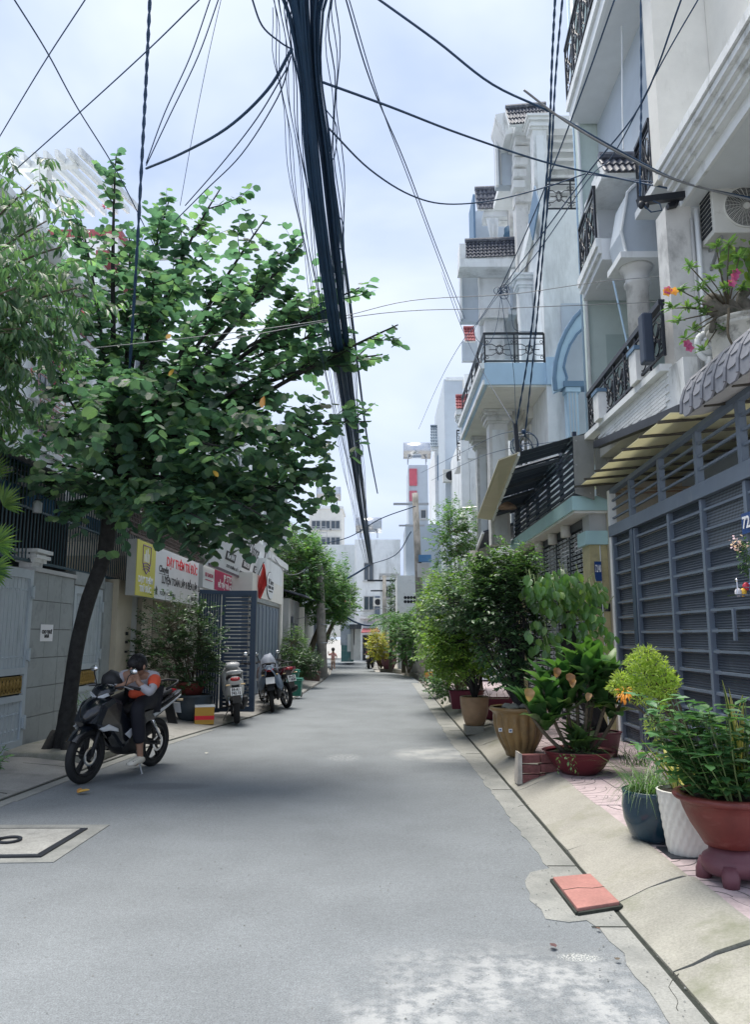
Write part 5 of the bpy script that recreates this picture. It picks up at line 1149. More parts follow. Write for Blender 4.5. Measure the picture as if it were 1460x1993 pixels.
for k in range(7): g.bar(p+V((.3*k,0,0)),p+V((.3*k,0,.9)),.02,.02)
g.build('railing',m_metal,t); fbox(566,1058,612,1075,38,3,'wall',m_cream,t)
t=thing('house','narrow tall building with red sign panels behind the leaning pole','house',(2,50,0))
fbox(796,905,834,1125,48,4,'wall',m_bgrey,t); fbox(797,912,812,945,47.9,.08,'red_panel',M('faded_red_panel',(.55,.12,.16),.6),t); fbox(797,955,812,975,47.9,.08,'red_panel',M('faded_red_panel2',(.5,.15,.2),.6),t)
for k in range(4): x0=pY(818,990,48).x; windowf(t,47.99,x0,x0+.4,pY(800,1010+k*28,48).z,pY(800,992+k*28,48).z,m_grey,1)
t=thing('house','low white building behind the palms at the bend','house',(.5,46,0)); fbox(740,1120,775,1290,46,3,'wall',m_white,t); fbox(738,1116,777,1121,45.9,3,'coping',m_grey,t); windowf(t,45.98,pY(748,1150,46).x,pY(762,1150,46).x,pY(748,1165,46).z,pY(748,1140,46).z,m_grey,2)
# =================== VEHICLES ===================
m_bikeblack=M('gloss_black_plastic',(.006,.008,.013),.2,var=.1,coat=.6); m_bikematt=M('matt_black_plastic',(.02,.021,.024),.55,var=.1)
m_bikewhite=M('pearl_white_plastic',(.55,.56,.57),.3,var=.04,coat=.5); m_seat=M('black_vinyl',(.022,.022,.025),.55,var=.1,bump=.2)
m_lens=M('clear_lamp_lens',(.55,.58,.62),.12,var=.05,spec=.8); m_redlens=M('red_lamp_lens',(.35,.01,.02),.15,spec=.8); m_amber=M('amber_lens',(.6,.45,.25),.2)
m_alloy=M('grey_alloy',(.28,.29,.3),.4,metal=.7); m_pwhite=flat('licence_white',(.7,.72,.74)); m_maroon=M('maroon_plastic',(.12,.012,.02),.25,coat=.5)
def bez(pts,n=8):
    """catmull-rom through points"""
    P=[V(p) for p in pts]; P=[P[0]*2-P[1]]+P+[P[-1]*2-P[-2]]; out=[]
    for i in range(1,len(P)-2):
        for k in range(n):
            t=k/n; a,b,c,d=P[i-1:i+3]; out.append(.5*((2*b)+(c-a)*t+(2*a-5*b+4*c-d)*t*t+(3*b-a-3*c+d)*t**3))
    out.append(P[-2]); return out
def shell(outline,y0,y1,bulge=.02):
    """side panel from a side-view outline, thick and slightly domed"""
    g=G(); n=len(outline); cx_=sum(p[0] for p in outline)/n; cz_=sum(p[1] for p in outline)/n; s=1 if y1>y0 else -1
    vs=[(x,y0,z) for x,z in outline]+[(x,y1,z) for x,z in outline]+[(cx_+(x-cx_)*.82,y1+s*bulge,cz_+(z-cz_)*.82) for x,z in outline]+[(cx_,y1+s*bulge*1.3,cz_)]
    fs=[(i,(i+1)%n,n+(i+1)%n,n+i) for i in range(n)]+[(n+i,n+(i+1)%n,2*n+(i+1)%n,2*n+i) for i in range(n)]+[(2*n+i,2*n+(i+1)%n,3*n) for i in range(n)]+[tuple(range(n))]
    return g.add(vs,fs)
def motorbike(name,label,cat,style,body,accent,plate=None,covered=False,helmetlike=False):
    t=thing(name,label,cat); sc=style=='scooter'; r=.275 if sc else .295; xf,xr=(.62,-.6) if sc else (.63,-.60); tw=.055 if sc else .045
    for x,nm in ((xf,'front'),(xr,'rear')):
        w=G().torus((x,0,r),r-tw*.9,tw*.95,'y',36,10,sr=1.05).build('wheel',m_rub,t,smooth=True)
        g=G(); g.torus((x,0,r),r-tw*2.0,.016,'y',30,6,sr=2.2); g.lathe([(.045,-.05),(.045,.05)],(0,0,0),12).v
        h=G().lathe([(.042,-.055),(.042,.055)],(0,0,0),14).xf(Matrix.Translation((x,0,r))@Matrix.Rotation(PI/2,4,'X')); g=G().torus((x,0,r),r-tw*2.0,.016,'y',30,6,sr=2.2).merge(h)
        for k in range(5):
            a=2*PI*k/5+.3
            for da in (-.13,.13): g.bar((x+.03*math.cos(a+da*3),0,r+.03*math.sin(a+da*3)),(x+(r-tw*2)*math.cos(a+da),0,r+(r-tw*2)*math.sin(a+da)),.03,.016)
        g.build('rim',m_alloy if style!='sport' else m_bikematt,w)
        d=G().torus((x,.065,r),.085,.018,'y',24,4,sr=.15).build('brake_disc',m_chrome,w)
    hx,hz=.36,.97   # steering head top
    g=G()
    for s in (-1,1): g.tube([(xf,s*.075,r),(xf-.09,s*.07,r+.24),(.46,s*.06,.70)],[.024,.022,.018],8)
    g.build('fork',m_bikematt if style=='sport' else m_alloy,t,smooth=True)
    # front mudguard
    g=G(); vs=[];fs=[]; A=[R(a) for a in range(35,165,13)]
    for a in A:
        for (y,dr) in ((-.075,-.03),(-.06,.0),(0,.012),(.06,.0),(.075,-.03)): vs.append((xf+(r+.03+dr)*math.cos(a),y,r+(r+.03+dr)*math.sin(a)))
    for i in range(len(A)-1):
        for k in range(4): fs.append((i*5+k,i*5+k+1,(i+1)*5+k+1,(i+1)*5+k))
    g.add(vs,fs); g.build('front_mudguard',body,t,smooth=True)
    # engine, swingarm, exhaust, pegs
    g=G(); g.loft([(-.22,0,.34,.11,.10),(-.1,0,.35,.14,.14),(.1,0,.37,.13,.13),(.22,0,.42,.09,.09)],12); g.build('engine',m_bikematt,t,smooth=True)
    g=G(); 
    for s in (-1,1): g.bar((-.15,s*.085,.36),(xr,s*.085,r),.03,.05)
    g.build('swingarm',m_bikematt,t)
    g=G(); g.tube(bez([(.1,-.1,.3),(-.1,-.14,.22),(-.3,-.15,.25),(-.45,-.15,.32)],4),[.022]*13,8); g.loft([(-.42,-.16,.31,.045,.05),(-.5,-.16,.35,.055,.065),(-.82,-.16,.45,.055,.06),(-.86,-.16,.46,.03,.035)],10); g.build('exhaust',m_bikematt,t,smooth=True)
    g=G(); g.tube([(0,.1,.27),(-.0,.26,.26)],.014,6); g.tube([(0,-.1,.27),(-.0,-.26,.26)],.014,6); g.tube([(-.4,.1,.33),(-.4,.2,.34)],.012,6); g.build('foot_pegs',m_rub,t)
    g=G(); g.tube([(-.12,.1,.27),(-.1,.24,.012),(-.06,.25,.012)],.011,6); g.build('kickstand',m_metal,t)
    g=G(); 
    for s in (-1,1): g.tube([(-.35,s*.12,.62),(xr+.02,s*.11,r+.06)],.022,8); 
    g.build('rear_shock',m_chrome,t,smooth=True)
    # front body
    if sc:
        g=G(); g.loft([(.52,0,.66,.14,.16),(.47,0,.70,.2,.24),(.40,0,.72,.22,.28),(.33,0,.66,.2,.32),(.28,0,.55,.17,.26)],16,3); g.build('front_shield',body,t,smooth=True)
        g=G(); g.loft([(.26,0,.32,.16,.05),(.0,0,.30,.17,.045),(-.15,0,.33,.17,.06)],12,4); g.build('floorboard',m_bikematt,t)
        g=G(); g.loft([(-.02,0,.52,.11,.17),(-.2,0,.58,.17,.2),(-.45,0,.64,.18,.17),(-.72,0,.74,.13,.12),(-.88,0,.82,.06,.05)],16,2.8); g.build('body_cowl',body,t,smooth=True)
        g=G(); g.loft([(.0,0,.76,.08,.04),(-.15,0,.79,.14,.05),(-.4,0,.82,.15,.055),(-.68,0,.86,.13,.05),(-.8,0,.88,.08,.03)],14,3); g.build('seat',m_seat,t,smooth=True)
        g=G(); g.loft([(.36,0,.98,.05,.04),(.34,0,1.02,.14,.07),(.28,0,1.03,.16,.06),(.22,0,1.0,.1,.04)],12); g.build('handlebar_cowl',body,t,smooth=True)
        g=G(); g.loft([(.385,0,1.0,.1,.035),(.37,0,1.0,.11,.045)],12,3); g.build('headlight',m_lens,t,smooth=True)
    else:
        # pointed underbone nose: left and right leg shields and central spine
        for s in (-1,1):
            o=[(.70,.66),(.60,.86),(.44,.92),(.30,.88),(.22,.74),(.06,.64),(.02,.50),(.10,.38),(.22,.34),(.34,.46),(.46,.56),(.60,.58)]
            shell(o,s*.02,s*.15,.03).build('leg_shield',body,t,smooth=False)
            o=[(.62,.62),(.50,.585),(.36,.52),(.30,.44),(.24,.40),(.36,.47),(.5,.545)]
            shell([(.66,.60),(.52,.64),(.36,.58),(.34,.54),(.5,.57),(.6,.57)],s*.165,s*.19,.005).build('turn_signal',m_lens,t)
            shell([(.22,.50),(.06,.58),(.0,.56),(.12,.44)],s*.17,s*.185,.004).build('decal',accent,t)
        g=G(); g.loft([(.74,0,.70,.04,.04),(.66,0,.76,.12,.09),(.55,0,.82,.16,.10),(.42,0,.85,.15,.10),(.30,0,.80,.1,.1)],14,2.4); g.build('nose_fairing',body,t,smooth=True)
        g=G(); g.loft([(.25,0,.68,.07,.12),(.05,0,.60,.07,.1),(-.1,0,.60,.1,.12),(-.3,0,.66,.13,.12),(-.55,0,.74,.12,.09),(-.78,0,.84,.07,.05)],12,2.6); g.build('body_spine',m_bikematt,t,smooth=True)
        for s in (-1,1):
            shell([(-.05,.70),(-.25,.74),(-.55,.82),(-.90,.93),(-.92,.88),(-.62,.72),(-.36,.60),(-.14,.56)],s*.09,s*.145,.02).build('tail_panel',body,t)
            shell([(-.30,.675),(-.60,.77),(-.86,.875),(-.86,.86),(-.6,.74),(-.34,.645)],s*.168,s*.176,.003).build('decal',accent,t)
        g=G(); g.loft([(.04,0,.72,.05,.03),(-.08,0,.77,.12,.045),(-.38,0,.80,.13,.05),(-.5,0,.86,.12,.045),(-.8,0,.92,.08,.03)],14,3); g.build('seat',m_seat,t,smooth=True)
        g=G(); g.loft([(.53,0,.93,.03,.03),(.50,0,.96,.12,.06),(.42,0,1.0,.15,.07),(.34,0,1.02,.1,.05)],12,2.4); g.build('headlight_cowl',body,t,smooth=True)
        for s in (-1,1):
            g=G(); g.add([(.545,s*.015,.93),(.52,s*.12,.975),(.50,s*.13,.945),(.535,s*.02,.885)],[(0,1,2,3)]); g.ext([(.547,s*.015,.93),(.522,s*.12,.975),(.502,s*.13,.945),(.537,s*.02,.885)],(-.02,0,0)); g.build('headlight',m_lens,t)
    # handlebar with grips, levers, mirrors
    g=G(); g.tube(bez([(.26,-.34,1.02),(.32,-.2,1.04),(.37,0,1.0),(.32,.2,1.04),(.26,.34,1.02)],4),.012,7); hb=g.build('handlebar',m_bikematt,t,smooth=True)
    for s in (-1,1):
        G().tube([(.29,s*.24,1.035),(.25,s*.36,1.018)],.019,8).build('grip',m_rub,hb,smooth=True); G().tube([(.33,s*.2,1.04),(.34,s*.33,1.02)],.007,5).build('lever',m_metal,hb)
        m_=G().tube([(.32,s*.2,1.05),(.33,s*.24,1.16),(.30,s*.27,1.2)],.007,5).build('mirror',m_bikematt,hb); 
        if not covered: G().ell((.295,s*.28,1.215),(.015,.055,.035),10,6).build('mirror_glass',m_chrome,m_,smooth=True)
    # tail lamp, rear mudguard, plate
    tz=.82 if sc else .90; tx=-.88 if sc else -.9
    G().loft([(tx,0,tz,.09,.035),(tx-.03,0,tz-.01,.07,.025)],12,3).build('tail_light',m_redlens,t,smooth=True)
    G().tube([(tx+.3,-.13,tz+.05),(tx+.1,-.14,tz+.12),(tx,-.08,tz+.14),(tx,.08,tz+.14),(tx+.1,.14,tz+.12),(tx+.3,.13,tz+.05)],.016,7).build('grab_rail',body if sc else m_bikematt,t,smooth=True)
    g=G(); g.ext([(tx+.1,-.07,tz-.05),(tx+.1,.07,tz-.05),(tx-.1,.07,tz-.42),(tx-.1,-.07,tz-.42)],(.02,0,0)); g.build('rear_mudguard',m_bikematt,t)
    # plate
    pc=V((tx-.075,0,tz-.22)); up=V((.35,0,1)).normalized(); FR=((0,-1,0),tuple(up)); nrm=V((0,-1,0)).cross(up)
    g=G(); c=pc+nrm*.02; a=V((0,.095,0)); b=up*.07; g.ext([c-a-b,c+a-b,c+a+b,c-a+b],-nrm*.004); pl=g.build('licence_plate',m_pwhite,t)
    if plate:
        text(plate[0],c+nrm*.006+up*.033,FR,.048,m_txblk,pl,width=.15,bold=.002); text(plate[1],c+nrm*.006-up*.033,FR,.048,m_txblk,pl,width=.165,bold=.002)
    G().tube([(tx+.02,.1,tz-.1),(tx-.02,.17,tz-.1)],.014,6).build('indicator',m_amber,t); G().tube([(tx+.02,-.1,tz-.1),(tx-.02,-.17,tz-.1)],.014,6).build('indicator',m_amber,t)
    return t
def place(t,x,y,z,dx,dy,lean=0,steer=0):
    t.location=(x,y,z); t.rotation_euler=(lean,0,math.atan2(dy,dx))
LEAN=R(-4)   # parked bikes rest on the side stand
bikeA=motorbike('motorbike','glossy black motorbike with a rider slumped on it by the leaning tree','motorbike','sport',m_bikeblack,M('silver_decal',(.5,.52,.55),.3))
BA=V((-3.08,9.33,0)); BD=V((-.40,-1.13,0)).normalized(); place(bikeA,BA.x,BA.y,0.0,BD.x,BD.y,R(-3))
b=motorbike('motor_scooter','white and grey scooter seen from behind with a white licence plate','scooter','scooter',m_bikewhite,m_alloy,('59-K1','742.15')); q=pZ(455,1411,0.02); place(b,q.x-.12,q.y+.78,.02,-.24,1,R(-5))
b=motorbike('motorbike','dark red and black motorbike with a tilted white plate left of the green bins','motorbike','under',m_maroon,m_alloy,('59-C2','118.07')); q=pZ(566,1379,0.0); place(b,q.x-.42,q.y+.62,0,-.62,1,R(-6))
# covered bike
b=motorbike('motorbike','black motorbike half hidden under a slate blue cover by the navy gate','motorbike','under',m_bikematt,m_bikematt,None,True); q=pZ(532,1387,0); place(b,q.x-.13,q.y+.72,0,-.16,1,R(-6)); bcov=b
m_cov=M('slate_blue_cover_cloth',(.10,.14,.20),.6,var=.15,vs=4)
def drape(sec,mat,name,parent_loc,lab,cat):
    g=G();vs=[];fs=[]; n=13
    for (x,top,hw,low) in sec:
        for k in range(n):
            s=k/(n-1)*2-1; a=abs(s); y=hw*math.copysign(min(1,a*1.6),s); z=top if a<.25 else top-(top-low)*((a-.25)/.75)**.8
            fo=.03*noise.noise((x*7,s*5,1.3))+.025*math.sin(s*14+x*9)*a; vs.append((x,y*(1+.1*math.sin(x*13+s*8))+fo*.5,z+fo))
    m=len(sec)
    for i in range(m-1):
        for k in range(n-1): fs.append((i*n+k,i*n+k+1,(i+1)*n+k+1,(i+1)*n+k))
    g.add(vs,fs); o=g.build(name,mat,None,smooth=True); tag(o,lab,cat); return o
sec=[(-.98,.93,.10,.70),(-.9,1.0,.16,.52),(-.75,1.02,.21,.45),(-.55,.98,.23,.42),(-.35,.95,.25,.45),(-.15,.92,.26,.5),(-.02,.9,.24,.6)]
o=drape([(x,z-.02,h,l) for x,z,h,l in sec],m_cov,'motorbike_cover',None,'slate blue cloth cover draped over the seat of the black motorbike','cover'); 
def follow(o,b):
    M_=Matrix.Translation(b.location)@b.rotation_euler.to_matrix().to_4x4(); L=o.location.copy(); o.location=M_@L; o.rotation_euler=b.rotation_euler
follow(o,bcov)
sec=[(.16,1.0,.16,.6),(.22,1.12,.22,.55),(.32,1.22,.26,.5),(.42,1.18,.26,.5),(.52,1.02,.22,.55)]
o=drape(sec,M('light_grey_cover_cloth',(.22,.25,.31),.6,var=.12),'motorbike_cover',None,'lighter grey cloth hanging over the handlebar of the covered motorbike','cover'); follow(o,bcov)
# helmet-like black windscreen bag on the front of the ridden bike
hl=G().loft([(-.13,0,.08,.03,.05),(-.11,0,.10,.09,.09),(-.03,0,.12,.125,.125),(.05,0,.11,.115,.11),(.11,0,.07,.07,.06),(.12,0,.06,.02,.03)],18,2.2); o=hl.build('helmet',m_bikematt,None,smooth=True); tag(o,'matt black helmet resting on the handlebar of the ridden motorbike','helmet')
Mb=Matrix.Translation(bikeA.location)@bikeA.rotation_euler.to_matrix().to_4x4(); o.location=Mb@V((.16,-.1,.96))
# far scooter
b=motorbike('motor_scooter','small black scooter parked at the far bend beside the yellow green bush','scooter','scooter',m_bikematt,m_alloy,None); q=pZ(721,1302,0); place(b,q.x,q.y+.7,0,.15,1,0)
b=motorbike('motor_scooter','far white and black scooter half hidden behind the maroon planter at the bend','scooter','scooter',m_bikewhite,m_alloy,None); q=pZ(738,1300,0); place(b,q.x+.1,q.y+1.6,.1,-1,.5,0)
# =================== PEOPLE ===================
m_skin=M('skin',(.33,.19,.13),.55,var=.06); m_hair=M('black_hair',(.008,.008,.01),.5,var=.2,bump=.6,bs=120)
m_trs=M('black_trousers',(.012,.013,.02),.8,var=.15); m_jack=M('light_grey_jacket',(.42,.42,.46),.75,var=.06,bump=.3,bs=12); m_oran=M('orange_jacket_panel',(.68,.10,.045),.7,var=.08,bump=.3,bs=12); m_croc=M('cream_clog_rubber',(.68,.64,.55),.6,var=.04)
def skin(name,nodes,edges,mat,parent,root,sub=2,pre=None):
    me=bpy.data.meshes.new(name); keys=list(nodes); me.from_pydata([tuple(nodes[k][0]) for k in keys],[(keys.index(a),keys.index(b)) for a,b in edges],[])
    ob=bpy.data.objects.new(name,me); COL.objects.link(ob); md=ob.modifiers.new('s','SKIN'); md.use_smooth_shade=True; md.use_x_symmetry=False
    for i,k in enumerate(keys):
        sv=me.skin_vertices[0].data[i]; rr=nodes[k][1]; sv.radius=rr if isinstance(rr,tuple) else (rr,rr); sv.use_root=(k==root)
    ss=ob.modifiers.new('u','SUBSURF'); ss.levels=sub; ss.render_levels=sub
    dg=bpy.context.evaluated_depsgraph_get(); m2=bpy.data.meshes.new_from_object(ob.evaluated_get(dg)); bpy.data.objects.remove(ob)
    m2.materials.clear(); m2.materials.append(mat)
    for p in m2.polygons: p.use_smooth=True
    o=bpy.data.objects.new(name,m2); COL.objects.link(o); o.parent=parent; OFF[o.name]=V((0,0,0)); return o
# rider: seated on bike A (bike-local frame: +x forward, +y rider's left which faces the camera side)
t=thing('person','rider in orange and pale grey jacket slumped on the black motorbike, face in hand','person')
N={'pel':((-.28,.02,.87),.145),'sp1':((-.24,.05,.96),.14),'sp2':((-.14,.10,1.05),.15),'chest':((-.04,.14,1.11),.155),'neck':((.05,.17,1.185),.06),'head1':((.09,.19,1.21),.07),'head2':((.13,.20,1.27),.095),'head3':((.13,.20,1.33),.075),
 'shL':((-.06,.32,1.13),.07),'elL':((.13,.42,.97),.048),'wrL':((.19,.29,1.08),.033),'hanL':((.20,.25,1.15),(.040,.025)),
 'shR':((.05,-.03,1.13),.07),'elR':((.27,-.10,.98),.048),'wrR':((.27,.12,1.04),.033),'hanR':((.24,.20,1.10),(.038,.023)),
 'hipL':((-.26,.13,.86),.105),'knL':((.12,.24,.80),.075),'caL':((.06,.25,.58),.062),'anL':((.0,.25,.27),.038),'heL':((-.02,.25,.20),.04),'toL':((.13,.27,.16),(.045,.028)),
 'hipR':((-.26,-.11,.86),.105),'knR':((.14,-.20,.78),.075),'caR':((.06,-.21,.56),.062),'anR':((0,-.22,.34),.038),'toR':((.12,-.23,.29),(.04,.028))}
E_=[('pel','sp1'),('sp1','sp2'),('sp2','chest'),('chest','neck'),('neck','head1'),('head1','head2'),('head2','head3'),('chest','shL'),('shL','elL'),('elL','wrL'),('wrL','hanL'),('chest','shR'),('shR','elR'),('elR','wrR'),('wrR','hanR'),('pel','hipL'),('hipL','knL'),('knL','caL'),('caL','anL'),('anL','heL'),('heL','toL'),('pel','hipR'),('hipR','knR'),('knR','caR'),('caR','anR'),('anR','toR')]
fing=[]
def fingers(N,E_,hand,wr,side,L=.07):
    h=V(N[hand][0]); d=(h-V(N[wr][0])).normalized(); s=d.cross(V((1,0,.2))).normalized()
    for k,(o_,l_) in enumerate(((-.030,.85),(-.010,1),(.010,.95),(.029,.75))):
        a=h+s*o_+d*.03; b=a+d*L*.5*l_+V((.012,0,0)); c=b+d*L*.45*l_+V((-.012,.0,0)); nm=hand+'f%d'%k
        N[nm+'a']=(a,.0105); N[nm+'b']=(b,.0095); N[nm+'c']=(c,.0075); E_+= [(hand,nm+'a'),(nm+'a',nm+'b'),(nm+'b',nm+'c')]
    a=h-s*.04; b=a-s*.018+d*.035; N[hand+'ta']=(a,.012); N[hand+'tb']=(b,.009); E_+= [(hand,hand+'ta'),(hand+'ta',hand+'tb')]
fingers(N,E_,'hanL','wrL',1); fingers(N,E_,'hanR','wrR',-1)
body=skin('body',N,E_,m_skin,t,'pel')
g=G(); hc=V((.13,.20,1.27)); g.ell(hc+V((-.015,0,.035)),(.108,.10,.112),20,14,nz_=.05); g.ell(hc+V((.04,-.01,.03)),(.085,.085,.08),16,10,nz_=.08); 
for k in range(90):
    d=rnd().normalized(); 
    if d.z<-.2: d.z=-d.z
    p=hc+V((-.01,0,.03))+V((d.x*.105,d.y*.098,d.z*.11)); g.tube([p,p+d*.012+V((.02,U(-.01,.01),-.025))],[.007,.001],4,False)
g.build('hair',m_hair,t,smooth=True)
g=G(); 
for s in (-1,1): g.ell(hc+V((.0,s*.098,-.01)),(.02,.01,.03),8,6)
g.ell(hc+V((.105,0,-.035)),(.018,.014,.022),8,6); g.build('ears_and_nose',m_skin,t,smooth=True)
def grow(k,a): r_=N[k][1]; return (N[k][0],(r_[0]+a if isinstance(r_,tuple) else r_+a))
J={k:grow(k,.016) for k in ('sp1','sp2','chest','shL','elL','shR','elR')}; J['pel']=(V(N['pel'][0])+V((0,0,.03)),.16); J['wrL']=((.185,.30,1.06),.042); J['wrR']=((.27,.09,1.03),.042); J['neck']=((.02,.16,1.165),.072)
J['mL']=((.04,.38,1.05),.066); J['mR']=((.16,-.07,1.055),.066)
skin('jacket',J,[('pel','sp1'),('sp1','sp2'),('sp2','chest'),('chest','neck'),('chest','shL'),('shL','mL'),('mL','elL'),('elL','wrL'),('chest','shR'),('shR','mR'),('mR','elR'),('elR','wrR')],m_jack,t,'pel')
# orange panels: right upper arm/shoulder cap and waist, slightly proud of the jacket
skin('orange_panel',{'a':((-.07,.32,1.15),.086),'b':((.02,.375,1.08),.08),'c':((.07,.40,1.03),.07)},[('a','b'),('b','c')],m_oran,t,'a')
skin('orange_panel',{'a':((.03,-.01,1.165),.075),'b':((.10,-.05,1.10),.072)},[('a','b')],m_oran,t,'a')
skin('orange_panel',{'a':((-.28,.03,.89),.17),'b':((-.25,.06,.96),.166),'c':((-.2,.08,1.0),.16)},[('a','b'),('b','c')],m_oran,t,'a')
skin('orange_panel',{'a':((.0,.12,.93),.06),'b':((-.12,.16,.93),.085),'c':((.08,.08,.94),.04)},[('a','b'),('a','c')],m_oran,t,'a')
Tn={k:grow(k,.018) for k in ('pel','hipL','knL','hipR','knR')}; Tn['caL']=((.07,.25,.58),.088); Tn['cuL']=((.02,.25,.37),.075); Tn['caR']=((.06,-.21,.56),.085); Tn['cuR']=((.02,-.22,.42),.075)
skin('trousers',Tn,[('pel','hipL'),('hipL','knL'),('knL','caL'),('caL','cuL'),('pel','hipR'),('hipR','knR'),('knR','caR'),('caR','cuR')],m_trs,t,'pel')
for y,z,x in ((.255,.155,.05),(-.225,.28,.05)):
    g=G(); g.loft([(x-.11,y,z+.03,.035,.03),(x-.07,y,z+.035,.044,.045),(x,y,z+.03,.047,.045),(x+.08,y,z+.02,.054,.035),(x+.135,y,z+.012,.045,.025),(x+.15,y,z+.005,.02,.012)],14,2.6); sh=g.build('clog',m_croc,t,smooth=True)
    if y>0:
        g=G()
        for k in range(7): g.ell((x+.05+.03*(k%3)-.01*(k//3),y+.03-.022*(k//3)+.004,z+.052-.004*(k%3)),(.006,.006,.004),6,4)
        g.build('clog_holes',m_dark,sh)
t.location=bikeA.location; t.rotation_euler=bikeA.rotation_euler
# child running
t=thing('person','small child in a pink top running away down the street by the blue doors','person')
N={'pel':((0,0,.52),.085),'sp':((0,0,.64),.08),'ch':((0,0,.76),.085),'nk':((0,0,.86),.035),'h1':((0,0,.93),.07),'h2':((0,0,1.01),.075),'sL':((-.1,0,.79),.04),'eL':((-.2,.02,.72),.028),'wL':((-.22,.03,.86),.022),'hL':((-.22,.03,.91),.022),
 'sR':((.1,0,.79),.04),'eR':((.17,-.03,.68),.028),'wR':((.16,.06,.6),.022),'hR':((.16,.07,.56),.022),'pL':((-.05,0,.48),.055),'kL':((-.05,.03,.28),.042),'aL':((-.05,.0,.07),.026),'tL':((-.05,.08,.03),.025),'pR':((.05,0,.48),.055),'kR':((.06,.05,.3),.042),'aR':((.07,-.12,.16),.026),'tR':((.09,-.15,.1),.025)}
E2=[('pel','sp'),('sp','ch'),('ch','nk'),('nk','h1'),('h1','h2'),('ch','sL'),('sL','eL'),('eL','wL'),('wL','hL'),('ch','sR'),('sR','eR'),('eR','wR'),('wR','hR'),('pel','pL'),('pL','kL'),('kL','aL'),('aL','tL'),('pel','pR'),('pR','kR'),('kR','aR'),('aR','tR')]
m_pink=M('pink_cloth',(.62,.33,.32),.8,var=.05)
skin('body',N,E2,m_skin,t,'pel'); skin('top',{k:grow(k,.014) for k in ('pel','sp','ch','sL','eL','sR','eR')},[('pel','sp'),('sp','ch'),('ch','sL'),('sL','eL'),('ch','sR'),('sR','eR')],m_pink,t,'pel')
skin('shorts',{k:grow(k,.014) for k in ('pel','pL','pR')},[('pel','pL'),('pel','pR')],M('beige_shorts',(.5,.4,.36),.8),t,'pel')
g=G(); g.ell((0,-.01,1.0),(.085,.085,.09),14,10); g.ell((0,-.08,.97),(.04,.04,.06),8,6); g.build('hair',m_hair,t,smooth=True)
q=pZ(648,1306,0); t.location=q; 
# =================== BINS, BOXES, POLES ===================
m_bin=M('green_bin_plastic',(.02,.17,.12),.45,var=.08)
def bin_(label,q,h,w):
    t=thing('wheelie_bin',label,'bin',q); g=G(); a,b=w*.42,w*.5
    g.ext([q+V((-a,-a,.06)),q+V((a,-a,.06)),q+V((a,a,.06)),q+V((-a,a,.06))],(0,0,.001)); vs=[]
    for z,s in ((.05,a),(h*.9,b)): vs+=[q+V((-s,-s,z)),q+V((s,-s,z)),q+V((s,s,z)),q+V((-s,s,z))]
    g.add(vs,[(0,1,5,4),(1,2,6,5),(2,3,7,6),(3,0,4,7),(3,2,1,0),(4,5,6,7)]); g.build('body',m_bin,t,bevel=.01)
    g=G(); g.box(q+V((-b-.03,-b-.03,h*.88)),q+V((b+.03,b+.03,h*.92))); g.box(q+V((-b-.01,-b-.01,h*.921)),q+V((b+.01,b+.03,h))); g.build('lid',m_bin,t,bevel=.01)
    for s in (-1,1): G().torus(q+V((s*b*.8,b+.01,.07)),.05,.02,'x',16,6).build('wheel',m_rub,t,smooth=True)
    g=G(); c=q+V((0,-b*.97,h*.5)); 
    g.torus(c,.075,.006,'y',20,4); 
    for k in range(3): a_=2*PI*k/3+.5; g.tube([c+V((.04*math.cos(a_+x),0,.04*math.sin(a_+x))) for x in (0,.6,1.2,1.7)],.008,4)
    g.build('recycling_mark',M('white_print',(.45,.6,.55),.6),t); g=G(); g.box(c+V((-.09,-.01,-.13)),c+V((.09,.0,-.11))); g.build('print_line',m_txwht,t) if False else None
    return t
q=pZ(578,1359,0.02); bin_('green wheeled bin with pale round print, nearer of the two beyond the motorbikes',V((q.x-.08,q.y+.2,.02)),.50,.38)
q=pZ(570,1345,.02); bin_('green wheeled bin mostly hidden behind the nearer green bin',V((q.x-.08,q.y+.35,.02)),.60,.42)
q=pZ(397,1410,.04); t=thing('carton','yellow and red carton with white top beside the dark round pot','box',q)
Rz=Matrix.Translation(q)@Matrix.Rotation(.25,4,'Z')
G().box((-.17,0,0),(.17,.3,.30)).xf(Rz).build('carton',M('yellow_card',(.55,.32,.06),.7,var=.1),t); G().box((-.173,-.003,.08),(.173,.1,.15)).xf(Rz).build('red_band',m_txred,t); G().box((-.173,-.003,.301),(.18,.31,.33)).xf(Rz).build('foam_lid',m_txwht,t)
# concrete utility pole right
m_pole=M('old_concrete_pole',(.30,.29,.27),.85,var=.2,vs=5,dirt=(.13,.13,.12),ds=3,dpos=(.45,.65),stretch=2)
t=thing('utility_pole','weathered concrete utility pole standing on the right kerb before the bend','utility pole',(1.5,27,0)); q=pZ(824,1325,.05); tp=pY(808,960,q.y)
G().tube([q,q*.5+tp*.5,tp],[.17,.14,.11],12).build('pole',m_pole,t,smooth=True)
g=G(); g.box(tp+V((.05,-.25,-3.1)),tp+V((.5,.05,-2.6))); g.build('junction_box',m_grey,t); g=G(); g.box(tp+V((.1,-.3,-2.55)),tp+V((.55,.0,-2.3))); g.build('junction_box',M('blue_box',(.08,.22,.42),.5),t)
g=G(); g.bar(tp+V((-.8,0,-.4)),tp+V((.5,0,-.4)),.07,.08).bar(tp+V((-.6,0,-1.2)),tp+V((.35,0,-1.2)),.05,.06); g.build('cross_arm',m_metal,t)
g=G(); c=pY(829,1158,q.y-.2)
for k in range(7): g.torus(c+rnd()*.12,.16+.04*U(0,1),.014,'y',18,4)
g.build('cable_coil',m_cable,t)
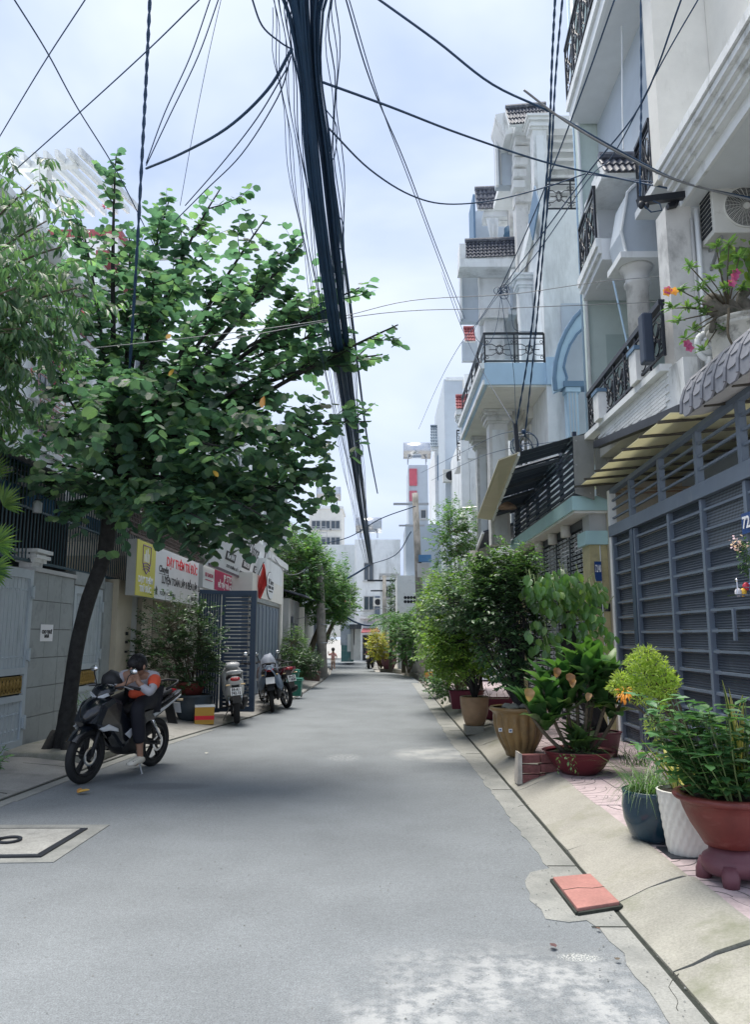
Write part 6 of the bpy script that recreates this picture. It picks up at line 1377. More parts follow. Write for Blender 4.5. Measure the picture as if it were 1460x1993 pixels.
t=thing('utility_pole','thinner concrete pole far off beside the palms','utility pole',(1,40,0)); q=pZ(750,1293,.0); tp=pY(748,1120,q.y); G().tube([q,tp],[.15,.11],10).build('pole',m_pole,t,smooth=True); g=G(); g.bar(tp+V((-1,0,-.3)),tp+V((.8,0,-.3)),.1,.1).bar(tp+V((-.8,0,-.9)),tp+V((.5,0,-.9)),.08,.08); g.build('cross_arm',m_black,t)
t=thing('utility_pole','grey concrete pole with fittings beside the ferns on the left','utility pole',(-2.6,27,0)); q=pZ(628,1318,.05); tp=pY(622,1100,q.y+.0); G().tube([q,tp],[.2,.15],12).build('pole',m_pole,t,smooth=True)
g=G(); 
for z in (1.3,2.0,2.6): g.torus(q+V((0,0,z)),.19,.02,'z',16,5)
g.build('steel_band',m_metal,t)
# yellow cage box by the pole
q=pZ(836,1327,.16); t=thing('crate','small orange and yellow crate behind the concrete pole','crate',q); G().box(q+V((-.15,0,0)),q+V((.3,.3,.3))).build('body',M('orange_crate',(.6,.28,.06),.6,var=.2),t); g=G()
for k in range(4): g.bar(q+V((-.15+.15*k,-.01,0)),q+V((-.15+.15*k,-.01,.32)),.02,.02)
g.build('bars',m_metal,t)
# street lamp on the right
t=thing('street_lamp','white cone street lamp on a thin arm in front of the pale tower','lamp',(2,19,5)); p=pY(901,1003,20)
g=G(); g.lathe([(.13,-.1),(.10,-.04),(.04,.05),(.03,.09)],p,16); g.build('shade',m_white,t,smooth=True); g=G(); g.tube([p+V((0,0,.09)),p+V((0,0,.2)),p+V((.35,0,.22)),p+V((1.0,0,.2))],.018,6); g.build('arm',m_metal,t)
t=thing('service_mast','short dark steel mast with insulators above the dark awning','mast',(2.9,12,4.4)); G().bar(pY(1008,880,12.5),pY(1003,825,12.5),.07,.07).build('mast',m_black,t)
g=G(); c=pY(1022,868,12.8)
for k in range(5): g.torus(c+rnd()*.1,.10+.03*k,.008,'y',16,4)
g.ell(pY(1020,840,12.6),(.04,.04,.05),8,6); g.build('cable_loops',m_cable,t)
# =================== PLANTS ===================
random.seed(21)
L_bau=LEAF('bauhinia_leaf',[(.055,.10,.08),(.075,.14,.10),(.045,.085,.07),(.13,.20,.10),(.08,.15,.115)],.55,.4,(1.8,2.2,1.4))
L_nar=LEAF('narrow_leaf',[(.06,.12,.075),(.09,.17,.09),(.05,.10,.07),(.14,.22,.10)],.45,.4,(1.9,2.2,1.3))
L_dark=LEAF('dark_shrub_leaf',[(.03,.07,.038),(.045,.10,.045),(.07,.14,.055),(.028,.062,.04)],.2,.35)
L_mid=LEAF('mid_green_leaf',[(.06,.125,.055),(.09,.175,.06),(.045,.10,.05),(.14,.235,.07)],.3,.4)
L_bright=LEAF('bright_leaf',[(.12,.22,.05),(.17,.28,.07),(.08,.17,.045),(.24,.34,.08)],.35,.45)
L_lime=LEAF('lime_aralia_leaf',[(.26,.34,.07),(.32,.41,.10),(.18,.27,.055),(.37,.45,.14)],.35,.5)
L_chili=LEAF('mint_green_leaf',[(.05,.14,.055),(.08,.19,.075),(.04,.11,.05),(.13,.24,.08)],.28,.4)
L_broad=LEAF('broad_dark_leaf',[(.03,.09,.03),(.045,.12,.035),(.07,.16,.04),(.025,.07,.03)],.2,.3)
L_dry=LEAF('dried_leaf',[(.25,.14,.07),(.36,.24,.13),(.17,.085,.045)],.3,.7)
L_dist=LEAF('distant_leaf',[(.05,.13,.06),(.09,.19,.08),(.035,.10,.055),(.15,.26,.08)],.3,.5)
L_var=LEAF('variegated_blade',[(.05,.10,.04),(.04,.09,.04),(.30,.30,.08)],.1,.4)
L_yel=LEAF('yellow_petal',[(.75,.55,.03),(.8,.6,.05)],.3,.6); L_pk=LEAF('magenta_petal',[(.40,.06,.2),(.5,.14,.3)],.3,.6); L_or=LEAF('orange_petal',[(.7,.3,.05),(.75,.4,.1)],.3,.6)
L_yg=LEAF('yellow_green_bush_leaf',[(.34,.34,.05),(.42,.40,.08),(.16,.24,.05),(.45,.30,.06)],.3,.5)
# ---- the big butterfly leaved tree
def px(a,b,Y): return pY(a,b,Y)
t=thing('tree','leaning street tree with dark trunk and round two lobed leaves over the parked motorbike','tree',px(125,1462,10.45))
tr=[px(122,1470,10.5),px(126,1425,10.45),px(136,1350,10.4),px(150,1253,10.35),px(172,1165,10.3),px(198,1095,10.3),px(208,1050,10.25),px(216,990,10.2),px(226,930,10.2),px(240,870,10.2)]
trr=[.19,.125,.10,.095,.095,.10,.105,.11,.095,.075]
g=G(); P_s=bez(tr,4); rs=[]
for i in range(len(P_s)): f=i/4; k=min(int(f),8); rs.append((trr[k]+(trr[k+1]-trr[k])*(f-k))*(1+.07*noise.noise(V((i*.9,3,1)))))
g.tube(P_s,rs,14)
for a in (0,.9,1.9,2.9,4,5.2): g.tube([tr[0]+V((.14*math.cos(a),.14*math.sin(a),.3)),tr[0]+V((.26*math.cos(a),.26*math.sin(a),.05)),tr[0]+V((.42*math.cos(a),.42*math.sin(a),-.03))],[.06,.07,.03],7)
trunk=g.build('trunk',m_bark,t,smooth=True)
fork=tr[8]; rec=[]
tips=[(225,305,10.2),(150,400,9.8),(70,520,10.8),(330,385,9.6),(430,365,9.2),(400,470,10.6),(520,420,9.2),(590,470,9.0),(700,560,8.8),(775,632,8.6),(745,690,9.0),(640,600,8.6),(300,520,8.8),(190,600,9.4),(80,700,10.4),(30,900,10.5),(80,960,11),(560,700,8.4),(720,820,9.4),(640,860,9.0),(600,980,8.6),(520,1010,8.0),(400,1015,8.0),(310,990,8.6),(160,980,9.6),(470,880,7.9),(350,760,8.2),(240,760,8.6),(480,560,8.6),(120,830,9.6),(600,1010,9.6),(450,980,9.8),(680,640,9.6),(560,520,10.4),(250,430,10.8),(150,720,11.2),(420,640,11.4),(350,900,9.2),(200,1000,10.0)]
lg=G()
def leafrow(p,q,n,L=.14,droop=.6): twig_leaves(None,rec,p,q,'heart',L,L*1.0,n,droop,.6)
for (a,b,Y) in tips:
    tip=px(a,b,Y); d=tip-fork; bend=V((0,0,.12*d.length))+rnd()*.25; base=fork+V((0,0,U(-.25,.45))) if b<900 else fork+V((0,0,U(-.5,.1)))
    pts=curve(base,tip,bend,10); r0=.012+.009*d.length; lg.tube(pts,[r0*(1-.9*i/10)+.003 for i in range(11)],6)
    leafrow(pts[7],pts[10],12)
    for k in range(int(7+2.1*d.length)):
        f=U(.32,.97); i=int(f*10); s=pts[i]; dd=(pts[min(i+1,10)]-pts[max(i-1,0)]).normalized(); side=(rnd()*1.0+dd*.7+V((0,0,.25))).normalized(); ln=U(.35,.8)*(1.1-.4*f)
        e=s+side*ln; q=curve(s,e,V((0,0,-.05)),3); lg.tube(q,[.010,.007,.005,.002],4,False); leafrow(q[0]+(q[1]-q[0])*.5,q[3],int(ln/.062))
        if U(0,1)<.75:
            e2=q[2]+(rnd()+side*.8).normalized()*ln*.6; lg.tube([q[2],e2],[.004,.0015],3,False); leafrow(q[2],e2,int(ln*.6/.06))
# dense lower heart of the crown
for k in range(330):
    d=rnd(); c=px(365,885,9.3)+V((d.x*2.1,d.y*1.6,d.z*.98))
    s=(rnd()+V((0,0,-.1))).normalized(); leafrow(c,c+s*.45,8,.14,.9)
for k in range(85):
    d=rnd(); c=px(330,640,9.6)+V((d.x*2.0,d.y*1.6,d.z*1.7)); s=(rnd()+V((0,0,.3))).normalized(); leafrow(c,c+s*.45,7)
lg.build('branch',m_bark,t,smooth=True)
for k in range(70):
    d=rnd(); c=px(440,1000,8.8)+V((d.x*1.05,d.y*.7,d.z*.30)); s=(rnd()+V((0,0,-.2))).normalized(); leafrow(c,c+s*.35,6)
# a low twig with fresh leaves on the trunk
q0=px(216,1072,9.9); leafrow(q0,px(190,1080,9.5),4,.15); 
flush_leaves(rec,'heart',.125,.12,L_bau,t,290)
for (a,b,Y,L) in ((512,772,7.8,.17),(338,718,8.2,.13),(416,916,7.9,.11),(288,740,8.4,.09),(330,650,8.4,.1)): 
    g=G(); put_leaf(g,'heart',px(a,b,Y),(U(-.5,.5),-.3,-1),(U(-1,1),-.6,.5),L*.8,L*.6); g.build('leaf',m_yl,t,label='yellow dying leaf')
for (a,b) in ((165,612),(60,726),(122,712),(108,745),(205,405),(110,700)):
    g=G(); c=px(a,b,8.9)
    for k in range(5): put_leaf(g,'lance',c,rnd()+V((0,-.4,-.1)),(0,0,1),.07,.025)
    g.build('flower',L_pk,t)
# tree pit kerb and small pot by trunk
g=G(); c=tr[0]; g.ext([(c.x-.7,c.y-.45,.02),(c.x+.62,c.y-.6,.0),(c.x+.7,c.y+.5,.02),(c.x-.5,c.y+.6,.05)],(0,0,.13)); o=g.build('tree_pit_kerb',m_rampd,bevel=.03); tag(o,'low broken cement kerb around the foot of the leaning tree','kerb')
# ---- narrow leaved tree upper left
t=thing('tree','tree with long drooping narrow leaves entering at the upper left edge','tree',(-6.2,8.2,.1)); rec=[]; g=G(); root=V((-6.0,7.4,.1)); g.tube(bez([root,(-5.9,7.5,2.4),(-5.6,7.8,4.6)],5),[.14-.006*i for i in range(11)],8)
for (a,b,Y) in ((-30,330,8.2),(60,360,8),(120,480,7.6),(150,560,7.6),(90,430,8.4),(20,470,7.4),(100,660,7.8),(40,640,7.4),(60,800,8.0),(10,860,8.2),(-40,560,7.5),(60,560,8.6),(120,620,8.2),(20,720,7.7),(-30,740,7.6),(30,560,7.2),(90,520,8.6)):
    tip=px(a,b,Y); b0=V((-5.65,7.8,4.2)); pts=curve(b0,tip,V((0,0,.35))+rnd()*.2,8); g.tube(pts,[.035*(1-.85*i/8)+.003 for i in range(9)],5)
    for k in range(40):
        s=pts[random.randint(2,8)]+rnd()*.4; e=s+(rnd()+V((.2,0,-.25))).normalized()*U(.25,.45); g.tube([s,e],[.004,.0015],3,False); twig_leaves(None,rec,s,e,'lance',.17,.05,11,1.3,.5)
g.build('branch',m_stem,t,smooth=True); flush_leaves(rec,'lance',.17,.042,L_nar,t,200)
# ---- palm at left edge
t=thing('palm','small fan palm with green fronds at the left edge above the first gate','palm',(-4.9,8.6,2.5)); g=G()
for (c,rot,L) in ((px(-8,1060,8.6),.2,.30),(px(5,985,8.6),.6,.28),(px(-20,930,8.6),1.1,.3),(px(-15,1110,8.5),-.3,.25)):
    for k in range(15):
        a=rot-1.0+2.2*k/14; d=V((math.cos(a)*.9+.1,-.25,math.sin(a))); m=G(); put_leaf(m,'lance',c,d,(0,-1,.25),L*U(.8,1.1),.035); 
        m.build('leaf',L_bright if k%3 else L_mid,t)
g=G(); g.tube([(-5.0,8.7,2.5),(-5.05,8.6,3.2)],.03,6); g.build('stem',m_stem,t)
t=thing('potted_plant','pale leafy sprig poking in at the lower left edge of the walk','plant',px(-10,1490,8.3)); c=px(8,1480,8.0); g=G(); rec=[]
for k in range(5): e=c+V((U(-.1,.14),U(-.1,.1),U(-.1,.18))); g.tube([c+V((-.15,0,-.1)),e],.003,3,False); twig_leaves(None,rec,c+V((-.1,0,-.05)),e,'oval',.08,.035,6)
g.build('stem',m_gstem,t); flush_leaves(rec,'oval',.08,.035,L_dist,t,30)
# ---- pots
def pot(t,q,prof,mat,name='pot',n=32,sx=1,ripple=None,soil=True,smooth=True):
    o=G().lathe(prof,q,n,sx=sx,ripple=ripple,cap=False).build(name,mat,t,smooth=smooth)
    r=prof[-1][0]*.97; z=prof[-1][1]
    if soil: G().lathe([(0,z-.01),(r*.5,z),(r,z-.02)],q,20,sx=sx,cap=False).build('soil',m_soil,t,smooth=True)
    return o
def sp(a,b,z=.15): return pZ(a,b,z)
# left: dark shrub in red pot on dark round pot
q=sp(365,1408,.05); q=V((q.x-.02,q.y+.45,.05))
t=thing('potted_plant','dense dark shrub in a red pot on a blue grey pot by the tutoring sign','plant',q)
pot(t,q,[(0,0),(.22,0),(.30,.12),(.345,.3),(.33,.42),(.37,.45),(.37,.48),(.33,.48)],M('blue_grey_glaze',(.05,.07,.09),.35,var=.2),'lower_pot')
q2=q+V((-.08,.05,.45)); pot(t,q2,[(0,0),(.2,0),(.27,.2),(.30,.22),(.30,.26),(.26,.26)],M('red_clay_pot',(.20,.05,.045),.6,var=.15),'pot')
bush(t,q2+V((0,0,.25)),px(352,1262,q.y),(.80,.6,.86),7500,'oval',.08,.042,L_dark,m_stem,60,.16,9,8,.3,.02,lump=.6)
rec=[]; g=G()
for (a,b,c,d) in ((400,1180,440,1178),(345,1200,352,1150),(395,1250,436,1268),(400,1300,405,1340),(330,1190,300,1170)):
    s=px(a,b,q.y-.2); e=px(c,d,q.y-.3); g.tube([s,e],[.006,.002],4,False); twig_leaves(None,rec,s,e,'oval',.07,.035,12)
g.build('stem',m_stem,t); flush_leaves(rec,'oval',.07,.035,L_mid,t,40)
# small whitish pot behind the motorbike wheel
q=px(162,1432,11.3); q.z=.1; t=thing('potted_plant','small plant in a pale pot between trunk and front wheel of the black motorbike','plant',q); pot(t,q,[(0,0),(.12,0),(.16,.28),(.18,.3),(.15,.3)],m_whiteold); bush(t,q+V((0,0,.3)),q+V((0,0,.5)),(.2,.2,.22),150,'oval',.05,.025,L_dist,m_stem,10,.1,4,5)
# right foreground
q=sp(1440,1728); q=V((q.x+.02,q.y+.12,.15)); QA=q
m_terra=M('terracotta_red_glaze',(.135,.028,.024),.45,var=.22,vs=6,dirt=(.22,.08,.07),ds=5,dpos=(.55,.8),stretch=.3,bump=.2,bs=30); m_mauve=M('mauve_clay_stand',(.13,.048,.062),.5,var=.15,vs=7)
t=thing('potted_plant','bushy mint green plant and snake leaves in a wide red bowl on mauve feet','plant',q)
rz=.44
st=G().lathe([(.10,.055),(.15,.05),(.175,.075),(.18,.11),(.165,.145),(.13,.17),(.125,.2)],q,32,cap=True).build('stand',m_mauve,t,smooth=True)
for k in range(4):
    a=PI/4+PI/2*k+.3; c=q+V((math.cos(a)*.13,math.sin(a)*.13,0)); G().tube([c+V((0,0,.10)),c+V((math.cos(a)*.03,math.sin(a)*.03,.04)),c+V((math.cos(a)*.035,math.sin(a)*.035,0))],[.06,.05,.045],12).build('foot',m_mauve,st,smooth=True)
pot(t,q,[(.11,.2),(.15,.21),(.18,.26),(.225,.33),(.26,.41),(.275,.46),(.285,.465),(.31,.475),(.318,.49),(.31,.505),(.27,.51),(.255,.48)],m_terra,'bowl',40,ripple=lambda a,z,j:.003*math.sin(z*260))
c=q+V((-.02,-.02,.49)); rec=[]; g=G()
for k in range(62):
    a=U(0,2*PI); rr=U(.02,.21); s=c+V((rr*math.cos(a),rr*math.sin(a),0)); top=c+V((rr*2.2*math.cos(a)-.10,rr*1.6*math.sin(a),U(.22,.60)))
    pts=curve(s,top,rnd()*.03,6); g.tube(pts,[.005,.005,.004,.004,.003,.003,.002],5,False)
    for i in range(1,7):
        for s_ in range(4 if i>4 else 3):
            an=U(0,2*PI); dd=V((math.cos(an),math.sin(an),U(-.25,.25))); rec.append((pts[i],dd,V((0,0,1))+rnd()*.3,U(.065,.12),0)); rec[-1]=rec[-1][:4]+(rec[-1][3]*.55,)
g.build('stem',m_gstem,t); flush_leaves(rec,'oval',.085,.045,L_chili,t,290)
def blades(t,c,n,h0,h1,w,spread,mat,mat2=None,tw=.3):
    for k in range(n):
        a=U(0,2*PI); s=c+V((U(-.06,.06),U(-.06,.06),0)); H=U(h0,h1); d=V((math.cos(a)*spread*U(.2,1),math.sin(a)*spread*U(.2,1),1)); r=V((-math.sin(a+tw),math.cos(a+tw),0))
        for off,ww,mm in ((0,w,mat),)+(((.0015,w*.62,L_broad),) if mat2 else ()):
            vs=[];fs=[]
            for i in range(6):
                f=i/5; p=s+d*H*f+V((d.x,d.y,0))*H*f*f*.4; wd=ww*(.6+.8*f if f<.5 else (1.0)*(2-2*f)**.7)*.5; nn=r.cross(d).normalized()*off
                vs+= [p-r*wd+nn,p+nn*1+r.cross(d).normalized()*w*.12,p+r*wd+nn]
            for i in range(5): fs+= [(3*i,3*i+1,3*i+4,3*i+3),(3*i+1,3*i+2,3*i+5,3*i+4)]
            G().add(vs,fs).build('leaf',mm,t,smooth=True)
L_edge=LEAF('yellow_leaf_margin',[(.42,.40,.10),(.5,.46,.14)],.1,.4)
blades(t,c+V((.10,.08,0)),14,.40,.72,.05,.25,L_edge,L_broad)
# white textured pot
q=sp(1352,1672); q=V((q.x,q.y+.11,.15)); t=thing('potted_plant','white quilted pot with yellow edged snake plant between blue pot and red bowl','plant',q)
pot(t,q,[(0,0),(.11,0)]+[(.115+.055*(k/24)**.8,.41*k/24) for k in range(1,24)]+[(.17,.41),(.176,.417),(.163,.42)],M('white_quilted_pot',(.66,.65,.60),.6,var=.04),'pot',120,ripple=lambda a,z,j:.055*abs(math.sin(a*9+z*28)*math.sin(a*9-z*28)),smooth=True)
g=G(); 
blades(t,q+V((0,0,.4)),18,.18,.34,.045,.7,L_edge,L_broad); B('saucer',q+V((-.16,-.14,0)),q+V((.2,.15,.012)),m_black,t)
# blue glazed pot with grass
q=sp(1285,1648); q=V((q.x+.02,q.y+.16,.15)); t=thing('potted_plant','dark teal blue glazed round pot with trailing grassy plant','plant',q)
pot(t,q,[(0,0),(.13,0),(.17,.05),(.205,.15),(.215,.24),(.205,.32),(.21,.35),(.198,.355),(.185,.34)],M('teal_blue_glaze',(.012,.04,.065),.18,var=.25,vs=7,dirt=(.04,.07,.08),ds=8,dpos=(.6,.8),coat=.4),'pot',36)
g=G(); gl=G()
for k in range(330):
    a=U(0,2*PI); s=q+V((U(-.15,.15),U(-.15,.15),.34)); L=U(.14,.36); e=s+V((math.cos(a)*L,math.sin(a)*L,U(-.12,.12)))
    if k%6==0: e=s+V((math.cos(a)*L*1.6,math.sin(a)*L*1.6,U(.05,.3)))
    pts=curve(s,e,V((0,0,L*.55)),5); r=V((-math.sin(a),math.cos(a),0)); vs=[];fs=[]
    for i,p in enumerate(pts): w=.0035*(1-i/5.5); vs+= [p-r*w,p+r*w]
    for i in range(5): fs.append((2*i,2*i+1,2*i+3,2*i+2))
    gl.add(vs,fs)
gl.build('grass',L_mid,t,kind='stuff')
# lime aralia in dark pot
q=V((2.95,7.35,.15)); t=thing('potted_plant','lime green feathery aralia on a bare stem in front of the navy gate','plant',q)
pot(t,q,[(0,0),(.14,0),(.2,.25),(.22,.28),(.18,.28)],m_black,'pot'); rec=[]; g=G()
for (a,b,rx,rz,n) in ((1258,1274,.10,.07,700),(1240,1290,.09,.07,600),(1275,1292,.11,.08,800),(1256,1306,.13,.08,700),(1292,1312,.09,.07,600),(1212,1322,.08,.06,600),(1200,1338,.07,.05,400),(1232,1335,.09,.06,600),(1262,1335,.11,.07,700),(1292,1342,.11,.07,700),(1310,1326,.06,.05,350),(1250,1358,.09,.05,400),(1285,1365,.08,.06,350),(1275,1410,.09,.14,260)):
    c=px(a,b,7.25); g.tube(curve(q+V((0,0,.25)),c,rnd()*.08,6),[.022,.02,.016,.013,.01,.008,.006],6)
    for k in range(int(n*.7)):
        d=rnd(); 
        if d.length<.3 or noise.noise(d*2.5+c*3)<-.18: continue
        d*=U(.9,1.2); p=c+V((d.x*rx,d.y*rx,d.z*rz)); rec.append((p,d+rnd()*.8+V((0,0,.1)),d+V((0,0,.6))+rnd()*.5,U(.03,.05),.012))
g.build('stem',m_stem,t,smooth=True); flush_leaves(rec,'lance',.05,.013,L_lime,t,0); rec=[]
c=px(1218,1350,7.0)
for k in range(60): d=rnd(); rec.append((c+d*.06,d+V((0,0,-.7)),d,U(.04,.06),.012))
flush_leaves(rec,'lance',.05,.012,L_or,t,0)
for (a,b,Y,n) in ((1282,1470,6.8,120),(1280,1400,6.9,160)):
    rec=[]; c=px(a,b,Y)
    for k in range(n): d=rnd(); rec.append((c+V((d.x*.09,d.y*.1,d.z*.16)),d+V((0,0,-.5)),d,U(.03,.05),.014))
    flush_leaves(rec,'lance',.05,.014,L_mid,t,0)
# bowl with the big leathery leaves
q=sp(1140,1516); q=V((q.x+.02,q.y+.30,.15)); t=thing('potted_plant','clump of long leathery leaves, some dried orange, in a shallow dark red bowl','plant',q)
pot(t,q,[(0,0),(.16,0),(.24,.07),(.32,.19),(.36,.24),(.375,.245),(.36,.25),(.33,.23)],M('dark_red_bowl',(.13,.022,.03),.45,var=.2),'bowl',32,sx=1.05)
rec=[]; g=G(); me1=None
def bigleaf(L,W_,fold=.25):
    vs=[];fs=[]; n=7
    for i in range(n+1):
        f=i/n; w=W_*.5*(math.sin(PI*min(1,(f*.93+.05))**.85))**.8*(1 if i<n else .02); z=-.28*L*f*f*f
        vs+= [(L*f,-w,z+fold*w+.012*math.sin(f*13)),(L*f,0,z),(L*f,w,z+fold*w+.012*math.sin(f*11+2))]
    for i in range(n): fs+= [(3*i,3*i+1,3*i+4,3*i+3),(3*i+1,3*i+2,3*i+5,3*i+4)]
    return G().add(vs,fs)
mA=bigleaf(.40,.15).mesh('leaf',L_broad,True); mB=bigleaf(.34,.13,.4).mesh('leaf',L_mid,True); mC=bigleaf(.16,.13,.8).mesh('leaf',L_dry,True)
c=q+V((0,0,.22))
for st_,(dx,dy,H,n) in enumerate(((-.42,-.05,.50,24),(-.28,-.02,.72,26),(-.10,.05,.85,26),(.1,-.05,.92,28),(.30,0,.88,26),(.02,.1,1.0,22),(.2,.12,1.0,20),(.42,.05,.7,18))):
    top=c+V((dx*1.35,dy,H)); g.tube(curve(c+V((dx*.35,dy*.4,0)),top,V((dx*.15,0,-.05)),6),[.024,.022,.02,.019,.018,.016,.012],7)
    for k in range(n):
        a=k*2.4+U(-.3,.3); f=U(0,.6); s=c+V((dx*.4,dy*.5,0)).lerp(V((dx*1.35,dy,H)),.45+.55*U(0,1)) ; el=U(.35,1.35)
        d=V((math.cos(a)*math.cos(el),math.sin(a)*math.cos(el),math.sin(el))); o=piece('leaf',mA if k%4 else mB,t,s,dmat(d,V((0,0,1))),(U(.75,1.1),)*3)
g.build('stem',m_stem,t,smooth=True)
for k in range(26):
    a=U(0,2*PI); el=U(.5,1.3); d=V((math.cos(a)*math.cos(el),math.sin(a)*math.cos(el),math.sin(el))); piece('leaf',mB,t,c+V((U(-.1,.1),U(-.1,.1),.05)),dmat(d,V((0,0,1))),(U(.7,1.1),)*3)
for (a,b) in ((1085,1318),(1150,1368),(1030,1358),(1118,1340),(1105,1330)): o=piece('leaf',mC,t,px(a,b-18,q.y-.3),dmat((U(-.9,.9),-.4,-1),(U(-.6,.6),-1,.3)),(U(.5,.85),)*3); o['label']='dried orange brown leaf'
rec=[]
for k in range(120): d=rnd(); rec.append((c+V((d.x*.26,d.y*.2-.03,.03+abs(d.z)*.06)),rnd()+V((0,-.3,0)),(0,0,1),U(.03,.05),.02))
flush_leaves(rec,'oval',.04,.02,L_mid,t,0)
rec=[]; p=px(1100,1475,q.y-.38)
for k in range(5): twig_leaves(None,rec,p+V((U(-.1,.15),0,.05)),p+V((U(-.1,.15),-.06,U(-.18,-.1))),'oval',.04,.022,7)
flush_leaves(rec,'oval',.04,.022,L_mid,t,0)
# thatch of thin arching blades between bowl and blue pot
t=thing('grass_clump','thin arching grass blades spilling over the paving beside the dark red bowl','plant',px(1230,1500,6.6)); gl=G(); c0=sp(1235,1510)
for k in range(90):
    a=U(0,2*PI); s=c0+V((U(-.1,.15),U(-.1,.1),.1)); L=U(.2,.55); e=s+V((math.cos(a)*L,math.sin(a)*L*.6,U(.0,.2))); pts=curve(s,e,V((0,0,L*.6)),5); r=V((-math.sin(a),math.cos(a),0)); vs=[];fs=[]
    for i,p in enumerate(pts): w=.003*(1-i/5.5); vs+= [p-r*w,p+r*w]
    for i in range(5): fs.append((2*i,2*i+1,2*i+3,2*i+2))
    gl.add(vs,fs)
gl.build('blades',L_mid,t,kind='stuff')
# big ribbed pot on brick stack
q=sp(1018,1490,.05); q=V((q.x+.03,q.y+.35,.12)); t=thing('potted_plant','dark branched shrub in a big ochre ribbed pot with two small stickers','plant',q)
m_och=M('ochre_glaze',(.28,.175,.07),.4,var=.25,vs=4,dirt=(.13,.09,.05),ds=3,dpos=(.45,.75),coat=.2)
def rib(a,z,j): return -.16*(1-abs(math.sin(a*8+z*2.5))**.6)*(1 if .06<z<.52 else 0)
pot(t,q,[(0,0),(.17,0),(.185,.05),(.215,.10),(.25,.16),(.285,.23),(.31,.30),(.33,.38),(.335,.46),(.325,.52),(.345,.545),(.37,.555),(.375,.58),(.36,.6),(.32,.59)],m_och,'pot',128,ripple=rib)
for (a,b) in ((974,1420),(994,1422)):
    p=px(a,b,q.y-.33); B('sticker',p+V((-.022,-.02,-.022)),p+V((.022,-.012,.022)),m_pwhite,t); B('sticker_print',p+V((-.012,-.0225,-.008)),p+V((.012,-.0205,.008)),m_plate,t)
bush(t,q+V((0,0,.58)),px(992,1205,q.y+.05),(.44,.5,.80),3800,'oval',.09,.05,L_dark,m_bark,70,.2,10,8,.3,.035,lump=.6)
bush(t,q+V((0,0,.58)),px(985,1120,q.y+.15),(.36,.4,.34),2200,'oval',.085,.045,L_mid,m_bark,40,.18,4,7,.4,.012)
bush(t,q+V((0,0,.58)),px(905,1180,q.y+.3),(.44,.4,.30),2000,'oval',.08,.042,L_dark,m_bark,30,.18,4,7,.4,.012)
g=G(); 
for k in range(7): g.ell(q+V((U(-.2,.22),U(-.22,.1),.60)),(.07,.06,.04),8,6,nz_=.3)
g.build('stones',m_rampd,t,smooth=True)
# bricks
t=thing('brick_stack','two courses of hollow red bricks propping the big ochre pot at the kerb','bricks',sp(1035,1520,.05)); m_brick=M('hollow_clay_brick',(.24,.10,.095),.85,var=.25,vs=12,bump=.5,bs=50,fine=.15); m_mort=M('old_mortar',(.42,.39,.35),.9,var=.2,vs=10,bump=.5)
bb=sp(1012,1528,.03); ang=.12
Rb=Matrix.Translation((bb.x,bb.y,.04))@Matrix.Rotation(ang,4,'Z')
q_=G(); q_.box((0,0,0),(.19,.085,.085))
for k in range(5): q_.box((.004,-.006,.008+k*.016),(.186,.0,.016+k*.016))
bm_=q_.mesh('brick',m_brick)
for r in range(3):
    for k in range(2):
        if r==2 and k==1 and False: continue
        o=piece('brick',bm_,t,Rb@V((.03+.205*k+.01*r,.0+.012*r,.01+.1*r)),(0,U(-.05,.05),ang+U(-.08,.08)),world=True)
G().ext([Rb@V(p) for p in ((-.03,-.02,0),(.03,-.01,0),(.03,-.02,.31),(.0,-.0,.32),(-.01,.0,.2))],(0,.2,0)).build('mortar_lump',m_mort,t)
# tan faceted pot on block
q=sp(928,1420,.12); q=V((q.x,q.y+.2,.17)); t=thing('potted_plant','bright leafy bush in a tan pot with diagonal facets on a stone block','plant',q)
B('block',(q.x-.17,q.y-.17,.04),(q.x+.12,q.y+.16,.168),m_rampd,t)
pot(t,q,[(0,0),(.15,0),(.18,.08),(.215,.2),(.23,.32),(.235,.42),(.24,.44),(.23,.46),(.205,.44)],M('tan_faceted_glaze',(.34,.22,.13),.5,var=.2,vs=6,dirt=(.42,.38,.34),ds=4,dpos=(.6,.75)),'pot',60,ripple=lambda a,z,j:.012*(math.sin(a*9+z*16)))
bush(t,q+V((0,0,.44)),px(905,1250,q.y),(.58,.6,.60),6500,'oval',.085,.042,L_bright,m_bark,60,.2,9,7,.4,.03,lump=.55)
bush(t,q+V((0,0,.44)),px(890,1195,q.y+.6),(.50,.5,.35),3000,'oval',.08,.04,L_bright,m_bark,20,.2,4,7,.4,.012)
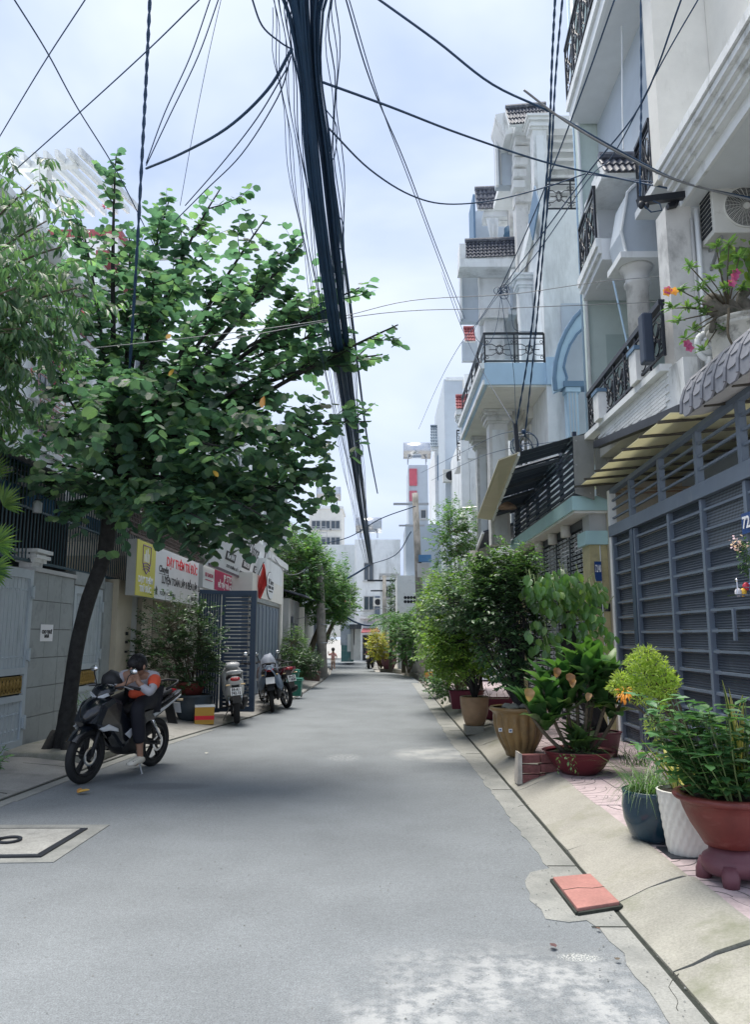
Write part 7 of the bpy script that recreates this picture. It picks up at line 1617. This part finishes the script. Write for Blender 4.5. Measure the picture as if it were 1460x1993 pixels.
# purple planters
for (a,b,w,lab) in ((962,1402,.36,'maroon plastic box planter with dry twigs behind the tan faceted pot'),(900,1382,.22,'maroon planter half hidden left of the tan faceted pot')):
    q=sp(a,b,.15); q=V((q.x,q.y+.3,.15)); t=thing('planter',lab,'planter',q); m_pur=M('maroon_plastic_planter',(.12,.012,.035),.45,var=.1); vs=[]
    for z,s in ((0,.8),(.32,1),(.32,1.06),(.36,1.06)): vs+=[q+V((-w*s,-w*.6*s,z)),q+V((w*s,-w*.6*s,z)),q+V((w*s,w*.6*s,z)),q+V((-w*s,w*.6*s,z))]
    g=G().add(vs,[(3,2,1,0)]+[(4*j+k,4*j+(k+1)%4,4*j+4+(k+1)%4,4*j+4+k) for j in range(3) for k in range(4)]); g.build('box',m_pur,t); B('soil',q+V((-w*.97,-w*.55,.3)),q+V((w*.97,w*.55,.335)),m_soil,t)
    g=G()
    for k in range(26): p=q+V((U(-w,w)*.8,U(-w,w)*.4,.34)); g.tube([p,p+rnd()*.2+V((0,0,.08))],.004,4)
    g.build('dry_twigs',m_stem,t)
# vine on trunk in front of the lattice gate
q=V((2.72,9.7,.15)); t=thing('potted_plant','betel vine with glossy drooping leaves climbing a dark post before the lattice gate','plant',q)
pot(t,q,[(0,0),(.16,0),(.22,.28),(.24,.3),(.2,.3)],m_mauve); G().tube(bez([q+V((0,0,.28)),px(1112,1290,9.7),px(1108,1230,9.7),px(1105,1170,9.7)],4),[.10,.10,.11,.11,.10,.11,.10,.10,.09,.09,.08,.07,.05],9).build('trunk',m_bark,t,smooth=True)
rec=[]; g=G()
for (a,b,rx,rz,n) in ((1080,1160,.28,.26,80),(1140,1150,.24,.18,50),(1160,1190,.12,.22,22),(1050,1145,.24,.22,46),(1125,1215,.22,.2,36),(1060,1240,.22,.25,30),(1170,1240,.2,.2,16),(1100,1130,.3,.16,60)):
    c=px(a,b,9.5)
    for k in range(n):
        d=rnd(); p=c+V((d.x*rx,d.y*.25,d.z*rz)); rec.append((p,V((d.x*.3,-.3,-.9))+rnd()*.45,V((0,-1,.5))+rnd()*.4,U(.10,.16),0)); rec[-1]=rec[-1][:4]+(rec[-1][3]*.6,)
        if k%4==0: g.tube([p,p+V((0,.1,.12)),px(1108,1200,9.7)+rnd()*.15],.004,3,False)
for (a,b,c_,d_) in ((1150,1230,1190,1248),(1170,1200,1195,1160)): g.tube([px(a,b,9.4),px(c_,d_,9.3)],.005,4)
g.build('stem',m_gstem,t); flush_leaves(rec,'oval',.14,.09,LEAF('betel_leaf',[(.06,.14,.045),(.09,.19,.055),(.05,.11,.04),(.16,.27,.07)],.35,.25),t,300)
# further bushes along the right pavement
def rightbush(lab,a,b,Y,rad,n,mat,L=.07,base=None,trunk=True,k=30,Wd=None,kind='oval',cat='plant',name='potted_plant',potm=None,lump=.5):
    c=px(a,b,Y); q=V((c.x,Y,.15)) if base is None else base; t=thing(name,lab,cat,q)
    if potm: pot(t,q,[(0,0),(.15,0),(.22,.3),(.25,.33),(.2,.33)],potm,n=18)
    bush(t,q+V((0,0,.3 if potm else 0)),c,rad,n,kind,L,Wd or L*.5,mat,m_stem,k,.2,8,7,.4,.02,lump=lump); return t
rightbush('bright green bush with yellow trumpet flowers beside the concrete pole',868,1225,16.5,(.62,1.0,1.0),6500,L_bright,.10,potm=m_terra,base=V((1.95,16.5,.15)))
t=bpy.data.objects['potted_plant']; 
g=G(); rec=[]
tt=[o for o in bpy.data.objects if o.get('label','').startswith('bright green bush with yellow')][0]
for (a,b) in ((843,1254),(850,1248),(838,1260),(880,1200),(846,1258)):
    for k in range(9): rec.append((px(a,b,15.4)+rnd()*.07,rnd(),(0,0,1),.06,.035))
flush_leaves(rec,'oval',.06,.035,L_yel,tt,0)
rightbush('tall mid green bush mass behind the tan pot bush',918,1160,12.6,(.55,.7,.48),3000,L_mid,.095,potm=m_pur,base=V((2.35,12.6,.15)))
rightbush('dark green bush further along behind the yellow flowering bush',866,1195,21.5,(.8,1.2,1.2),4200,L_dist,.12,potm=m_terra,base=V((2.2,21.5,.15)))
rightbush('low leafy plant with a coral flower spike by the kerb',876,1336,17.5,(.42,.4,.26),900,L_dist,.10,potm=None)
rightbush('small dark rosette plant by the kerb below the yellow flowering bush',852,1322,20.5,(.36,.4,.26),700,L_dark,.10,potm=None)
rightbush('round light green tree crown in front of the pale tower at the right',890,1045,20,(.62,1.2,.9),3600,L_dist,.10,base=V((2.6,20,.15)),name='tree',cat='tree',lump=.9)
t=thing('utility_pole','short pale post rising behind the dark shrub below the lower awning','utility pole',px(925,1130,17)); G().tube([px(928,1200,17),px(923,1072,17)],[.11,.09],10).build('pole',m_pole,t,smooth=True)
# beyond the bend
rightbush('dense dark green bush mass at the bend behind two pale pots',795,1240,31,(.75,1.5,1.0),5000,L_dist,.14,k=0)
rightbush('yellow green feathery bush at the bend',742,1258,36,(.62,.8,.62),2600,L_yg,.16,k=0,kind='lance',Wd=.05)
for (a,b,Y,lab) in ((760,1212,33,'palm with spreading fronds at the bend, left one'),(785,1210,32,'palm with spreading fronds at the bend, right one')):
    c=px(a,b,Y); t=thing('palm',lab,'palm',(c.x,Y,.12)); G().tube([(c.x,Y,.12),(c.x+.05,Y,c.z)],[.09,.06],8).build('trunk',m_stem,t)
    for k in range(13):
        an=2*PI*k/13+U(-.2,.2); L=U(.75,1.1); e=c+V((math.cos(an)*L,math.sin(an)*L,U(-.35,.35))); pts=curve(c,e,V((0,0,.35)),6); g=G(); g.tube(pts,.012,3,False)
        for i in range(1,7):
            for s in (-1,1):
                dd=(pts[i]-pts[i-1]).normalized(); sd_=dd.cross(V((0,0,1))).normalized()*s; put_leaf(g,'lance',pts[i],dd*.6+sd_+V((0,0,-.4)),(0,0,1),.30,.05); put_leaf(g,'lance',(pts[i]+pts[i-1])/2,dd*.6+sd_+V((0,0,-.4)),(0,0,1),.30,.05)
        g.build('frond',L_dist,t)
for (a,b,w,m,lab) in ((757,1302,.38,m_mauve,'wide brown trough planter at the bend'),(788,1306,.22,m_whiteold,'pale round pot nearest the palms'),(802,1308,.26,m_whiteold,'pale shallow bowl pot in the middle of the row by the pole'),(812,1309,.30,m_grey,'grey wide bowl pot right beside the concrete pole'),(742,1296,.3,m_maroon,'maroon round pot behind the far scooters')):
    q=pZ(a,b,.12); t=thing('planter',lab,'planter',q); pot(t,q,[(0,0),(w*.6,0),(w*.9,.3),(w,.42),(w*1.05,.45),(w*.9,.45)],m,n=20)
# left far greenery
t=rightbush('fern like plants with arching fronds beyond the shop wall',572,1268,25.5,(.42,.6,.75),1800,L_mid,.18,base=V((px(572,1268,25.5).x,25.5,.1)),k=30,kind='lance',Wd=.04)
rightbush('low dark shrubs in a brown planter left of the concrete pole',598,1290,24.5,(.42,.5,.35),1600,L_dark,.11,base=V((px(598,1290,24.5).x,24.5,.3)),k=0)
q=pZ(600,1326,.02); t=thing('planter','long brown planter box in front of the ferns','planter',q); B('box',q+V((-.42,0,0)),q+V((.38,.5,.28)),M('brown_planter',(.10,.06,.05),.7),t); B('rim',q+V((-.45,-.03,.281)),q+V((.41,.53,.32)),M('brown_planter_rim',(.12,.075,.06),.7),t)
def fartree(lab,a,b,Y,rad,n,mat,L,base=None,lump=.8):
    c=px(a,b,Y); t=thing('tree',lab,'tree',(c.x if base is None else base,Y,.1)); bx=c.x if base is None else base
    G().tube(bez([(bx,Y,.1),((bx+c.x)/2,Y,c.z*.5),c-V((0,0,rad[2]*.5))],4),[.16,.15,.14,.13,.12,.11,.10,.09,.08],8).build('trunk',m_stem,t,smooth=True)
    bush(t,V((c.x,Y,c.z-rad[2]*.6)),c,rad,n,'oval',L,L*.55,mat,m_stem,0,.35,8,8,.5,.03,lump=lump)
fartree('broad leafy tree overhanging the street beyond the phone shop',588,1110,30,(1.1,2,1.5),11000,L_dist,.15,-3.6); fartree('leafy tree mass lower right of the broad tree beside the blue doors',640,1160,33,(.95,1.6,1.35),7000,L_dist,.16,-3.3); fartree('light green tree with a red blossom spray before the street end',663,1165,41,(.75,1.5,1.2),4000,L_mid,.18,-3.4)
tt=[o for o in bpy.data.objects if o.get('label','').startswith('light green tree with a red')][0]; rec=[]
for k in range(50): d=rnd(); rec.append((px(667,1166,39.6)+V((d.x*.35,d.y*.2,d.z*.12)),rnd(),(0,0,1),.12,.07))
flush_leaves(rec,'oval',.12,.07,LEAF('red_petal',[(.7,.07,.08),(.75,.12,.1)],.3),tt,0)
fartree('slender dark green tree beside the white wall at the street end',768,1175,43,(.35,.8,1.5),1100,L_dark,.16)
# adenium in stone pot on the parapet
q=px(1432,742,7.1); c=px(1440,640,7.1); PR=.33; q=V((c.x+.06,7.15,q.z-.05)); t=thing('potted_plant','desert rose with twisted trunk, pink flowers, in stained white pot','plant',q)
hh=px(1440,628,7.1).z-q.z
m_sp_=M('lichen_stained_white_pot',(.56,.55,.50),.85,var=.15,vs=4,dirt=(.10,.10,.09),ds=3.5,dpos=(.5,.66),bump=.4)
pot(t,q,[(0,0),(.2,0),(.26,.06),(.29,hh*.45),(.295,hh-.1),(.33,hh-.08),(.335,hh-.05),(.315,hh-.035),(.345,hh-.02),(.35,hh),(.33,hh+.015),(.28,hh)],m_sp_,'pot',36)
g=G(); s=V((c.x,7.1,q.z+hh)); 
for pts,r in (([(0,0,0),(-.08,-.02,.06),(-.22,-.06,.09),(-.30,-.04,.20),(-.2,0,.26)],[.10,.09,.075,.06,.04]),([(0,0,0),(-.02,.02,.12),(-.12,0,.20),(-.24,-.03,.23),(-.33,-.03,.2)],[.08,.07,.055,.045,.03]),([(.05,0,0),(.10,0,.12),(.05,.02,.25),(.12,0,.35)],[.09,.07,.05,.03]),([(0,0,.05),(-.16,-.05,.02),(-.26,-.06,.0),(-.3,-.05,-.12)],[.05,.04,.03,.02])):
    g.tube(bez([s+V(p) for p in pts],4),[r[min(len(r)-1,i//4)] for i in range((len(pts)-1)*4+1)],9)
g.build('trunk',M('grey_lumpy_bark',(.13,.12,.10),.9,var=.3,vs=12,dirt=(.05,.06,.04),ds=8,dpos=(.5,.7),bump=.6),t,smooth=True)
rec=[]; g=G()
for (a,b) in ((1345,520),(1365,560),(1325,565),(1310,600),(1320,625),(1340,600),(1350,640),(1385,545),(1400,520),(1372,610),(1415,560),(1430,530),(1395,480),(1420,475),(1335,660),(1370,680),(1405,600),(1445,560),(1360,590),(1440,500),(1410,640)):
    e=px(a,b,6.95+U(-.15,.15)); g.tube(curve(s+V((-.1,0,.12)),e,V((0,0,.02))+rnd()*.05,5),[.012,.01,.008,.007,.006,.005],5,False)
    for k in range(18): an=U(0,2*PI); d=V((math.cos(an),math.sin(an)*.9,U(-.35,.9))); rec.append((e+rnd()*.025,d,V((0,0,1))+rnd()*.4,U(.05,.11),.034))
g.build('branch',m_stem,t); flush_leaves(rec,'oval',.09,.028,LEAF('desert_rose_leaf',[(.09,.19,.07),(.14,.26,.09),(.07,.15,.06),(.2,.3,.1)],.25,.35),t,250)
for (a,b,m) in ((1430,540,L_pk),(1425,552,L_pk),(1338,670,L_pk),(1342,678,L_pk),(1298,570,L_or),(1312,568,L_or),(1300,566,L_pk),(1433,532,L_pk)):
    g=G(); 
    for k in range(5): put_leaf(g,'oval',px(a,b,6.8),(math.cos(1.26*k),-.4,math.sin(1.26*k)),(0,-1,0),.05,.04)
    g.build('flower',m,t)
g=G(); g.tube(bez([px(1420,600,6.75),px(1418,650,6.7),px(1430,680,6.7),px(1432,720,6.7)],5),.012,6); g.build('hanging_root',m_stem,t)
t=thing('vine','bright yellow green leaves hanging at the right edge beside the air conditioner','plant',px(1450,520,7.2)); rec=[]
for k in range(60): d=rnd(); rec.append((px(1455,500,7.3)+V((d.x*.22,d.y*.2,d.z*.27)),V((d.x,-.4,-.6))+rnd()*.4,(0,-1,.5),U(.10,.15),.075))
G().tube([px(1470,560,7.3),px(1440,480,7.3)],.006,4).build('stem',m_gstem,t); flush_leaves(rec,'oval',.12,.075,L_bright,t,60)
t=thing('potted_plant','tuft of bright fern growing under the stained white pot','plant',px(1408,740,7.2)); rec=[]
for k in range(60): d=rnd(); rec.append((px(1405,738,7.1)+d*.03,V((d.x*1.2-.3,-.3,d.z)),(0,0,1),U(.07,.14),.018))
flush_leaves(rec,'lance',.1,.018,L_bright,t,50)
t=thing('ornament','dark moulded scroll bracket under the rim beside the stained white pot','ornament',px(1385,690,7.5)); g=G(); c=px(1378,668,7.4); g.torus(c,.10,.035,'y',20,8); g.torus(c+V((0,0,-.08)),.09,.03,'y',20,8); g.tube(bez([c+V((0,0,-.15)),c+V((.02,0,-.35)),c+V((-.02,0,-.5))],4),.04,7); g.build('scroll',m_whiteold,t,smooth=True)
# shelf with toys and blossom at right edge
t=thing('wall_shelf','small metal shelf with trinkets and pink blossom on the gate at the right edge','shelf',px(1445,1160,6.6)); p=px(1425,1160,6.55); g=G(); g.box(p+V((0,-.08,0)),p+V((.4,.08,.012))); g.tube([p+V((.02,-.07,.01)),p+V((.02,-.07,.12))],.006,6); g.tube([p+V((.15,-.07,.01)),p+V((.15,-.07,.1))],.006,6); g.tube([p+V((.02,-.07,.07)),p+V((.4,-.07,.07))],.004,5); g.ell(p+V((.02,-.07,.13)),(.016,.016,.016),8,6); g.build('shelf',m_chrome,t,smooth=False)
for k,(cc,dx) in enumerate((((.6,.6,.65),.06),((.6,.05,.08),.13),((.75,.45,.05),.10),((.15,.2,.5),.17))): G().ell(p+V((dx,0,.03+.05*(k%2))),(.03,.03,.035),10,8,nz_=.2).build('trinket',M('trinket_paint',cc,.4),t,smooth=True)
t=thing('potted_plant','small shrub with pale pink blossom hanging by the blue 72 plate','plant',px(1450,1080,6.5)); rec=[];rec2=[]
for k in range(220): d=rnd(); rec.append((px(1452,1085,6.5)+V((d.x*.08,d.y*.08,d.z*.16)),rnd(),(0,0,1),.035,.018))
for k in range(40): d=rnd(); rec2.append((px(1440,1058,6.5)+V((d.x*.09,d.y*.08,d.z*.07)),rnd(),(0,0,1),.03,.022))
flush_leaves(rec,'oval',.035,.018,L_dark,t,0); flush_leaves(rec2,'oval',.03,.022,LEAF('pale_pink_petal',[(.55,.4,.5),(.6,.45,.55)],.3),t,0)
# =================== CABLES ===================
random.seed(77)
t=thing('cable_bundle','thick sagging bundle of black cables running overhead down the street','cables',(-.4,4,5))
path=[pZ(588,-60,5.62),pZ(600,110,5.55),pZ(622,330,5.4),pZ(652,590,5.2),pZ(688,860,5.0),pZ(706,990,4.95),pZ(722,1098,5.05)]
base=bez(path,6); nB=len(base)
def offp(f0,f1,ph,wob=.0,tight=None):
    out=[]
    for i,p in enumerate(base):
        f=i/(nB-1); x=f0[0]*(1-f)+f1[0]*f+wob*math.sin(i*.9+ph); z=f0[1]*(1-f)+f1[1]*f+wob*math.sin(i*.7+ph*2); out.append(p+V((x,0,z)))
    return out
cabs=[]
for k in range(36):
    a=U(0,2*PI); r=.12*math.sqrt(U(0,1)); tw=U(-1.5,1.5); rad=random.choice((.006,.008,.011,.014,.018)); pts=[]
    for i,p in enumerate(base):
        f=i/(nB-1); r_=1-.3*f; pinch=1-.35*math.exp(-((i-7)/3.)**2); spread=1.0 if i>3 else 1.0+.18*(3-i); pts.append(p+V((math.cos(a+tw*f)*r*r_*pinch*spread*1.1,0,math.sin(a+tw*f)*r*pinch*.8)))
    G().tube(pts,rad,6).build('cable',m_cable,t,smooth=True)
for k in range(9):   # loose strands left of the bundle, sagging lower
    a=(-.11-.03*k*U(.5,1),-.02-.03*k); G().tube(offp((a[0]*.6,a[1]),(a[0]*.5-.05,-.15-.03*k),k,.015),U(.0025,.005),4).build('cable',m_cable,t)
for k in range(4): G().tube(offp((.16+.02*k,.02),(.05+.02*k,-.02),k,.02),U(.004,.007),4).build('cable',m_cable,t)
for k in range(5):   # slack loops
    i=random.choice((9,14,18,20,24)); p=base[i]; G().tube(bez([p+V((.09,0,0)),p+V((.17,.1,-.08)),p+V((.14,.3,-.2)),p+V((.09,.45,-.05))],5),.005,4).build('slack_loop',m_cable,t)
def cable(lab,pts,r,mat=None,name='overhead_cable',tw=False):
    P=[pY(a,b,Y) for a,b,Y in pts]; Q=bez(P,6) if len(P)>2 else P
    o=None
    if tw:
        t=thing(name,lab,'cable',P[-1]); 
        for ph in (0,PI): 
            q=[p+V((math.cos(i*1.3+ph)*r*.9,0,math.sin(i*1.3+ph)*r*.3)) for i,p in enumerate(bez(P,14))]; G().tube(q,r,5).build('strand',mat or m_cable,t,smooth=True)
        return t
    o=G().tube(Q,r,5,True).build(name,mat or m_cable,None,smooth=True); tag(o,lab,'cable','single overhead wires and cables'); return o
cable('twin black cable just right of the thick bundle, sagging with it',[(570,-60,4.2),(592,60,4.8),(620,180,5.4),(655,400,7.5),(680,580,10),(700,740,14),(716,860,19),(735,960,27)],.024)
cable('twisted black cable dropping steeply at left from the top edge into the tree crown',[(292,-20,7),(284,150,7.4),(275,320,7.8),(262,560,8.4),(245,820,9.2),(235,960,9.8)],.012,tw=True)
cable('long pair strand crossing the sky right of the bundle, upper wire',[(668,-20,6),(722,160,7),(790,320,9),(850,480,12),(905,620,16)],.008)
cable('long pair strand crossing the sky right of the bundle, lower wire',[(674,-20,6),(740,200,7.2),(800,360,9.4),(860,520,12.4),(900,625,16)],.006)
cable('black wire from the top centre sweeping right to the air conditioner',[(725,-10,6),(850,80,6.2),(960,165,6.6),(1080,222,7),(1200,290,7.4),(1330,355,7.8),(1475,388,7.6)],.012)
cable('grey wire joining the black wire along the house fronts at upper right',[(1020,175,6.8),(1100,235,7),(1210,300,7.3),(1320,352,7.7),(1475,392,7.5)],.012,m_cableg)
cable('wire from the bundle knot running right to the sage house',[(628,160,5.4),(760,208,6),(900,262,7),(1060,315,8.2),(1180,342,8.8),(1360,378,8.0)],.011)
cable('sagging wire from the bundle dipping under the roofs and rising to the right',[(640,250,5.6),(720,330,6.5),(800,380,7.5),(870,397,8.4),(960,390,9),(1060,365,9),(1140,338,9.2)],.009)
cable('wire from the knot at the drain pipe to the bracket arm',[(1140,338,9.2),(1230,350,8.8),(1360,360,8.1)],.009)
cable('heavy drooping cable curving from the bundle knot down left to the hanging cable',[(568,95,5.2),(520,175,5.6),(440,250,6.2),(350,300,7),(284,328,7.7)],.014)
cable('thin wire from the bundle knot bowing down left behind the tree top',[(566,110,5.2),(540,190,5.7),(470,300,6.5),(400,370,7.3),(340,430,8.2)],.006)
cable('thinner second wire beside it reaching the left side of the crown',[(560,130,5.2),(500,230,5.9),(430,320,6.8),(360,400,7.8)],.006)
cable('short wire from the top edge to the bundle knot',[(488,-10,4.6),(510,50,4.8),(545,82,5),(568,96,5.1)],.007)
cable('pair wire from top edge passing left of the hanging cable, outer',[(412,-10,6.2),(370,110,6.6),(320,220,7.1),(284,318,7.6)],.006)
cable('pair wire from top edge passing left of the hanging cable, inner',[(428,-10,6.2),(385,110,6.6),(330,225,7.1),(284,322,7.6)],.006)
cable('faint thin wire hanging from the top edge to the middle of the crown',[(432,-10,8),(405,110,8.3),(375,260,8.8),(350,400,9.4)],.004)
cable('straight wire crossing the upper left sky from top right to the left pergola',[(392,-5,6),(290,95,6.6),(170,205,7.4),(30,330,8.6)],.007)
cable('straight wire at far upper left crossing down right to the crown',[(18,-15,6),(90,100,6.8),(150,210,7.8),(230,340,9.4),(300,480,11.5)],.008)
cable('short thin wire in the far upper left corner',[(168,-5,6),(80,130,6.8),(-10,280,8)],.006)
cable('thin white wire stretched level across the street from the tree to the right houses, upper',[(-10,695,8.4),(300,665,8.3),(620,625,8.3),(800,585,8.5),(1000,572,8.7),(1200,545,8.8),(1470,528,8.4)],.005,m_cableg)
cable('thin white wire stretched level across the street, lower',[(420,665,8.2),(740,610,8.4),(980,600,8.8),(1230,590,9.2),(1300,585,9)],.005,m_cableg)
cable('twisted black cable from the top edge down to the dark awning, left',[(1082,-20,8),(1075,120,8.6),(1068,300,9.4),(1050,500,10.4),(1030,680,11.6),(1005,830,12.5)],.010,tw=True)
cable('twisted black cable from the top edge down to the dark awning, right',[(1097,-20,8),(1082,150,8.7),(1072,330,9.5),(1055,520,10.5),(1040,680,11.6),(1022,850,12.7)],.009,tw=True)
cable('diagonal black wire from upper right down left to the wire knot before the porch',[(1330,-10,5.8),(1250,200,6.8),(1150,330,8),(1060,450,10),(975,565,12.5)],.009)
cable('second diagonal wire from the top right corner',[(1365,-10,5.8),(1290,120,6.4),(1195,300,7.6),(1145,350,8.6),(1040,500,10.6),(975,570,12.5)],.007)
cable('third diagonal black wire from the top edge past the top balcony',[(1200,-10,6.6),(1140,160,7.6),(1075,330,9),(1030,440,10.4),(975,560,12.5)],.009)
cable('twisted black cable hanging from the top to the bracket arm',[(1248,-20,7.6),(1249,200,7.8),(1247,300,7.85),(1247,390,7.9)],.008,tw=True)
cable('slack wire dropping from the porch knot toward the blue arch mast',[(975,570,12.5),(985,640,12.6),(1000,720,12.6),(1005,830,12.5)],.005)
cable('thin wire dropping from the porch knot far down the street',[(975,560,12.5),(935,620,15),(890,680,19),(850,755,25),(815,835,33)],.008)
cable('long thin wire from the far roofs into the dark awning mast',[(860,530,15),(900,640,14.5),(950,740,13.6),(1003,828,12.5)],.006)
cable('thin wire crossing the white houses down to the mast',[(820,920,24),(900,880,19),(960,850,15),(1005,838,12.6)],.006)
cable('thin wire above the cream awning flap going left',[(840,935,24),(900,905,19),(970,878,14.8),(1110,855,12)],.006)
cable('pale slack wire by the phone shop sign looping to the trees',[(515,1055,22),(540,1095,24),(560,1118,26),(590,1112,28),(620,1085,30)],.012,m_cableg)
cable('thin wire over the street end from the left tree to the palms',[(575,1205,28),(640,1193,32),(700,1190,36),(770,1180,40)],.015,m_cableg)
cable('thick slack cables drooping across the street end',[(664,1195,40),(690,1210,40),(715,1217,40),(745,1214,40)],.05)
cable('wire from the concrete pole to the left treetops',[(809,985,27),(740,1010,28),(680,1045,30),(620,1060,31)],.02)
cable('wire from the cross arm to the end of the thick bundle',[(800,1035,27),(770,1080,30),(722,1098,37)],.02)
cable('cable from the end of the bundle down to the left houses',[(722,1098,37),(690,1118,38),(640,1145,39)],.05)
g=thing('wire_knot','tangle of looped wires tied together in front of the white porch','cable',pY(978,565,12.5)); q=G(); c=pY(977,566,12.5)
for k in range(7): q.torus(c+rnd()*.08,.06+.03*U(0,1),.006,'y',14,4)
q.tube(bez([c,c+V((-.25,0,-.35)),c+V((-.5,0,-.75)),c+V((-.3,0,-1.0)),c+V((-.12,0,-.7)),c],5),.005,4); q.tube(bez([c,c+V((.15,0,-.3)),c+V((.2,0,-.7)),c+V((.5,0,-.75))],5),.005,4); q.build('loops',m_cable,g)

# =================== ROOF CLUTTER ===================
m_inox=M('stainless_tank',(.55,.57,.6),.25,metal=.9,var=.06)
for (a,b,Y,lab) in ((718,1046,52.5,'stainless steel water tank on the white house at the street end'),(640,983,56.5,'stainless steel water tank on the pale distant building at left'),(812,902,49,'stainless steel water tank on the tower with red panels')):
    p=pY(a,b,Y); t=thing('water_tank',lab,'water tank',p); G().tube([p+V((-.9,0,.85)),p+V((.9,0,.85))],.55,16).build('tank',m_inox,t,smooth=True); g=G()
    for s_ in (-.6,.6): g.bar(p+V((s_,-.4,0)),p+V((s_,-.4,.6)),.06,.06).bar(p+V((s_,.4,0)),p+V((s_,.4,.6)),.06,.06).bar(p+V((s_,-.5,.3)),p+V((s_,.5,.3)),.06,.06)
    g.build('legs',m_metal,t)
for (a,b,Y,lab) in ((738,1180,51.8,'small air conditioner beside the barred window at the street end'),(880,940,32.8,'air conditioner unit on the plain pale grey tower house')):
    p=pY(a,b,Y); t=thing('air_conditioner',lab,'air conditioner',p); G().box(p+V((-.4,-.3,0)),p+V((.4,0,.55))).build('casing',m_ac,t); G().lathe([(0,0),(.21,0)],(0,0,0),16,cap=False).xf(Matrix.Translation(p+V((-.08,-.31,.27)))@Matrix.Rotation(PI/2,4,'X')).build('fan_grille',m_dark,t)
